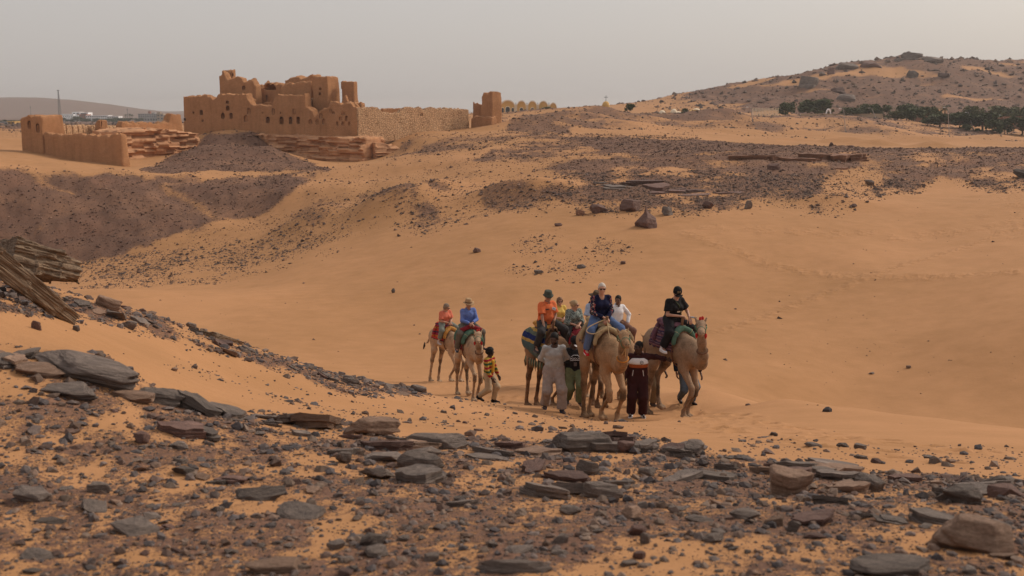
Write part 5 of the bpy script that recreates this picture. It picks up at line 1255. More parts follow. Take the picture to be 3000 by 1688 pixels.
# ---------------- camel
def camel_mat(name, base):
    m, nt, b = mat_new(name); L = nt.links.new
    at = N(nt, 'ShaderNodeAttribute', attribute_name='tone'); tc = N(nt, 'ShaderNodeTexCoord')
    n1 = N(nt, 'ShaderNodeTexNoise', i_Scale=2.4, i_Detail=6.0, i_Roughness=.7); L(tc.outputs['Object'], n1.inputs['Vector'])
    mp = N(nt, 'ShaderNodeMapping'); mp.inputs['Scale'].default_value = (60, 60, 18); L(tc.outputs['Object'], mp.inputs[0])
    n2 = N(nt, 'ShaderNodeTexNoise', i_Scale=1.0, i_Detail=3.0); L(mp.outputs[0], n2.inputs['Vector'])
    dk = tuple(c * .36 for c in base); lt = tuple(min(1, c * 1.28) for c in base)
    ad = N(nt, 'ShaderNodeMath', operation='MULTIPLY_ADD'); L(n1.outputs['Fac'], ad.inputs[0]); ad.inputs[1].default_value = 2.3; L(at.outputs['Fac'], ad.inputs[2])
    sc_ = N(nt, 'ShaderNodeMath', operation='SUBTRACT'); L(ad.outputs[0], sc_.inputs[0]); sc_.inputs[1].default_value = 1.08
    r = ramp(nt, sc_.outputs[0], [(.0, dk), (.40, base), (.85, lt)])
    mu = N(nt, 'ShaderNodeMixRGB', blend_type='MULTIPLY'); mu.inputs[0].default_value = .6; L(r.outputs[0], mu.inputs[1]); L(ramp(nt, n2.outputs['Fac'], [(.3, (.7, .68, .66)), (.7, (1.12, 1.1, 1.08))]).outputs[0], mu.inputs[2])
    L(mu.outputs[0], b.inputs['Base Color']); b.inputs['Roughness'].default_value = .95; b.inputs['Specular IOR Level'].default_value = .08
    bp = N(nt, 'ShaderNodeBump', i_Strength=.5, i_Distance=.02); L(n2.outputs['Fac'], bp.inputs['Height']); L(bp.outputs[0], b.inputs['Normal'])
    return m
M_EYE = mat_plain('dark_eye', (.012, .009, .008), .15, .1, 5, spec=.5)
M_TUFT = fmat('tail_hair', (.055, .035, .025)); M_ROPE_G = fmat('green_rope', (.10, .17, .11)); M_ROPE_T = fmat('pale_rope', (.42, .30, .17)); M_ROPE_O = fmat('orange_strap', (.50, .20, .04)); M_ROPE_D = fmat('dark_rope', (.06, .04, .03)); M_RED = fmat('red_tassel', (.42, .03, .025)); M_LEATH = fmat('brown_leather', (.15, .07, .04)); M_WOOD = fmat('saddle_wood', (.19, .10, .055))
def trunk_sdf(f, grow=0.0, k=.10, full=True):
    f.ell((0, 0, 1.61), (.80 + grow, .285 + grow, .34 + grow), k); f.ell((.50, 0, 1.59), (.35 + grow, .215 + grow, .35 + grow), k); f.ell((-.60, 0, 1.66), (.36 + grow, .225 + grow, .29 + grow), k)
    f.ell((-.08, 0, 1.90), (.38 + grow, .19 + grow, .25 + grow), .16); f.ell((.34, 0, 1.78), (.34 + grow, .15 + grow, .18 + grow), .12)
def make_camel(label, px, Y, head_deg, mat, legs, neck_yaw=0.0, neck_up=0.0, scale=1.0, halter=M_ROPE_G, tassel=True, tail=(-.04, .02), group='riding camels', h=.024, py=None):
    """legs: (dx, lift) for front left, front right, hind left, hind right"""
    Y = Y * KY; x = P(px, 1200, Y)[0]; gq = gz1(x, Y)
    if py is not None: gq = gz1(x, Y)
    ang = math.radians(-90 + head_deg)      # 0 = walking straight at the camera, + = to the right
    root = empty('camel', (x, Y, gq), ang); root.scale = (scale,) * 3; tag(root, label, 'camel', group)
    ca, sa = math.cos(ang), math.sin(ang)
    def gl(lx, ly):  # ground below a local point
        return (gz1(x + (lx * ca - ly * sa) * scale, Y + (lx * sa + ly * ca) * scale) - gq) / scale
    f = Field((-1.45, -1.0 if neck_yaw < -.1 else -.45, -.45), (2.1, 1.0 if neck_yaw > .1 else .45, 2.95), h)
    trunk_sdf(f)
    tone_pts = []
    # legs
    for i, (dx, lift) in enumerate(legs):
        s = 1 if i % 2 == 0 else -1; front = i < 2
        if front:
            top = V3(.56, .14 * s, 1.50); fx = .58 + dx; g = gl(fx, .13 * s) + lift; foot = V3(fx, .13 * s, g + .05); fet = foot + V3(-.05 - .25 * lift, 0, .13)
            knee, _ = ik(top + V3(-.03, 0, -.22), fet, .58, .55, V3(1, 0, .12)); el = top + V3(-.05, .01 * s, -.24)
            f.cone(V3(.50, .12 * s, 1.66), el, .17, .115, .10, ((0, 1, 0), .75)); f.cone(el, knee + V3(0, 0, .10), .098, .056, .07); f.cone(knee + V3(0, 0, .10), knee + V3(.012, 0, -.07), .066, .056, .04); f.cone(knee, fet, .046, .040, .05)
        else:
            top = V3(-.62, .13 * s, 1.62); fx = -.66 + dx; g = gl(fx, .12 * s) + lift; foot = V3(fx, .12 * s, g + .05); fet = foot + V3(-.05 - .3 * lift, 0, .13)
            st = top + V3(.16 + .25 * dx, .04 * s, -.45); hock, _ = ik(st, fet, .48, .58, V3(-1, 0, .05)); knee = hock
            f.cone(top, st, .20, .125, .12, ((0, 1, 0), .66)); f.cone(st, hock, .115, .060, .08); f.cone(hock + V3(0, 0, .05), hock + V3(-.005, 0, -.05), .066, .056, .04); f.cone(hock, fet, .050, .042, .05)
        f.cone(fet, foot + V3(-.03, 0, .03), .050, .062, .04)
        for t in (-1, 1): f.ell(foot + V3(.05, .038 * t, -.012), (.095, .048, .055), .02)
        f.ell(foot + V3(-.04, 0, -.01), (.075, .07, .05), .03)
        tone_pts += [(knee, .11, -.55), (foot, .16, -.20), ((knee + fet) / 2, .18, -.05 if front else -.34), ((knee + top) / 2, .24, .10 if front else -.26)]
    # neck and head
    nb = V3(.72, 0, 1.58); pts_ = [V3(.94, 0, 1.47 + .05 * neck_up), V3(1.15 - .06 * neck_up, 0, 1.60 + .22 * neck_up), V3(1.27 - .06 * neck_up, 0, 1.90 + .38 * neck_up), V3(1.33 - .06 * neck_up, 0, 2.16 + .52 * neck_up)]
    ks = [.25, .55, .85, 1.0]; P_ = [nb] + [nb + rotz(q - nb, neck_yaw * w) for q, w in zip(pts_, ks)]
    rad = [.225, .165, .120, .098, .092]
    for i in range(4): f.cone(P_[i], P_[i + 1], rad[i], rad[i + 1], .09, ((0, 1, 0), .82))
    hd = rotz(V3(1, 0, 0), neck_yaw * 1.25); up = V3(0, 0, 1); sd_ = np.cross(up, hd); hb = P_[-1]
    def H(a, b, c): return hb + hd * a + sd_ * b + up * c
    M_ = np.array([hd, sd_, up])
    f.ell(H(.05, 0, .08), (.155, .095, .110), .05, M_); f.cone(H(.08, 0, .06), H(.28, 0, .0), .098, .078, .05); f.ell(H(.36, 0, -.02), (.105, .075, .075), .05, M_); f.cone(H(.14, 0, -.03), H(.33, 0, -.075), .055, .045, .05); f.ell(H(.44, 0, -.045), (.05, .058, .058), .03, M_)
    for s in (-1, 1):
        f.ell(H(.11, .085 * s, .12), (.055, .03, .035), .02, M_); f.cone(H(-.05, .085 * s, .13), H(-.09, .125 * s, .215), .026, .016, .02)
    tl = [V3(-.90, 0, 1.76), V3(-.98, .0, 1.58), V3(-1.0 + tail[0], tail[1], 1.30), V3(-.98 + tail[0] * 2.4, tail[1] * 2, 1.08 + abs(tail[0]) * .8)]
    for i in range(3): f.cone(tl[i], tl[i + 1], (.05, .032, .024)[i], (.032, .024, .018)[i], .04)
    near = np.argwhere(np.abs(f.d) < .08); ci, cj, ck = near.T; q3 = [f.lo[q] + f.h * near[:, q] for q in range(3)]; f.d[ci, cj, ck] += (fbm(q3[0] * 6, q3[1] * 6, q3[2] * 6, octv=3, seed=int(px), gain=.6) - .5) * .034
    def attrs(V):
        t = np.full(len(V), .42, np.float32)
        for c, r, a in tone_pts: t += a * np.exp(-((V - c) ** 2).sum(1) / (r * r))
        t -= .30 * np.exp(-(((V[:, 0] + .05) / .55) ** 2 + ((V[:, 2] - 2.1) / .28) ** 2)); t += .12 * np.exp(-((V[:, 2] - 1.28) / .16) ** 2) * (np.abs(V[:, 0]) < .7)
        t -= .10 * np.exp(-((V - P_[2]) ** 2).sum(1) / .05); return {'tone': t}
    me = f.mesh('body', True, attrs); obj('body', me, mat, root)
    for s in (-1, 1):
        e = MB(); e.lathe([(.022 * math.sin(a), -.022 * math.cos(a)) for a in np.linspace(.05, 3.1, 6)], tuple(H(.125, .098 * s, .095)), 8); e.build('eye', M_EYE, root, True)
        n_ = MB(); n_.lathe([(.012 * math.sin(a), -.012 * math.cos(a)) for a in np.linspace(.05, 3.1, 5)], tuple(H(.47, .028 * s, -.01)), 6); n_.build('nostril', M_EYE, root, True)
    tt = MB(); tt.tube([tl[3] + V3(0, 0, .06), tl[3] + V3(-.02, 0, -.08), tl[3] + V3(-.03 + tail[0] * .5, 0, -.24)], [.02, .045, .008], 7); tt.build('tail_tuft', M_TUFT, root, True)
    # halter
    hm = MB()
    def ring(c, ax, r1, r2, n=14): # ellipse around ax
        u = nrm(np.cross(ax, up)); v = np.cross(u, ax); return [c + u * (r1 * math.cos(w)) + v * (r2 * math.sin(w)) for w in np.linspace(0, 2 * math.pi, n + 1)]
    hm.tube(ring(H(.27, 0, -.02), nrm(hd), .092, .105), .011, 5); hm.tube(ring(H(.02, 0, .02), nrm(hd * .6 - up * .5), .125, .15), .011, 5)
    for s in (-1, 1): hm.tube([H(.27, .09 * s, -.01), H(.14, .11 * s, .03), H(.03, .12 * s, .07)], .010, 5)
    hm.build('halter', halter, root, True)
    if tassel:
        for q in (H(.0, .03, .22), H(.05, -.02, .215), H(.29, .095, -.09), H(.29, -.095, -.09)):
            t_ = MB(); t_.lathe([(.004, .04), (.028, .02), (.032, -.02), (.012, -.075)], tuple(q), 7); t_.build('tassel', M_RED, root, True)
    ns = MB(); c = (P_[2] + P_[3]) / 2; ns.tube(ring(c + V3(0, 0, -.05), nrm(P_[3] - P_[2]), .118, .128), .014, 5); ns.build('neck_strap', M_ROPE_O if not tassel else M_LEATH, root, True)
    gs = MB(); gs.tube([V3(.30 + .02 * math.cos(w), .305 * math.sin(w), 1.62 + .40 * math.cos(w)) for w in np.linspace(0, 2 * math.pi, 25)], .017, 5); gs.build('girth_strap', M_LEATH, root, True)
    root['mouth'] = [float(q) for q in H(.30, 0, -.12)]
    return root
def saddle(root, blanket=None, pad=None, pad2=None, zlow=1.30, x0=-.56, x1=.24, horn=True, drape=False, roll=.075, grow=.035):
    roll = min(roll, .085); zlow += .17
    if blanket:
        f = Field((-1.05, -.55, .85), (.75, .55, 2.45), .026); trunk_sdf(f, grow); sl, x, y, z = f.win()
        fr = .02 * np.sin(x * 40) + .03 * (vnoise(x * 9, y * 0 + 2, seed=3) - .5)
        inner = Field((-1.05, -.55, .85), (.75, .55, 2.45), .026); trunk_sdf(inner, grow - .022)
        f.d[...] = np.maximum.reduce([f.d + (fbm(x * 7, y * 7, z * 7, octv=2, seed=5) - .5) * .02, -inner.d - .004, np.broadcast_to(zlow + fr - z, f.d.shape), np.broadcast_to(x - x1 - .1 * np.cos((z - 1.5) * 4), f.d.shape), np.broadcast_to(x0 - x, f.d.shape)])
        bl = obj('saddle_blanket', f.mesh('saddle_blanket'), blanket, root)
        if drape:
            for i in range(22):
                xx = -.66 + (x1 + .62) * (i + .5) / 22
                for s in (-1, 1):
                    yy = s * (.30 * math.sqrt(max(.05, 1 - (xx / .98) ** 2))); q = MB(); q.tube([(xx, yy, zlow + .04), (xx, yy * 1.02, zlow - .06), (xx, yy * 1.02, zlow - .15 - .05 * (i % 3))], [.008, .016, .005], 5); q.build('fringe', (M_ROPE_G, M_ROPE_T, M_ROPE_D)[i % 3], bl, True)
    def arch(xx, zt, w, dz, r, n=13):
        return [V3(xx + .10 * abs(math.sin(a)), w * math.sin(a), zt - dz * (1 - math.cos(a))) for a in np.linspace(-1.38, 1.38, n)]
    if pad:
        for xx, zt, mt in ((.25, 2.09, pad), (-.44, 2.07, pad2 or pad)):
            f = Field((xx - .45, -.56, 1.15), (xx + .5, .56, 2.4), .024); a = arch(xx, zt, .31, .36, roll)
            tp = [roll * (1.05 - .38 * abs(i - (len(a) - 1) / 2) / ((len(a) - 1) / 2)) for i in range(len(a))]
            for i in range(len(a) - 1): f.cone(a[i], a[i + 1], tp[i], tp[i + 1], .02)
            sl, X_, Y_, Z_ = f.win(); f.d += (fbm(X_ * 8, Y_ * 8, Z_ * 8, octv=2, seed=8) - .5) * .03
            po = obj('saddle_pad', f.mesh('saddle_pad'), mt, root)
            for i in (3, 9):
                u = nrm(a[i + 1] - a[i - 1]); v = nrm(np.cross(u, (1, 0, 0))); w_ = np.cross(u, v); q = MB(); q.tube([a[i] + (v * math.cos(t) + w_ * math.sin(t)) * tp[i] * 1.06 for t in np.linspace(0, 6.283, 13)], .008, 5); q.build('tie_rope', M_ROPE_T, po, True)
    f = Field((-.62, -.40, 1.90), (.42, .40, 2.40), .022); f.ell((-.10, 0, 2.13), (.34, .23, .08), .03); f.ell((-.36, 0, 2.18), (.11, .20, .07), .05)
    obj('saddle_seat', f.mesh('saddle_seat'), pad2 or blanket or M_LEATH, root)
    if horn:
        q = MB(); q.tube([(.24, 0, 2.06), (.27, 0, 2.24), (.29, 0, 2.35)], [.04, .028, .036], 8); q.tube([(.20, -.20, 1.92), (.24, -.1, 2.13), (.24, .1, 2.13), (.20, .20, 1.92)], .028, 7); q.build('saddle_horn', M_WOOD, root, True)

# ---------------- people
def head_piece():
    f = Field((-.15, -.12, -.20), (.16, .12, .15), .008)
    f.ell((-.012, 0, .028), (.098, .076, .092), .02); f.ell((.022, 0, -.03), (.074, .060, .088), .03); f.cone((.018, 0, -.082), (.058, 0, -.098), .042, .026, .03)
    sl, x, y, z = f.win()
    for s in (-1, 1):
        e = np.sqrt((x - .098) ** 2 + (y - .031 * s) ** 2 + ((z - .014) * 1.2) ** 2) - .019; k = .02; hh = np.maximum(k - np.abs(f.d + e), 0) / k; f.d[...] = np.maximum(f.d, -e) + hh * hh * k * .25
        f.ell((.062, .044 * s, -.028), (.024, .018, .02), .02); f.ell((-.008, .079 * s, -.004), (.020, .010, .033), .012)
    f.cone((.086, 0, .016), (.110, 0, -.022), .009, .015, .012); f.ell((.100, 0, -.028), (.014, .019, .010), .01); f.ell((.086, 0, -.054), (.013, .024, .006), .008); f.ell((.084, 0, -.067), (.013, .021, .008), .008); f.cone((.082, -.038, .034), (.082, .038, .034), .012, .012, .012)
    f.cone((-.022, 0, -.05), (-.035, 0, -.22), .056, .060, .03)
    return surfnet(f.d, f.lo, f.h)
def hand_piece(curl):
    """x along the fingers, thumb towards +y, palm facing -z (left hand)"""
    f = Field((-.05, -.08, -.13), (.22, .11, .06), .0058)
    for y in (-.028, -.010, .010, .028): f.cone((-.005, y * .75, 0), (.085, y, 0), .0155, .0125, .016)
    f.cone((-.05, 0, 0), (.01, 0, 0), .026, .024, .02, ((0, 0, 1), .8))
    for y, L, r, e in ((.030, .070, .0085, 0), (.0105, .080, .009, .05), (-.010, .074, .0088, .1), (-.029, .058, .0078, .18)):
        p = V3(.086, y, 0); a = 0
        for fr, c in ((.45, .55), (.32, .75), (.23, .5)):
            a += (curl + e) * c; q = p + V3(math.cos(a), 0, -math.sin(a)) * L * fr * 1.05; f.cone(p, q, r, r * .93, .004); p = q
    p = V3(.018, .028, -.006); 
    for d, L, r in (((.62, .75, -.2), .042, .0115), ((.86, .34, -.38 * (1 + curl)), .034, .0098), ((.92, .05, -.45 * (1 + curl)), .026, .0088)):
        q = p + nrm(d) * L; f.cone(p, q, r, r * .95, .006); p = q
    return surfnet(f.d, f.lo, f.h)
HEADP = head_piece(); HANDP = {k: hand_piece(k) for k in (.35, .95)}
def xf(piece, o, X, Yv, Z, s=1.0):
    V, Q = piece; R = np.stack([X, Yv, Z], 0); return (V * s) @ R + o, Q
def headframe(fwd, tilt=0.0):
    fwd = nrm(fwd); y = nrm(np.cross((0, 0, 1), fwd)); z = np.cross(fwd, y); return fwd, y, z
def cut_cone(f, a, b, ra, rb, k, sq=None, flat=True, cap0=False):
    """tapered tube with a clean flat end at b"""
    a = np.array(a, np.float32); b = np.array(b, np.float32); m = max(ra, rb) * (max(1, sq[1]) if sq else 1) + k + 2 * f.h
    sl, x, y, z = f.win(np.minimum(a, b) - m, np.maximum(a, b) + m); d = cone_d(x, y, z, a, b, ra, rb, sq); u = nrm(b - a)
    if flat: d = np.maximum(d, (x - b[0]) * u[0] + (y - b[1]) * u[1] + (z - b[2]) * u[2])
    if cap0: d = np.maximum(d, -((x - a[0]) * u[0] + (y - a[1]) * u[1] + (z - a[2]) * u[2]))
    f.union(sl, d, k)
def bounds(J, m=.24):
    p = np.array([J[k] for k in J if k != 'face']); return p.min(0) - m, p.max(0) + m
def make_person(label, J, out, loc, rz, scale=1.0, group='riders', h=.014):
    """J: joint positions in the person's own frame (x forward, z up)"""
    root = empty('person', tuple(float(q) for q in loc), rz); root.scale = (scale,) * 3; tag(root, label, 'person', group)
    skin = out['skin']; g = out.get('girth', 1.0); lo, hi = bounds(J)
    side = nrm(J['shL'] - J['shR']); upv = nrm(J['neck'] - J['pelvis']); fw = nrm(np.cross(side, upv)); wst = J['pelvis'] * .55 + J['chest'] * .45
    hx, hy, hzv = headframe(J['face'])
    # --- bare body (one surface)
    f = Field(lo, hi, .02)
    f.cone(J['pelvis'], wst, .098 * g, .088 * g, .05, (side, 1.45)); f.cone(wst, J['chest'], .088 * g, .105 * g, .05, (side, 1.42)); f.cone(J['shL'], J['shR'], .050, .050, .05); f.cone(J['chest'], J['neck'], .09, .052, .05); f.cone(J['neck'] - upv * .03, J['head'] - hzv * .10, .052, .050, .03)
    for s in 'LR':
        f.cone(J['sh' + s], J['el' + s], .046 * g, .038, .03); f.cone(J['el' + s], J['wr' + s], .038, .026, .02)
        f.cone(J['hip' + s], J['kn' + s], .080 * g, .052, .05); f.cone(J['kn' + s], J['an' + s], .052, .034, .03); f.cone(J['an' + s], J['to' + s], .034, .026, .02)
    parts = [surfnet(f.d, f.lo, f.h), xf(HEADP, J['head'], hx, hy, hzv, 1.0)]
    for s in 'LR':
        X = nrm(J['wr' + s] - J['el' + s]) if ('hd' + s) not in J else nrm(J['hd' + s]); pz = nrm(J.get('pn' + s, V3(0, 0, 1))); Yv = np.cross(pz, X); Yv = nrm(Yv); Z = np.cross(X, Yv)
        mir = -1.0 if s == 'R' else 1.0; V, Q = HANDP[.95 if out.get('grip', True) else .35]; V = V * np.array([1, mir * (-1 if s == 'L' else -1), 1]); Q2 = Q[:, ::-1] if mir * -1 < 0 else Q
        parts.append(xf((V, Q2), J['wr' + s] + X * .03, X, Yv, Z))
    obj('body', cmesh('body', parts), skin, root)
    def fold(f, amp, sc, seed):
        near = np.argwhere(np.abs(f.d) < .06); i, j, k = near.T; x, y, z = (f.lo[q] + f.h * near[:, q] for q in range(3)); w = vnoise(x * 5, y * 5, z * 5, seed=seed + 40) * 3.0
        f.d[i, j, k] += (fbm(x * sc, y * sc, z * sc * .8, octv=3, seed=seed) - .5) * amp + (np.abs(vnoise(x * sc * 1.2 + w, y * sc * 1.2, z * sc * 2.0 + w, seed=seed + 9) - .5) - .25) * amp * .55
    sdn = int(abs(hash(label))) % 97 if False else sum(map(ord, label)) % 97
    # --- upper garment
    sh = out.get('shirt')
    if sh:
        f = Field(lo, hi, h); l = sh.get('loose', .02); hem = J['pelvis'] - upv * sh.get('hem', .04); gg = g
        cut_cone(f, wst, hem, .098 * gg + l, .106 * gg + l * 1.3, .03, (side, 1.45)); f.cone(wst, J['chest'], .098 * gg + l, .112 * gg + l, .05, (side, 1.42)); f.cone(J['chest'], J['neck'] - upv * .03, .105 + l, .065, .05, (side, 1.2)); f.cone(J['shL'], J['shR'], .050 + l * .5, .050 + l * .5, .05)
        if sh.get('bust'):
            for s_ in (-1, 1): f.ell(J['chest'] + fw * .095 * g + side * .075 * s_ - upv * .02, (.075 * g, .075 * g, .07), .05)
        if sh.get('belly'): f.ell(wst + fw * .06, (.13, .15, .14), .06)
        for s in 'LR':
            a, b, c = J['sh' + s], J['el' + s], J['wr' + s]
            if sh['sleeve'] == 'short': cut_cone(f, a, a + (b - a) * sh.get('slen', .78), .060 * gg + l * .6, .062 + l * 1.2, .04)
            elif sh['sleeve'] == 'half': f.cone(a, b, .060 + l * .5, .052 + l * .6, .04); cut_cone(f, b, b + (c - b) * .35, .052 + l * .6, .05 + l, .03)
            else: f.cone(a, b, .052 * gg + l * .4, .044 + l * .5, .035); cut_cone(f, b, b + (c - b) * .95, .044 + l * .5, .034 + l * .5, .025)
        fold(f, sh.get('fold', .026), 9.0, sdn)
        nk = J['neck'] + upv * .035 + fw * sh.get('nfwd', .01); sl, x, y, z = f.win(nk - .25, nk + .25); f.cut(sl, cone_d(x, y, z, nk - upv * .03 + fw * (.05 if sh.get('v') else .02) - upv * sh.get('v', 0), nk + upv * .15, .034 if sh.get('v') else .060, .085, (side, 1.25)))
        so = obj('shirt', f.mesh('shirt'), sh['mat'], root)
        if sh.get('collar'):
            q = MB(); n0 = J['neck'] + upv * .0; q.tube([n0 + (side * math.cos(w) * .078 + fw * (math.sin(w) * .068 + .01)) + upv * (.012 + .02 * -math.sin(w)) for w in np.linspace(-4.4, 1.25, 16)], .015, 6); q.build('collar', sh['mat'], so, True)
    # --- lower garment
    tr = out.get('trousers')
    if tr:
        f = Field(lo, hi, h); l = tr.get('loose', .022); ln = tr.get('len', .95); cf = tr.get('cuff', .055)
        f.cone(J['pelvis'] + upv * .10, J['pelvis'] - upv * .02, .090 * g + l * .5, .108 * g + l * .5, .04, (side, 1.4))
        for s in 'LR':
            a, b, c = J['hip' + s], J['kn' + s], J['an' + s]; f.cone(a, b, .090 * g + l, .062 + l, .06); cut_cone(f, b, b + (c - b) * ln, .060 + l, cf + l * .5, .05)
        fold(f, tr.get('fold', .028), 8.0, sdn + 3); sl, x, y, z = f.win(); tp = J['pelvis'] + upv * .10; f.d[...] = np.maximum(f.d, (x - tp[0]) * upv[0] + (y - tp[1]) * upv[1] + (z - tp[2]) * upv[2])
        obj('trousers', f.mesh('trousers'), tr['mat'], root)
    # --- feet
    for s in 'LR':
        fo = out.get('shoes'); a, t = J['an' + s], J['to' + s]; d = nrm(t - a); dn = nrm(np.cross(d, np.cross(V3(0, 0, -1), d)))
        if fo:
            u = nrm(d * V3(1, 1, .6)); f = Field(np.minimum(a, t) - .16, np.maximum(a, t) + .16, .010); sol = J.get('up' + s, V3(0, 0, 1))
            f.cone(a - u * .04 - sol * .045, t - sol * .012, .046, .036, .03, (np.cross(u, sol), 1.12)); f.cone(a - sol * .05, a + sol * .03, .045, .047, .03); sl, x, y, z = f.win(); bq = a - sol * .078
            f.d[...] = np.maximum(f.d, -((x - bq[0]) * sol[0] + (y - bq[1]) * sol[1] + (z - bq[2]) * sol[2]) - .012); so = obj('shoe', f.mesh('shoe'), fo, root)
            if out.get('sole'):
                f2 = Field(np.minimum(a, t) - .16, np.maximum(a, t) + .16, .010); f2.cone(a - u * .045 - sol * .075, t - sol * .055, .046, .038, .02, (np.cross(u, sol), 1.15)); sl, x, y, z = f2.win(); e = (x - bq[0]) * sol[0] + (y - bq[1]) * sol[1] + (z - bq[2]) * sol[2]; f2.d[...] = np.maximum(f2.d, np.abs(e) - .016); obj('sole', f2.mesh('sole'), out['sole'], so)
        elif out.get('sandal'):
            sol = V3(0, 0, 1); q = MB(); q.tube([a - d * .06 - sol * .065, a + d * .06 - sol * .065, t + d * .02 - sol * .035], [.045, .045, .04], 8)
            so = q.build('sandal', out['sandal'], root, True); q = MB(); c = a * .4 + t * .6; q.tube([c + np.cross(d, sol) * .045 - sol * .03, c + sol * .035, c - np.cross(d, sol) * .045 - sol * .03], .012, 5); q.build('strap', out['sandal'], so, True)
    # --- head wear
    def HP(a, b, c): return J['head'] + hx * a + hy * b + hzv * c
    HM = Matrix(((hx[0], hy[0], hzv[0], J['head'][0]), (hx[1], hy[1], hzv[1], J['head'][1]), (hx[2], hy[2], hzv[2], J['head'][2]), (0, 0, 0, 1)))
    hr = out.get('hair')
    if hr:
        st, hm_ = hr; f = Field((-.2, -.18, -.22), (.2, .18, .22), .009); gr = {'short': .012, 'crop': .007, 'afro': .034, 'tied': .016, 'bob': .022, 'curly': .028}[st]
        f.ell((-.014, 0, .030), (.098 + gr, .076 + gr, .092 + gr), .02)
        if st in ('bob', 'curly'): f.ell((-.035, 0, -.03), (.085, .085, .085), .03)
        if st == 'tied': f.ell((-.115, .0, .04), (.05, .035, .035), .03); f.ell((-.05, 0, -.03), (.07, .07, .05), .03)
        if st == 'afro': f.ell((-.03, 0, .01), (.11, .105, .09), .03)
        sl, x, y, z = f.win(); fold(f, .02 if st != 'crop' else .008, 26, 3)
        face = np.maximum(.055 - x - np.maximum(z - .055, 0) * 1.6 - np.abs(y) * .0, z - .085) ; f.d[...] = np.maximum(f.d, np.minimum(x - .052 - np.maximum(z - .045, 0) * 1.5, 1) if st != 'crop' else x - .045 - np.maximum(z - .04, 0) * 1.2); f.d[...] = np.maximum(f.d, -z - {'short': .045, 'crop': .04, 'afro': .07, 'tied': .05, 'bob': .09, 'curly': .08}[st])
        V, Q = surfnet(f.d, f.lo, f.h); obj('hair', mesh_np('hair', *xf((V, Q), J['head'], hx, hy, hzv), True), hm_, root)
    if out.get('beard'):
        f = Field((-.1, -.12, -.16), (.14, .12, .05), .008); f.ell((.022, 0, -.055), (.078, .066, .072), .02); sl, x, y, z = f.win(); f.d[...] = np.maximum(np.maximum(f.d, z + .035 + np.maximum(x - .06, 0) * .6), np.maximum(-x, -(np.sqrt((x - .1) ** 2 + (y * .9) ** 2 + ((z + .06) * 1.6) ** 2) - .026)))
        V, Q = surfnet(f.d, f.lo, f.h); obj('beard', mesh_np('beard', *xf((V, Q), J['head'], hx, hy, hzv), True), out['beard'], root)
    ht = out.get('hat')
    if ht:
        kind, hm_ = ht[:2]; q = MB(); T_ = HM @ Matrix.Translation((-.012, 0, .035)) @ Matrix.Rotation(ht[2] if len(ht) > 2 else 0, 4, 'Y')
        if kind in ('brim', 'fedora', 'straw'):
            R_ = {'brim': .145, 'fedora': .205, 'straw': .185}[kind]; ch = {'brim': .115, 'fedora': .14, 'straw': .135}[kind]; seg = 24; prof = [(R_, -.006), (R_, .006), (.118, .012), (.108, ch * .55), (.098, ch * .9), (.085, ch), (.03, ch * .93), (.005, ch * .90)]
            n0 = 0; q.lathe(prof, (0, 0, 0), seg, 1.08, .9, None); q.lathe([(R_, -.006), (.11, .002), (.10, .03)], (0, 0, 0), seg, 1.08, .9, None)
            v2 = []
            for x_, y_, z_ in q.v:
                rr = math.hypot(x_, y_); a_ = math.atan2(y_, x_)
                if rr > .125: z_ += (rr - .12) * (.55 * math.sin(a_) ** 2 - .32 * abs(math.cos(a_)) - (.5 if kind == 'brim' else 0))
                v2.append(tuple(T_ @ Vector((x_, y_, z_))))
            q.v = v2; ho = q.build('hat', hm_, root, True)
            if kind != 'brim': bnd = MB(); bnd.lathe([(.120, .012), (.117, .045)], (0, 0, 0), seg, 1.08, .9, T_); bnd.build('hat_band', M_LEATH, ho, True)
        elif kind == 'cap':
            q.lathe([(.112, -.02), (.114, .02), (.100, .07), (.062, .103), (.004, .115)], (0, 0, 0), 20, 1.02, .86, T_); cp = q.build('cap', hm_, root, True)
            vz = MB(); n = 9; pts_ = [(.10 + .085 * math.cos(a), .092 * math.sin(a)) for a in np.linspace(-1.57, 1.57, n)]
            for zz in (0, .007):
                for x_, y_ in pts_: vz.v.append(tuple(T_ @ Vector((x_, y_, zz - .012 - (x_ - .1) * .25 - y_ * y_ * 2))))
            vz.f += [tuple(range(n))[::-1], tuple(range(n, 2 * n))] + [(i, (i + 1) % n, n + (i + 1) % n, n + i) for i in range(n)]; vz.build('visor', out.get('visor', hm_), cp)
            if out.get('cap_print'):
                for zz in (.062, .036):
                    pr = MB()
                    for k in range(4): pr.box((.108 - (zz - .03) * .35, -.028 + k * .018, zz), (.012, .012, .016), T_)
                    pr.build('print', out['cap_print'], cp)
    if out.get('glasses'):
        q = MB()
        for s in (-1, 1): q.prism([(x_, z_) for x_, z_ in ((-.026, .012), (.026, .014), (.027, -.004), (.014, -.020), (-.012, -.020), (-.025, -.006))], -.004, .004, HM @ Matrix.Translation((.104, .034 * s, .012)) @ Matrix.Rotation(-.25 * s, 4, 'Z') @ Matrix.Rotation(math.pi / 2, 4, 'Z'))
        q.tube([HP(.104, -.012, .018), HP(.110, 0, .02), HP(.104, .012, .018)], .004, 5)
        for s in (-1, 1): q.tube([HP(.094, .062 * s, .018), HP(.05, .080 * s, .018), HP(-.01, .084 * s, .016)], .004, 5)
        q.build('sunglasses', out['glasses'], root)
    else:
        for s in (-1, 1):
            q = MB(); q.lathe([(.0125 * math.sin(a), -.0125 * math.cos(a)) for a in np.linspace(.05, 3.1, 6)], tuple(HP(.0775, .031 * s, .013)), 8); q.build('eye', M_EYE, root, True)
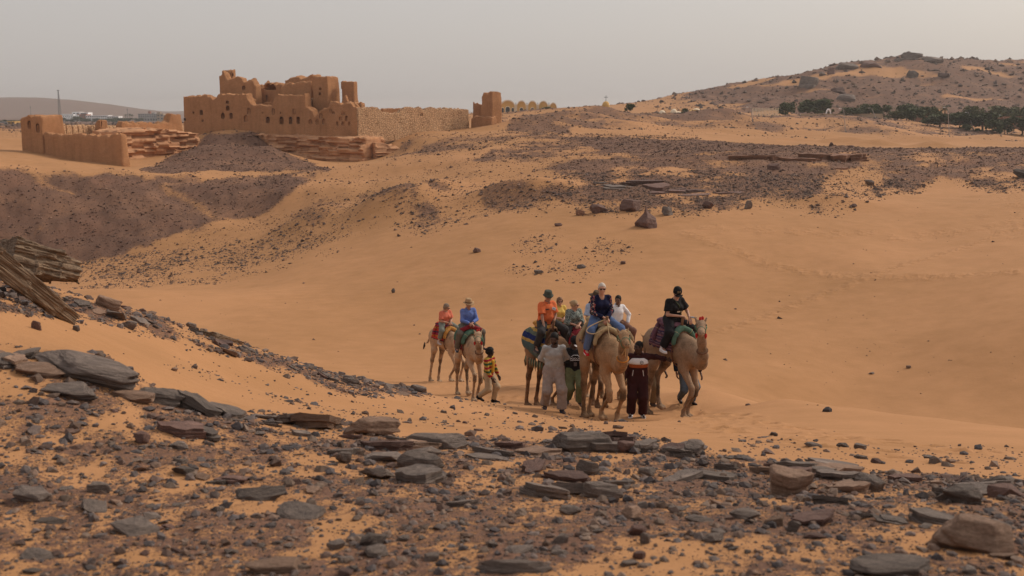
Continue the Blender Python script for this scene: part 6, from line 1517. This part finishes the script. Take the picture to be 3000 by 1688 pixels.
    if 'extra' in out: out['extra'](root, J, dict(side=side, up=upv, fw=fw, HP=HP, wst=wst))
    return root
def sit(lean=.0, lift=0.0, hL=(.30, .05, .17), hR=(.30, -.05, .17), yaw=0.0, pitch=0.0, twist=0.0, knee=.34, kx=.32, kz=-.10, ax=.20, az=-.50, asp=.38, eo=1.0, side=0.0, pnL=(0, -.2, 1), pnR=(0, .2, 1), kneeR=None, axR=None, azR=None, arms=(.29, .26), tall=1.0, nod=0.0):
    """astride a camel; origin on the saddle seat"""
    J = {}; t = tall; J['pelvis'] = V3(0, 0, .11); J['chest'] = V3(.03 + lean * .8, side * .6, .41 * t + lift); J['neck'] = V3(.045 + lean, side, .585 * t + lift); hd = V3(.075 + lean * 1.15 + nod, side * 1.1, .725 * t + lift - nod * .3); J['head'] = hd
    for s, q in (('L', 1), ('R', -1)):
        J['sh' + s] = V3(.03 + lean * .95, .172 * q + side, .515 * t + lift); J['hip' + s] = V3(.0, .095 * q, .10)
        kk = kneeR if (kneeR is not None and q < 0) else knee; axx = axR if (axR is not None and q < 0) else ax; azz = azR if (azR is not None and q < 0) else az
        J['kn' + s] = V3(kx, kk * q, kz); J['an' + s] = V3(axx, asp * q, azz); J['to' + s] = J['an' + s] + V3(.17, .045 * q, -.055)
    for s, hh, q in (('L', hL, 1), ('R', hR, -1)):
        e, w = ik(J['sh' + s], V3(*hh), arms[0], arms[1], V3(-.55, .75 * q * eo, -.35)); J['el' + s] = e; J['wr' + s] = w
    J['pnL'] = V3(*pnL); J['pnR'] = V3(*pnR)
    if twist:
        for k in ('chest', 'neck', 'head', 'shL', 'shR', 'elL', 'elR', 'wrL', 'wrR'): J[k] = rotz(J[k], twist * (.6 if k == 'chest' else 1))
    J['face'] = V3(math.cos(yaw) * math.cos(pitch), math.sin(yaw) * math.cos(pitch), -math.sin(pitch)); return J
def walk(fL=.25, fR=-.25, lL=.0, lR=.10, hL=(.1, .27, .78), hR=(.1, -.27, .78), yaw=0.0, pitch=0.0, lean=.03, eo=.6, drop=.04, wide=.10, twist=0.0, pnL=(0, 1, 0), pnR=(0, -1, 0), gl=None):
    """on foot; origin on the ground below the pelvis; gl(x,y) = ground height there"""
    gl = gl or (lambda a, b: 0.0); J = {}; pz = .93 - drop
    J['pelvis'] = V3(0, 0, pz); J['chest'] = V3(lean * .7, 0, pz + .33); J['neck'] = V3(lean, 0, pz + .515); J['head'] = V3(lean + .035, 0, pz + .66)
    for s, q, fx, lf, hh in (('L', 1, fL, lL, hL), ('R', -1, fR, lR, hR)):
        J['sh' + s] = V3(lean * .9, .172 * q, pz + .445); J['hip' + s] = V3(0, .092 * q, pz - .01); an = V3(fx, wide * q, .085 + lf + gl(fx, wide * q))
        k, a = ik(J['hip' + s], an, .435, .43, V3(1, .1 * q, .1)); J['kn' + s] = k; J['an' + s] = a; J['to' + s] = a + V3(.165, .03 * q, -.05 - lf * .45)
        J['up' + s] = nrm(V3(lf * 2.2, 0, 1)); e, w = ik(J['sh' + s], V3(*hh), .285, .26, V3(-.8 + .5 * max(0, eo - 1), .5 * q * eo, -.1)); J['el' + s] = e; J['wr' + s] = w
    J['pnL'] = V3(*pnL); J['pnR'] = V3(*pnR)
    if twist:
        for k in ('chest', 'neck', 'head', 'shL', 'shR', 'elL', 'elR', 'wrL', 'wrR'): J[k] = rotz(J[k], twist)
    J['face'] = V3(math.cos(yaw) * math.cos(pitch), math.sin(yaw) * math.cos(pitch), -math.sin(pitch)); return J
# ------------------------------------------------------------------ the camel party
SK_F = fmat('fair_skin', (.47, .255, .175), rough=.6, var=.1, bump=.05, spec=.35); SK_T = fmat('tanned_skin', (.38, .20, .135), rough=.6, var=.1, bump=.05, spec=.35); SK_B = fmat('brown_skin', (.15, .075, .048), rough=.5, var=.12, bump=.05, spec=.4); SK_D = fmat('dark_skin', (.060, .031, .022), rough=.5, var=.12, bump=.05, spec=.4)
HR_B = fmat('black_hair', (.010, .008, .007), rough=.7); HR_G = fmat('grey_brown_hair', (.20, .15, .11), rough=.7, scale=60); HR_W = fmat('white_hair', (.50, .44, .38), rough=.8, scale=60); HR_Y = fmat('blond_hair', (.36, .24, .13), rough=.7, scale=60); HR_R = fmat('brown_hair', (.17, .09, .05), rough=.7, scale=60)
GLS = mat_plain('sunglass_lens', (.010, .009, .009), .12, .05, 4, spec=.6)
BLACK = fmat('black_cloth', (.010, .009, .010)); WHITE = fmat('white_cloth', (.72, .71, .72), var=.06); NAVY = fmat('navy_cloth', (.018, .022, .05)); JEANS = fmat('blue_denim', (.085, .13, .25), scale=40); KHAKI = fmat('khaki_cloth', (.30, .22, .145)); CHAR = fmat('charcoal_cloth', (.040, .036, .036))
def zstripes(name, stops, period, off=0.0, side=None):
    """hard stripes along the object's z; stops = [(pos, colour)]"""
    m, nt, b = mat_new(name); L = nt.links.new; tc = N(nt, 'ShaderNodeTexCoord'); sp = N(nt, 'ShaderNodeSeparateXYZ'); L(tc.outputs['Object'], sp.inputs[0])
    no = N(nt, 'ShaderNodeTexNoise', i_Scale=6.0, i_Detail=3.0); L(tc.outputs['Object'], no.inputs['Vector'])
    a = N(nt, 'ShaderNodeMath', operation='MULTIPLY_ADD'); L(no.outputs['Fac'], a.inputs[0]); a.inputs[1].default_value = .035; L(sp.outputs[2], a.inputs[2])
    q = N(nt, 'ShaderNodeMath', operation='MULTIPLY_ADD'); L(a.outputs[0], q.inputs[0]); q.inputs[1].default_value = 1 / period; q.inputs[2].default_value = off
    fr = N(nt, 'ShaderNodeMath', operation='FRACT'); L(q.outputs[0], fr.inputs[0]); r = ramp(nt, fr.outputs[0], stops); r.color_ramp.interpolation = 'CONSTANT'
    w = N(nt, 'ShaderNodeTexNoise', i_Scale=70.0, i_Detail=2.0); L(tc.outputs['Object'], w.inputs['Vector']); mu = N(nt, 'ShaderNodeMixRGB', blend_type='MULTIPLY'); mu.inputs[0].default_value = .5; L(r.outputs[0], mu.inputs[1]); L(ramp(nt, w.outputs['Fac'], [(.3, (.65, .65, .65)), (.7, (1.15, 1.15, 1.15))]).outputs[0], mu.inputs[2])
    L(mu.outputs[0], b.inputs['Base Color']); b.inputs['Roughness'].default_value = .95; b.inputs['Specular IOR Level'].default_value = .08; return m
def blotch(name, base, spots, scale, thr=.58, sleeves=False):
    m, nt, b = mat_new(name); L = nt.links.new; tc = N(nt, 'ShaderNodeTexCoord'); prev = None
    for k, c in enumerate(spots):
        mp = N(nt, 'ShaderNodeMapping'); mp.inputs['Location'].default_value = (k * 7.3, k * 3.1, k * 5.7); L(tc.outputs['Object'], mp.inputs[0])
        no = N(nt, 'ShaderNodeTexNoise', i_Scale=scale, i_Detail=2.5); L(mp.outputs[0], no.inputs['Vector']); rr = ramp(nt, no.outputs['Fac'], [(thr, (0, 0, 0)), (thr + .03, (1, 1, 1))]); fac = rr.outputs[0]
        if sleeves:
            sp = N(nt, 'ShaderNodeSeparateXYZ'); L(tc.outputs['Object'], sp.inputs[0]); ab = N(nt, 'ShaderNodeMath', operation='ABSOLUTE'); L(sp.outputs[1], ab.inputs[0]); gt = N(nt, 'ShaderNodeMath', operation='GREATER_THAN'); L(ab.outputs[0], gt.inputs[0]); gt.inputs[1].default_value = .165; ml = N(nt, 'ShaderNodeMath', operation='MULTIPLY'); L(fac, ml.inputs[0]); L(gt.outputs[0], ml.inputs[1]); fac = ml.outputs[0]
        mx = N(nt, 'ShaderNodeMixRGB'); L(fac, mx.inputs[0]); mx.inputs[2].default_value = (*c, 1)
        if prev is None: mx.inputs[1].default_value = (*base, 1)
        else: L(prev, mx.inputs[1])
        prev = mx.outputs[0]
    L(prev, b.inputs['Base Color']); b.inputs['Roughness'].default_value = .9; b.inputs['Specular IOR Level'].default_value = .1; return m
CM_T = camel_mat('camel_coat_tan', (.30, .185, .105)); CM_P = camel_mat('camel_coat_pale', (.39, .262, .168)); CM_B = camel_mat('camel_coat_brown', (.235, .135, .078)); CM_G = camel_mat('camel_coat_greyish', (.29, .195, .128))
GREENP = fmat('green_canvas', (.075, .135, .095)); PURPL = fmat('purple_weave', (.13, .055, .075)); GREYP = fmat('grey_felt', (.12, .095, .09)); BEIGE = fmat('beige_felt', (.34, .25, .14)); MAROON = fmat('maroon_shawl', (.20, .018, .025)); OCHRE = fmat('ochre_weave', (.40, .19, .045))
STRB = zstripes('striped_blanket', [(0, (.115, .135, .105)), (.10, (.42, .27, .08)), (.17, (.02, .03, .10)), (.30, (.10, .135, .125)), (.56, (.07, .11, .115)), (.78, (.40, .26, .08)), (.86, (.02, .03, .11))], .95, -1.02)
ORW = zstripes('red_orange_saddle_cloth', [(0, (.42, .05, .03)), (.35, (.50, .16, .03)), (.5, (.30, .03, .05)), (.8, (.10, .03, .06))], .28)
PLAID = zstripes('purple_plaid', [(0, (.10, .045, .07)), (.3, (.18, .11, .13)), (.45, (.05, .03, .07)), (.7, (.22, .10, .10))], .12)
def seat(cm, dx=0.0, dz=0.0):
    a = cm.rotation_euler[2]; s = cm.scale[0]; q = rotz(V3(-.08 + dx, 0, 2.15 + dz), a) * s; return (cm.location.x + q[0], cm.location.y + q[1], cm.location.z + q[2]), a
def rider(cm, label, J, out, scale=1.0, dx=0.0, dz=0.0, turn=0.0, **k):
    l, a = seat(cm, dx, dz); return make_person(label, J, out, l, a + turn, scale, 'camel riders', **k)
CS = 1.0
# ---- right camel, rider in black
c9 = make_camel("greyish camel with red brow tassel at the right, under the rider in black", 1968, 23.3, 31, CM_G, [(-.16, 0), (.02, 0), (.12, .14), (-.04, 0)], -.55, .30, CS, M_ROPE_G)
saddle(c9, PLAID, GREENP, PURPL, 1.42, roll=.072)
def black_extra(root, J, D):
    fw, sd, up = D['fw'], D['side'], D['up']; q = MB(); q.tube([J['shR'] * .45 + J['neck'] * .55 + up * .03 + fw * .03, J['chest'] + fw * .155 + up * .06, D['wst'] + fw * .16 + sd * .10, D['wst'] + sd * .21 - up * .06], .014, 5); q.build('bag_strap', fmat('olive_strap', (.05, .06, .03)), root, True)
    MB().box(tuple(J['chest'] + fw * .152 - up * .07 + sd * .03), (.012, .12, .06)).build('shirt_print', blotch('shirt_print_red', (.6, .5, .36), [(.3, .03, .02)], 22, .5), root)
    MB().box(tuple(J['wrL'] + V3(.10, .02, .03)), (.15, .08, .012), Matrix.Identity(4)).build('phone', mat_plain('phone_glass', (.02, .025, .05), .15, .1, 3, spec=.5), root)
rider(c9, "person in black cap, black tee and black trousers riding the right camel", sit(.05, 0, (.36, .20, .16), (.30, -.05, .22), -.40, .42, 0, .33, .32, -.12, .14, -.50, .37, 1.1, nod=.03), dict(skin=SK_F, girth=1.06, shirt=dict(mat=BLACK, sleeve='short', slen=.72, loose=.025, bust=True, hem=.06), trousers=dict(mat=fmat('black_trousers', (.014, .012, .014)), loose=.036, len=.86, cuff=.075), shoes=WHITE, sole=WHITE, hair=('tied', HR_R), hat=('cap', BLACK, .0), cap_print=BEIGE, glasses=None, extra=black_extra))
# ---- centre camel, woman in navy
c6 = make_camel("tan camel with brown shoulder and orange neck rope walking in front at the centre", 1757, 22.0, 20, CM_T, [(.06, 0), (-.16, .06), (-.10, 0), (.14, .0)], -.22, -.10, CS, M_ROPE_G, False)
saddle(c6, GREYP, BEIGE, BEIGE, 1.50, roll=.062)
FLOR = blotch('navy_floral_sleeves', (.010, .011, .035), [(.50, .33, .26), (.40, .10, .09), (.09, .11, .09)], 26, .58, True)
rider(c6, "person with white hair, navy top with floral sleeves, jeans and red shoes on centre camel", sit(.02, .02, (.29, .045, .15), (.28, -.045, .17), -.32, .05, 0, .35, .32, -.10, .20, -.52, .39, 1.25), dict(skin=SK_F, shirt=dict(mat=FLOR, sleeve='long', loose=.018, bust=True, v=.10, hem=.05), trousers=dict(mat=JEANS, loose=.026, cuff=.06), shoes=fmat('red_canvas_shoe', (.45, .015, .025)), sole=WHITE, hair=('crop', HR_W), glasses=GLS))
# ---- man in brown hat just behind
c7 = make_camel("brown camel half hidden behind the centre camel", 1742, 25.2, 12, CM_B, [(-.1, 0), (.1, 0), (.15, 0), (-.1, 0)], .25, -.1, .94, M_ROPE_G, False, h=.03)
saddle(c7, MAROON, GREENP, GREENP, 1.30)
def pack_extra(root, J, D):
    for s in 'LR':
        q = MB(); q.tube([J['sh' + s] * .6 + J['neck'] * .4 - D['fw'] * .09, J['sh' + s] * .6 + J['neck'] * .4 + D['up'] * .075, J['sh' + s] * .6 + J['chest'] * .4 + D['fw'] * .14, D['wst'] + D['side'] * (.13 if s == 'L' else -.13) + D['fw'] * .11], .026, 6); q.build('backpack_strap', NAVY, root, True)
    f = Field((-.5, -.3, 0), (.1, .3, .75), .02); c = J['chest'] - D['fw'] * .20; f.ell(c, (.11, .16, .22), .03); obj('backpack', f.mesh('backpack'), NAVY, root)
rider(c7, "person in brown wide brimmed hat, pale blue shirt and khaki trousers behind the centre rider", sit(.02, .02, (.28, .05, .16), (.26, -.06, .16), .55, .35, 0, .36, .32, -.10, .18, -.54, .40), dict(skin=SK_F, shirt=dict(mat=fmat('pale_blue_shirt', (.36, .43, .56)), sleeve='short', loose=.03, collar=True), trousers=dict(mat=KHAKI, loose=.034, cuff=.07), shoes=fmat('brown_shoe', (.14, .075, .045)), sole=BEIGE, hat=('fedora', fmat('brown_felt_hat', (.085, .055, .032))), hair=('short', HR_G), extra=pack_extra))
# ---- man in white shirt
c8 = make_camel("camel with its head to the right behind the maroon tracksuit", 1803, 27.4, 22, CM_T, [(.1, 0), (-.1, 0), (-.1, 0), (.1, 0)], .30, -.30, .94, M_ROPE_G, False, h=.03)
saddle(c8, fmat('blue_saddle_cloth', (.05, .085, .16)), BEIGE, BEIGE, 1.35)
rider(c8, "person with black hair in a white long sleeved shirt looking left, hand on hip", sit(.03, .0, (.16, .27, .08), (.22, -.12, .14), -.75, .12, 0, .34, .32, -.10, .20, -.52, .38, 2.2, pnL=(0, 1, .3)), dict(skin=SK_B, shirt=dict(mat=WHITE, sleeve='long', loose=.024, collar=True, hem=.05), trousers=dict(mat=fmat('rust_trousers', (.17, .085, .06)), loose=.03), shoes=BLACK, hair=('crop', HR_B)))
# ---- man in orange
c3 = make_camel("brown camel under a striped fringed blanket, ridden by the rider in orange", 1602, 25.6, 33, CM_B, [(.12, 0), (-.12, 0), (.05, 0), (-.06, 0)], .34, -.28, .97, M_ROPE_G, False, tail=(-.02, .02))
saddle(c3, STRB, None, OCHRE, 1.06, -.92, .26, True, True, grow=.06)
def badge_extra(root, J, D):
    T_ = Matrix.Translation(tuple(J['chest'] + D['fw'] * .165 + D['side'] * .095 + D['up'] * .045)) @ Matrix.Rotation(-.45, 4, 'X'); b_ = MB().box((0, 0, 0), (.008, .105, .068), T_).build('name_badge', WHITE, root)
    MB().box((.006, 0, .0), (.004, .075, .012), T_).build('badge_print', GREYP, b_)
    MB().box(tuple(J['chest'] + D['fw'] * .150 - D['side'] * .09 + D['up'] * .04), (.02, .10, .022)).build('pocket', CHAR, root)
rider(c3, "person in orange shirt with white badge and olive hat on the blanketed camel", sit(.03, .02, (.26, .06, .10), (.30, -.25, -.02), -.35, .08, 0, .35, .32, -.08, .16, -.50, .40, 1.5, pnR=(.1, .2, 1)), dict(skin=SK_T, girth=1.12, shirt=dict(mat=fmat('orange_shirt', (.66, .155, .055)), sleeve='short', loose=.03, collar=True, belly=True, hem=.02), trousers=dict(mat=CHAR, loose=.034, len=.82, cuff=.065), shoes=fmat('dark_trainer', (.05, .045, .045)), sole=GREYP, hat=('brim', fmat('olive_sun_hat', (.060, .066, .052)), .05), hair=('crop', HR_G), glasses=GLS, extra=badge_extra))
# ---- woman in patterned dress, woman in yellow
c4 = make_camel("camel hidden behind the striped blanket camel, ridden by the rider in patterned top", 1678, 28.9, 25, CM_P, [(.1, 0), (-.1, 0), (-.1, 0), (.1, 0)], .1, -.1, .93, M_ROPE_G, True, h=.032)
saddle(c4, ORW, MAROON, MAROON, 1.35)
rider(c4, "person with tied blond hair and sunglasses in a grey patterned top looking right", sit(.04, -.03, (.34, .02, .14), (.32, -.06, .13), .80, .16, 0, .34, .32, -.10, .20, -.52, .38, 1.2, tall=.95), dict(skin=SK_F, girth=1.14, shirt=dict(mat=blotch('grey_leaf_print', (.05, .06, .055), [(.34, .36, .33), (.22, .26, .23)], 42, .53), sleeve='half', loose=.034, bust=True, v=.07), trousers=dict(mat=CHAR, loose=.03), shoes=BLACK, hair=('tied', HR_Y), glasses=GLS))
c5 = make_camel("hidden camel at the back ridden by the rider in yellow", 1636, 33.2, 25, CM_T, [(0, 0), (.1, 0), (0, 0), (-.1, 0)], .1, -.2, .95, M_ROPE_G, False, h=.036)
saddle(c5, ORW, GREENP, GREENP, 1.35)
rider(c5, "person with curly brown hair and glasses in a yellow shirt behind the others", sit(.03, -.02, tall=.97, yaw=-.2), dict(skin=SK_F, shirt=dict(mat=fmat('yellow_shirt', (.58, .40, .10)), sleeve='half', loose=.024, bust=True, collar=True), trousers=dict(mat=BEIGE, loose=.03), shoes=BLACK, hair=('curly', HR_R), glasses=GLS))
# ---- two camels at the left
c2 = make_camel("pale camel with red tasselled halter ridden by the rider in blue", 1374, 31.0, 22, CM_P, [(-.12, .0), (.22, .0), (.26, .05), (-.06, 0)], -.28, .0, CS, M_ROPE_G, True)
saddle(c2, MAROON, GREENP, GREENP, 1.38, roll=.08)
def shawl_extra(root, J, D):
    f = Field((-.1, -.5, -.25), (.6, .5, .35), .02); f.cone((.30, -.28, .02), (.34, 0, .12), .06, .07, .03); f.cone((.34, 0, .12), (.32, .32, -.02), .07, .06, .03); sl, x, y, z = f.win(); f.d += (fbm(x * 12, y * 12, z * 12, octv=2, seed=4) - .5) * .05; obj('shawl', f.mesh('shawl'), MAROON, root)
rider(c2, "person in blue shirt, tan straw hat and sunglasses riding the pale camel", sit(.04, .02, (.34, .05, .22), (.34, -.05, .20), .05, .10, 0, .35, .32, -.10, .18, -.56, .40, 1.2), dict(skin=SK_T, girth=1.06, shirt=dict(mat=fmat('blue_shirt', (.115, .175, .43)), sleeve='long', loose=.030, collar=True, hem=.02), trousers=dict(mat=fmat('olive_grey_trousers', (.125, .105, .082)), loose=.034, cuff=.07), shoes=fmat('navy_trainer', (.03, .035, .05)), sole=WHITE, hat=('straw', fmat('straw_hat', (.36, .23, .125))), hair=('crop', HR_G), glasses=GLS, extra=shawl_extra))
c1 = make_camel("rearmost pale camel with raised dark tail at the left, ridden by the rider in salmon", 1308, 37.3, 40, CM_P, [(.18, 0), (-.10, 0), (.06, 0), (-.16, 0)], .0, -.15, .97, M_ROPE_G, True, tail=(-.16, .0))
saddle(c1, ORW, OCHRE, ORW, 1.45, roll=.09)
rider(c1, "person in salmon short sleeved top with grey hair and grey trousers on the rearmost camel", sit(.05, -.02, (.32, .05, .16), (.32, -.05, .15), .45, .45, 0, .34, .32, -.10, .18, -.52, .38, tall=.97, nod=.02), dict(skin=SK_F, girth=1.04, shirt=dict(mat=fmat('salmon_top', (.56, .155, .095)), sleeve='short', loose=.03, bust=True), trousers=dict(mat=fmat('grey_green_trousers', (.17, .18, .155)), loose=.03, len=.70, cuff=.065), shoes=fmat('pale_sandal_shoe', (.42, .38, .36)), hair=('bob', HR_G), glasses=GLS))
# ---- people on foot
def walker(label, px, Y, deg, out, scale=1.0, **kw):
    Y = Y * KY; x = P(px, 1100, Y)[0]; z = gz1(x, Y); a = math.radians(-90 + deg); ca, sa = math.cos(a), math.sin(a)
    gl = lambda lx, ly: (gz1(x + (lx * ca - ly * sa) * scale, Y + (lx * sa + ly * ca) * scale) - z) / scale
    return make_person(label, walk(gl=gl, **kw), out, (x, Y, z), a, scale, 'people on foot')
STRIPE = zstripes('striped_cardigan', [(0, (.30, .02, .03)), (.27, (.42, .26, .05)), (.5, (.035, .09, .04)), (.77, (.46, .28, .06))], .22)
def cardigan_extra(root, J, D):
    q = MB(); fw, up, sd = D['fw'], D['up'], D['side']; c = J['chest']
    f = Field(c - .35, c + .35, .016); f.cone(c + fw * .115 + up * .06, D['wst'] + fw * .115 - up * .06, .055, .060, .02, (sd, 1.2)); obj('undershirt', f.mesh('undershirt'), fmat('yellow_undershirt', (.52, .27, .03)), root)
walker("child in red, yellow and green striped cardigan and beige trousers walking beside the pale camel", 1432, 29.6, 62, dict(skin=SK_D, girth=.86, shirt=dict(mat=STRIPE, sleeve='long', loose=.036, hem=.16, fold=.03), trousers=dict(mat=fmat('beige_trousers', (.40, .30, .195)), loose=.034, cuff=.06, len=.93), shoes=BLACK, hair=('afro', HR_B), extra=cardigan_extra, grip=False), .98, fL=.10, fR=-.28, lL=0, lR=.10, hL=(.16, .26, .82), hR=(.20, -.20, .84), yaw=.75, lean=.02)
walker("person in grey long sleeved tee and pinkish grey baggy trousers with hands behind the back", 1622, 22.3, 4, dict(skin=SK_D, shirt=dict(mat=fmat('grey_tee', (.33, .325, .32)), sleeve='long', loose=.024, hem=.12, fold=.036), trousers=dict(mat=fmat('pinkish_grey_trousers', (.29, .235, .21)), loose=.036, cuff=.085, len=.97, fold=.045), sandal=fmat('navy_slide', (.03, .04, .065)), hair=('crop', HR_B), beard=HR_B), 1.055, fL=.16, fR=-.12, lL=0, lR=.05, hL=(-.16, .07, .97), hR=(-.16, -.06, .95), yaw=-.45, pitch=.35, wide=.16, eo=2.4, lean=.05)
def tee_extra(root, J, D):
    c = J['chest'] + D['fw'] * .152; q = MB(); q.tube([c + D['side'] * .11 - D['up'] * .0, c + D['side'] * .05 + D['up'] * .055, c - D['side'] * .04 + D['up'] * .06, c - D['side'] * .11 + D['up'] * .02], .005, 4); q.tube([c + D['side'] * .12 - D['up'] * .07, c - D['side'] * .12 - D['up'] * .07], .005, 4); q.build('shirt_print', WHITE, root)
    cu = bpy.data.curves.new('lettering', 'FONT'); cu.body = "TPOOONE"; cu.size = .07; cu.extrude = .002; cu.align_x = 'CENTER'; t_ = bpy.data.objects.new('lettering_source', cu); COL.objects.link(t_)
    dg = bpy.context.evaluated_depsgraph_get(); me = bpy.data.meshes.new_from_object(t_.evaluated_get(dg)); bpy.data.objects.remove(t_); me.materials.clear(); o = obj('lettering', me, WHITE, root); o.location = tuple(c - D['up'] * .05 + D['fw'] * .006); o.rotation_euler = (math.pi / 2, 0, math.pi / 2)
    MB().box(tuple(c - D['up'] * .16 + D['fw'] * .002), (.006, .07, .09)).build('print_block', GREYP, root)
walker("barefoot person in black printed tee, white visor cap and green trousers", 1681, 24.0, 8, dict(skin=SK_D, girth=.96, shirt=dict(mat=BLACK, sleeve='short', loose=.038, hem=.14, slen=.95), trousers=dict(mat=fmat('green_cargo', (.125, .135, .068)), loose=.036, cuff=.075, len=.93, fold=.04), hat=('cap', BLACK, .25), visor=WHITE, hair=('short', HR_B), extra=tee_extra), 1.0, fL=.18, fR=-.16, lL=0, lR=.12, hL=(.22, .26, .86), hR=(.05, -.28, .80), yaw=.55, pitch=.30)
def track_extra(root, J, D):
    c, fw, sd, up = J['chest'], D['fw'], D['side'], D['up']
    for nm, mt, z0, z1, gr in (('white_panel', WHITE, -.035, .10, .020), ('orange_panel', fmat('orange_panel', (.36, .095, .03)), -.11, -.035, .0205)):
        f = Field(c - .36, c + .36, .014); l = .03 + gr; f.cone(D['wst'], c, .098 + l, .112 + l, .05, (sd, 1.42)); f.cone(c, J['neck'] - up * .03, .105 + l, .065, .05, (sd, 1.2)); s2, x, y, z = f.win(); e = (z - c[2]); ff = (x - c[0]); f.d[...] = np.maximum.reduce([f.d, np.broadcast_to(e - z1, f.d.shape), np.broadcast_to(z0 - e, f.d.shape), np.broadcast_to(.05 - ff, f.d.shape)]); obj(nm, f.mesh(nm), mt, root)
    T_ = Matrix.Translation(tuple(c + fw * .178 + sd * .07 + up * .03)) @ Matrix.Rotation(math.pi / 2, 4, 'Y'); q = MB(); q.tube([T_ @ Vector((.034 * math.cos(w), .034 * math.sin(w), 0)) for w in np.linspace(0, 6.283, 15)], .005, 5); q.tube([T_ @ Vector((-.012, -.018, 0)), T_ @ Vector((.010, .0, 0)), T_ @ Vector((-.010, .018, 0))], .005, 4); q.build('emblem', BLACK, root)
    q = MB(); q.tube([D['wst'] + fw * .13 + sd * .10 + up * .03, D['wst'] + fw * .13 + sd * .12 - up * .10], .008, 5); q.build('pocket_zip', WHITE, root); q = MB(); q.tube([D['wst'] + fw * .13 - sd * .10 + up * .03, D['wst'] + fw * .13 - sd * .12 - up * .10], .008, 5); q.build('pocket_zip', WHITE, root)
    k = J['hipL'] + fw * .125 - up * .12 + sd * .03; q = MB(); q.tube([k + sd * (.022 * math.cos(w)) + up * (.022 * math.sin(w)) for w in np.linspace(0, 6.283, 6)], .005, 4); q.build('trouser_emblem', WHITE, root)
MRN = fmat('maroon_tracksuit', (.040, .0105, .011))
walker("person in maroon tracksuit with white and orange chest band, arm stretched to the right camel", 1868, 23.0, -4, dict(skin=SK_D, girth=1.08, shirt=dict(mat=MRN, sleeve='long', loose=.030, hem=.10, collar=True), trousers=dict(mat=MRN, loose=.034, cuff=.075, len=.98, fold=.035), sandal=WHITE, hair=('crop', HR_B), extra=track_extra), 1.045, fL=.04, fR=.0, lL=0, lR=0, hL=(.02, .60, 1.30), hR=(.06, -.30, .78), yaw=-.85, pitch=.05, eo=.5, wide=.125, drop=.015)
walker("person in dusty pink sweatshirt and khaki trousers half hidden behind the right camel", 1897, 25.2, 18, dict(skin=SK_D, shirt=dict(mat=fmat('dusty_pink_sweatshirt', (.40, .235, .165)), sleeve='long', loose=.04, hem=.10), trousers=dict(mat=fmat('dusty_khaki', (.20, .135, .075)), loose=.034, cuff=.07), shoes=fmat('dusty_shoe', (.09, .07, .06)), hair=('crop', HR_B)), 1.0, fL=.12, fR=-.22, lR=.08, hL=(.10, .42, .86), hR=(.1, -.27, .8), yaw=.2, pitch=.3, lean=.12)
REDD = blotch('red_and_dark_jacket', (.012, .013, .02), [(.02, .03, .035)], 14, .6)
def red_extra(root, J, D):
    f = Field(J['chest'] - .4, J['chest'] + .4, .018); f.cone(D['wst'] - D['up'] * .06, J['chest'], .125, .128, .03, (D['side'], 1.25)); obj('red_shirt', f.mesh('red_shirt'), fmat('red_shirt', (.36, .02, .025)), root)
walker("person in red shirt and dark jacket walking hidden behind the right camel's shoulder", 2012, 24.9, 12, dict(skin=SK_B, shirt=dict(mat=REDD, sleeve='long', loose=.022, hem=.02), trousers=dict(mat=fmat('grey_jeans', (.085, .105, .13)), loose=.03), shoes=BLACK, hair=('crop', HR_B), extra=red_extra, grip=False), 1.0, fL=.15, fR=-.15, lR=.06, hL=(.03, .34, .76), hR=(0, -.27, .8), yaw=0, lean=.05, drop=.14)
# ---- ropes
def rope(label, pts_, mat, r=.010, sag=.0):
    p = [Vector(tuple(float(c) for c in q)) for q in pts_]; out = []; n = len(p)
    for i in range(n - 1):
        a_, b_, c_, d_ = p[max(i - 1, 0)], p[i], p[i + 1], p[min(i + 2, n - 1)]
        for t in np.linspace(0, 1, 8, endpoint=False):
            q = (b_ * 2 + (c_ - a_) * t + (a_ * 2 - b_ * 5 + c_ * 4 - d_) * t ** 2 + (b_ * 3 - a_ - c_ * 3 + d_) * t ** 3) * .5; q.z -= sag * 4 * t * (1 - t); out.append(q)
    out.append(p[-1]); b = out[0].copy(); mb = MB(); mb.tube([q - b for q in out], r, 6); o = mb.build('rope', mat, None, True); o.location = b; tag(o, label, 'rope'); return o
def wpt(o, l):
    q = rotz(V3(*l), o.rotation_euler[2]) * o.scale[0]; return V3(*o.location) + q
s6, a6 = seat(c6); hnd = V3(*s6) + rotz(V3(.36, 0, .15), a6)
rope("pale rein rope from the centre rider's hands down the camel's neck", [hnd, hnd + rotz(V3(.28, -.05, -.38), a6), hnd + rotz(V3(.62, -.07, -.72), a6), wpt(c6, c6['mouth'])], M_ROPE_T, .011, .02)
rope("pale rope loop hanging left of the centre rider's hands", [hnd, hnd + rotz(V3(.02, -.22, -.06), a6), hnd + rotz(V3(.05, -.44, -.14), a6), hnd + rotz(V3(.10, -.50, -.22), a6), hnd + rotz(V3(.16, -.36, -.26), a6), hnd + rotz(V3(.14, -.12, -.18), a6)], M_ROPE_T, .011, .0)
rope("dark lead rope stretched from the camel behind to the right camel's saddle", [wpt(c8, c8['mouth']), P(1900, 1022, 23.6), wpt(c9, (-.62, -.1, 1.62))], M_ROPE_D, .010, .03)
rope("lead rope from the centre camel's halter to the hand of the person in maroon", [wpt(c6, c6['mouth']), P(1828, 1095, 20.6), P(1836, 1110, 21.3)], M_ROPE_T, .010, .08)
rope("lead rope hanging from the blanketed camel's halter", [wpt(c3, c3['mouth']), P(1668, 1075, 22.7), P(1662, 1095, 22.6)], M_ROPE_T, .010, .10)
print("figures done")
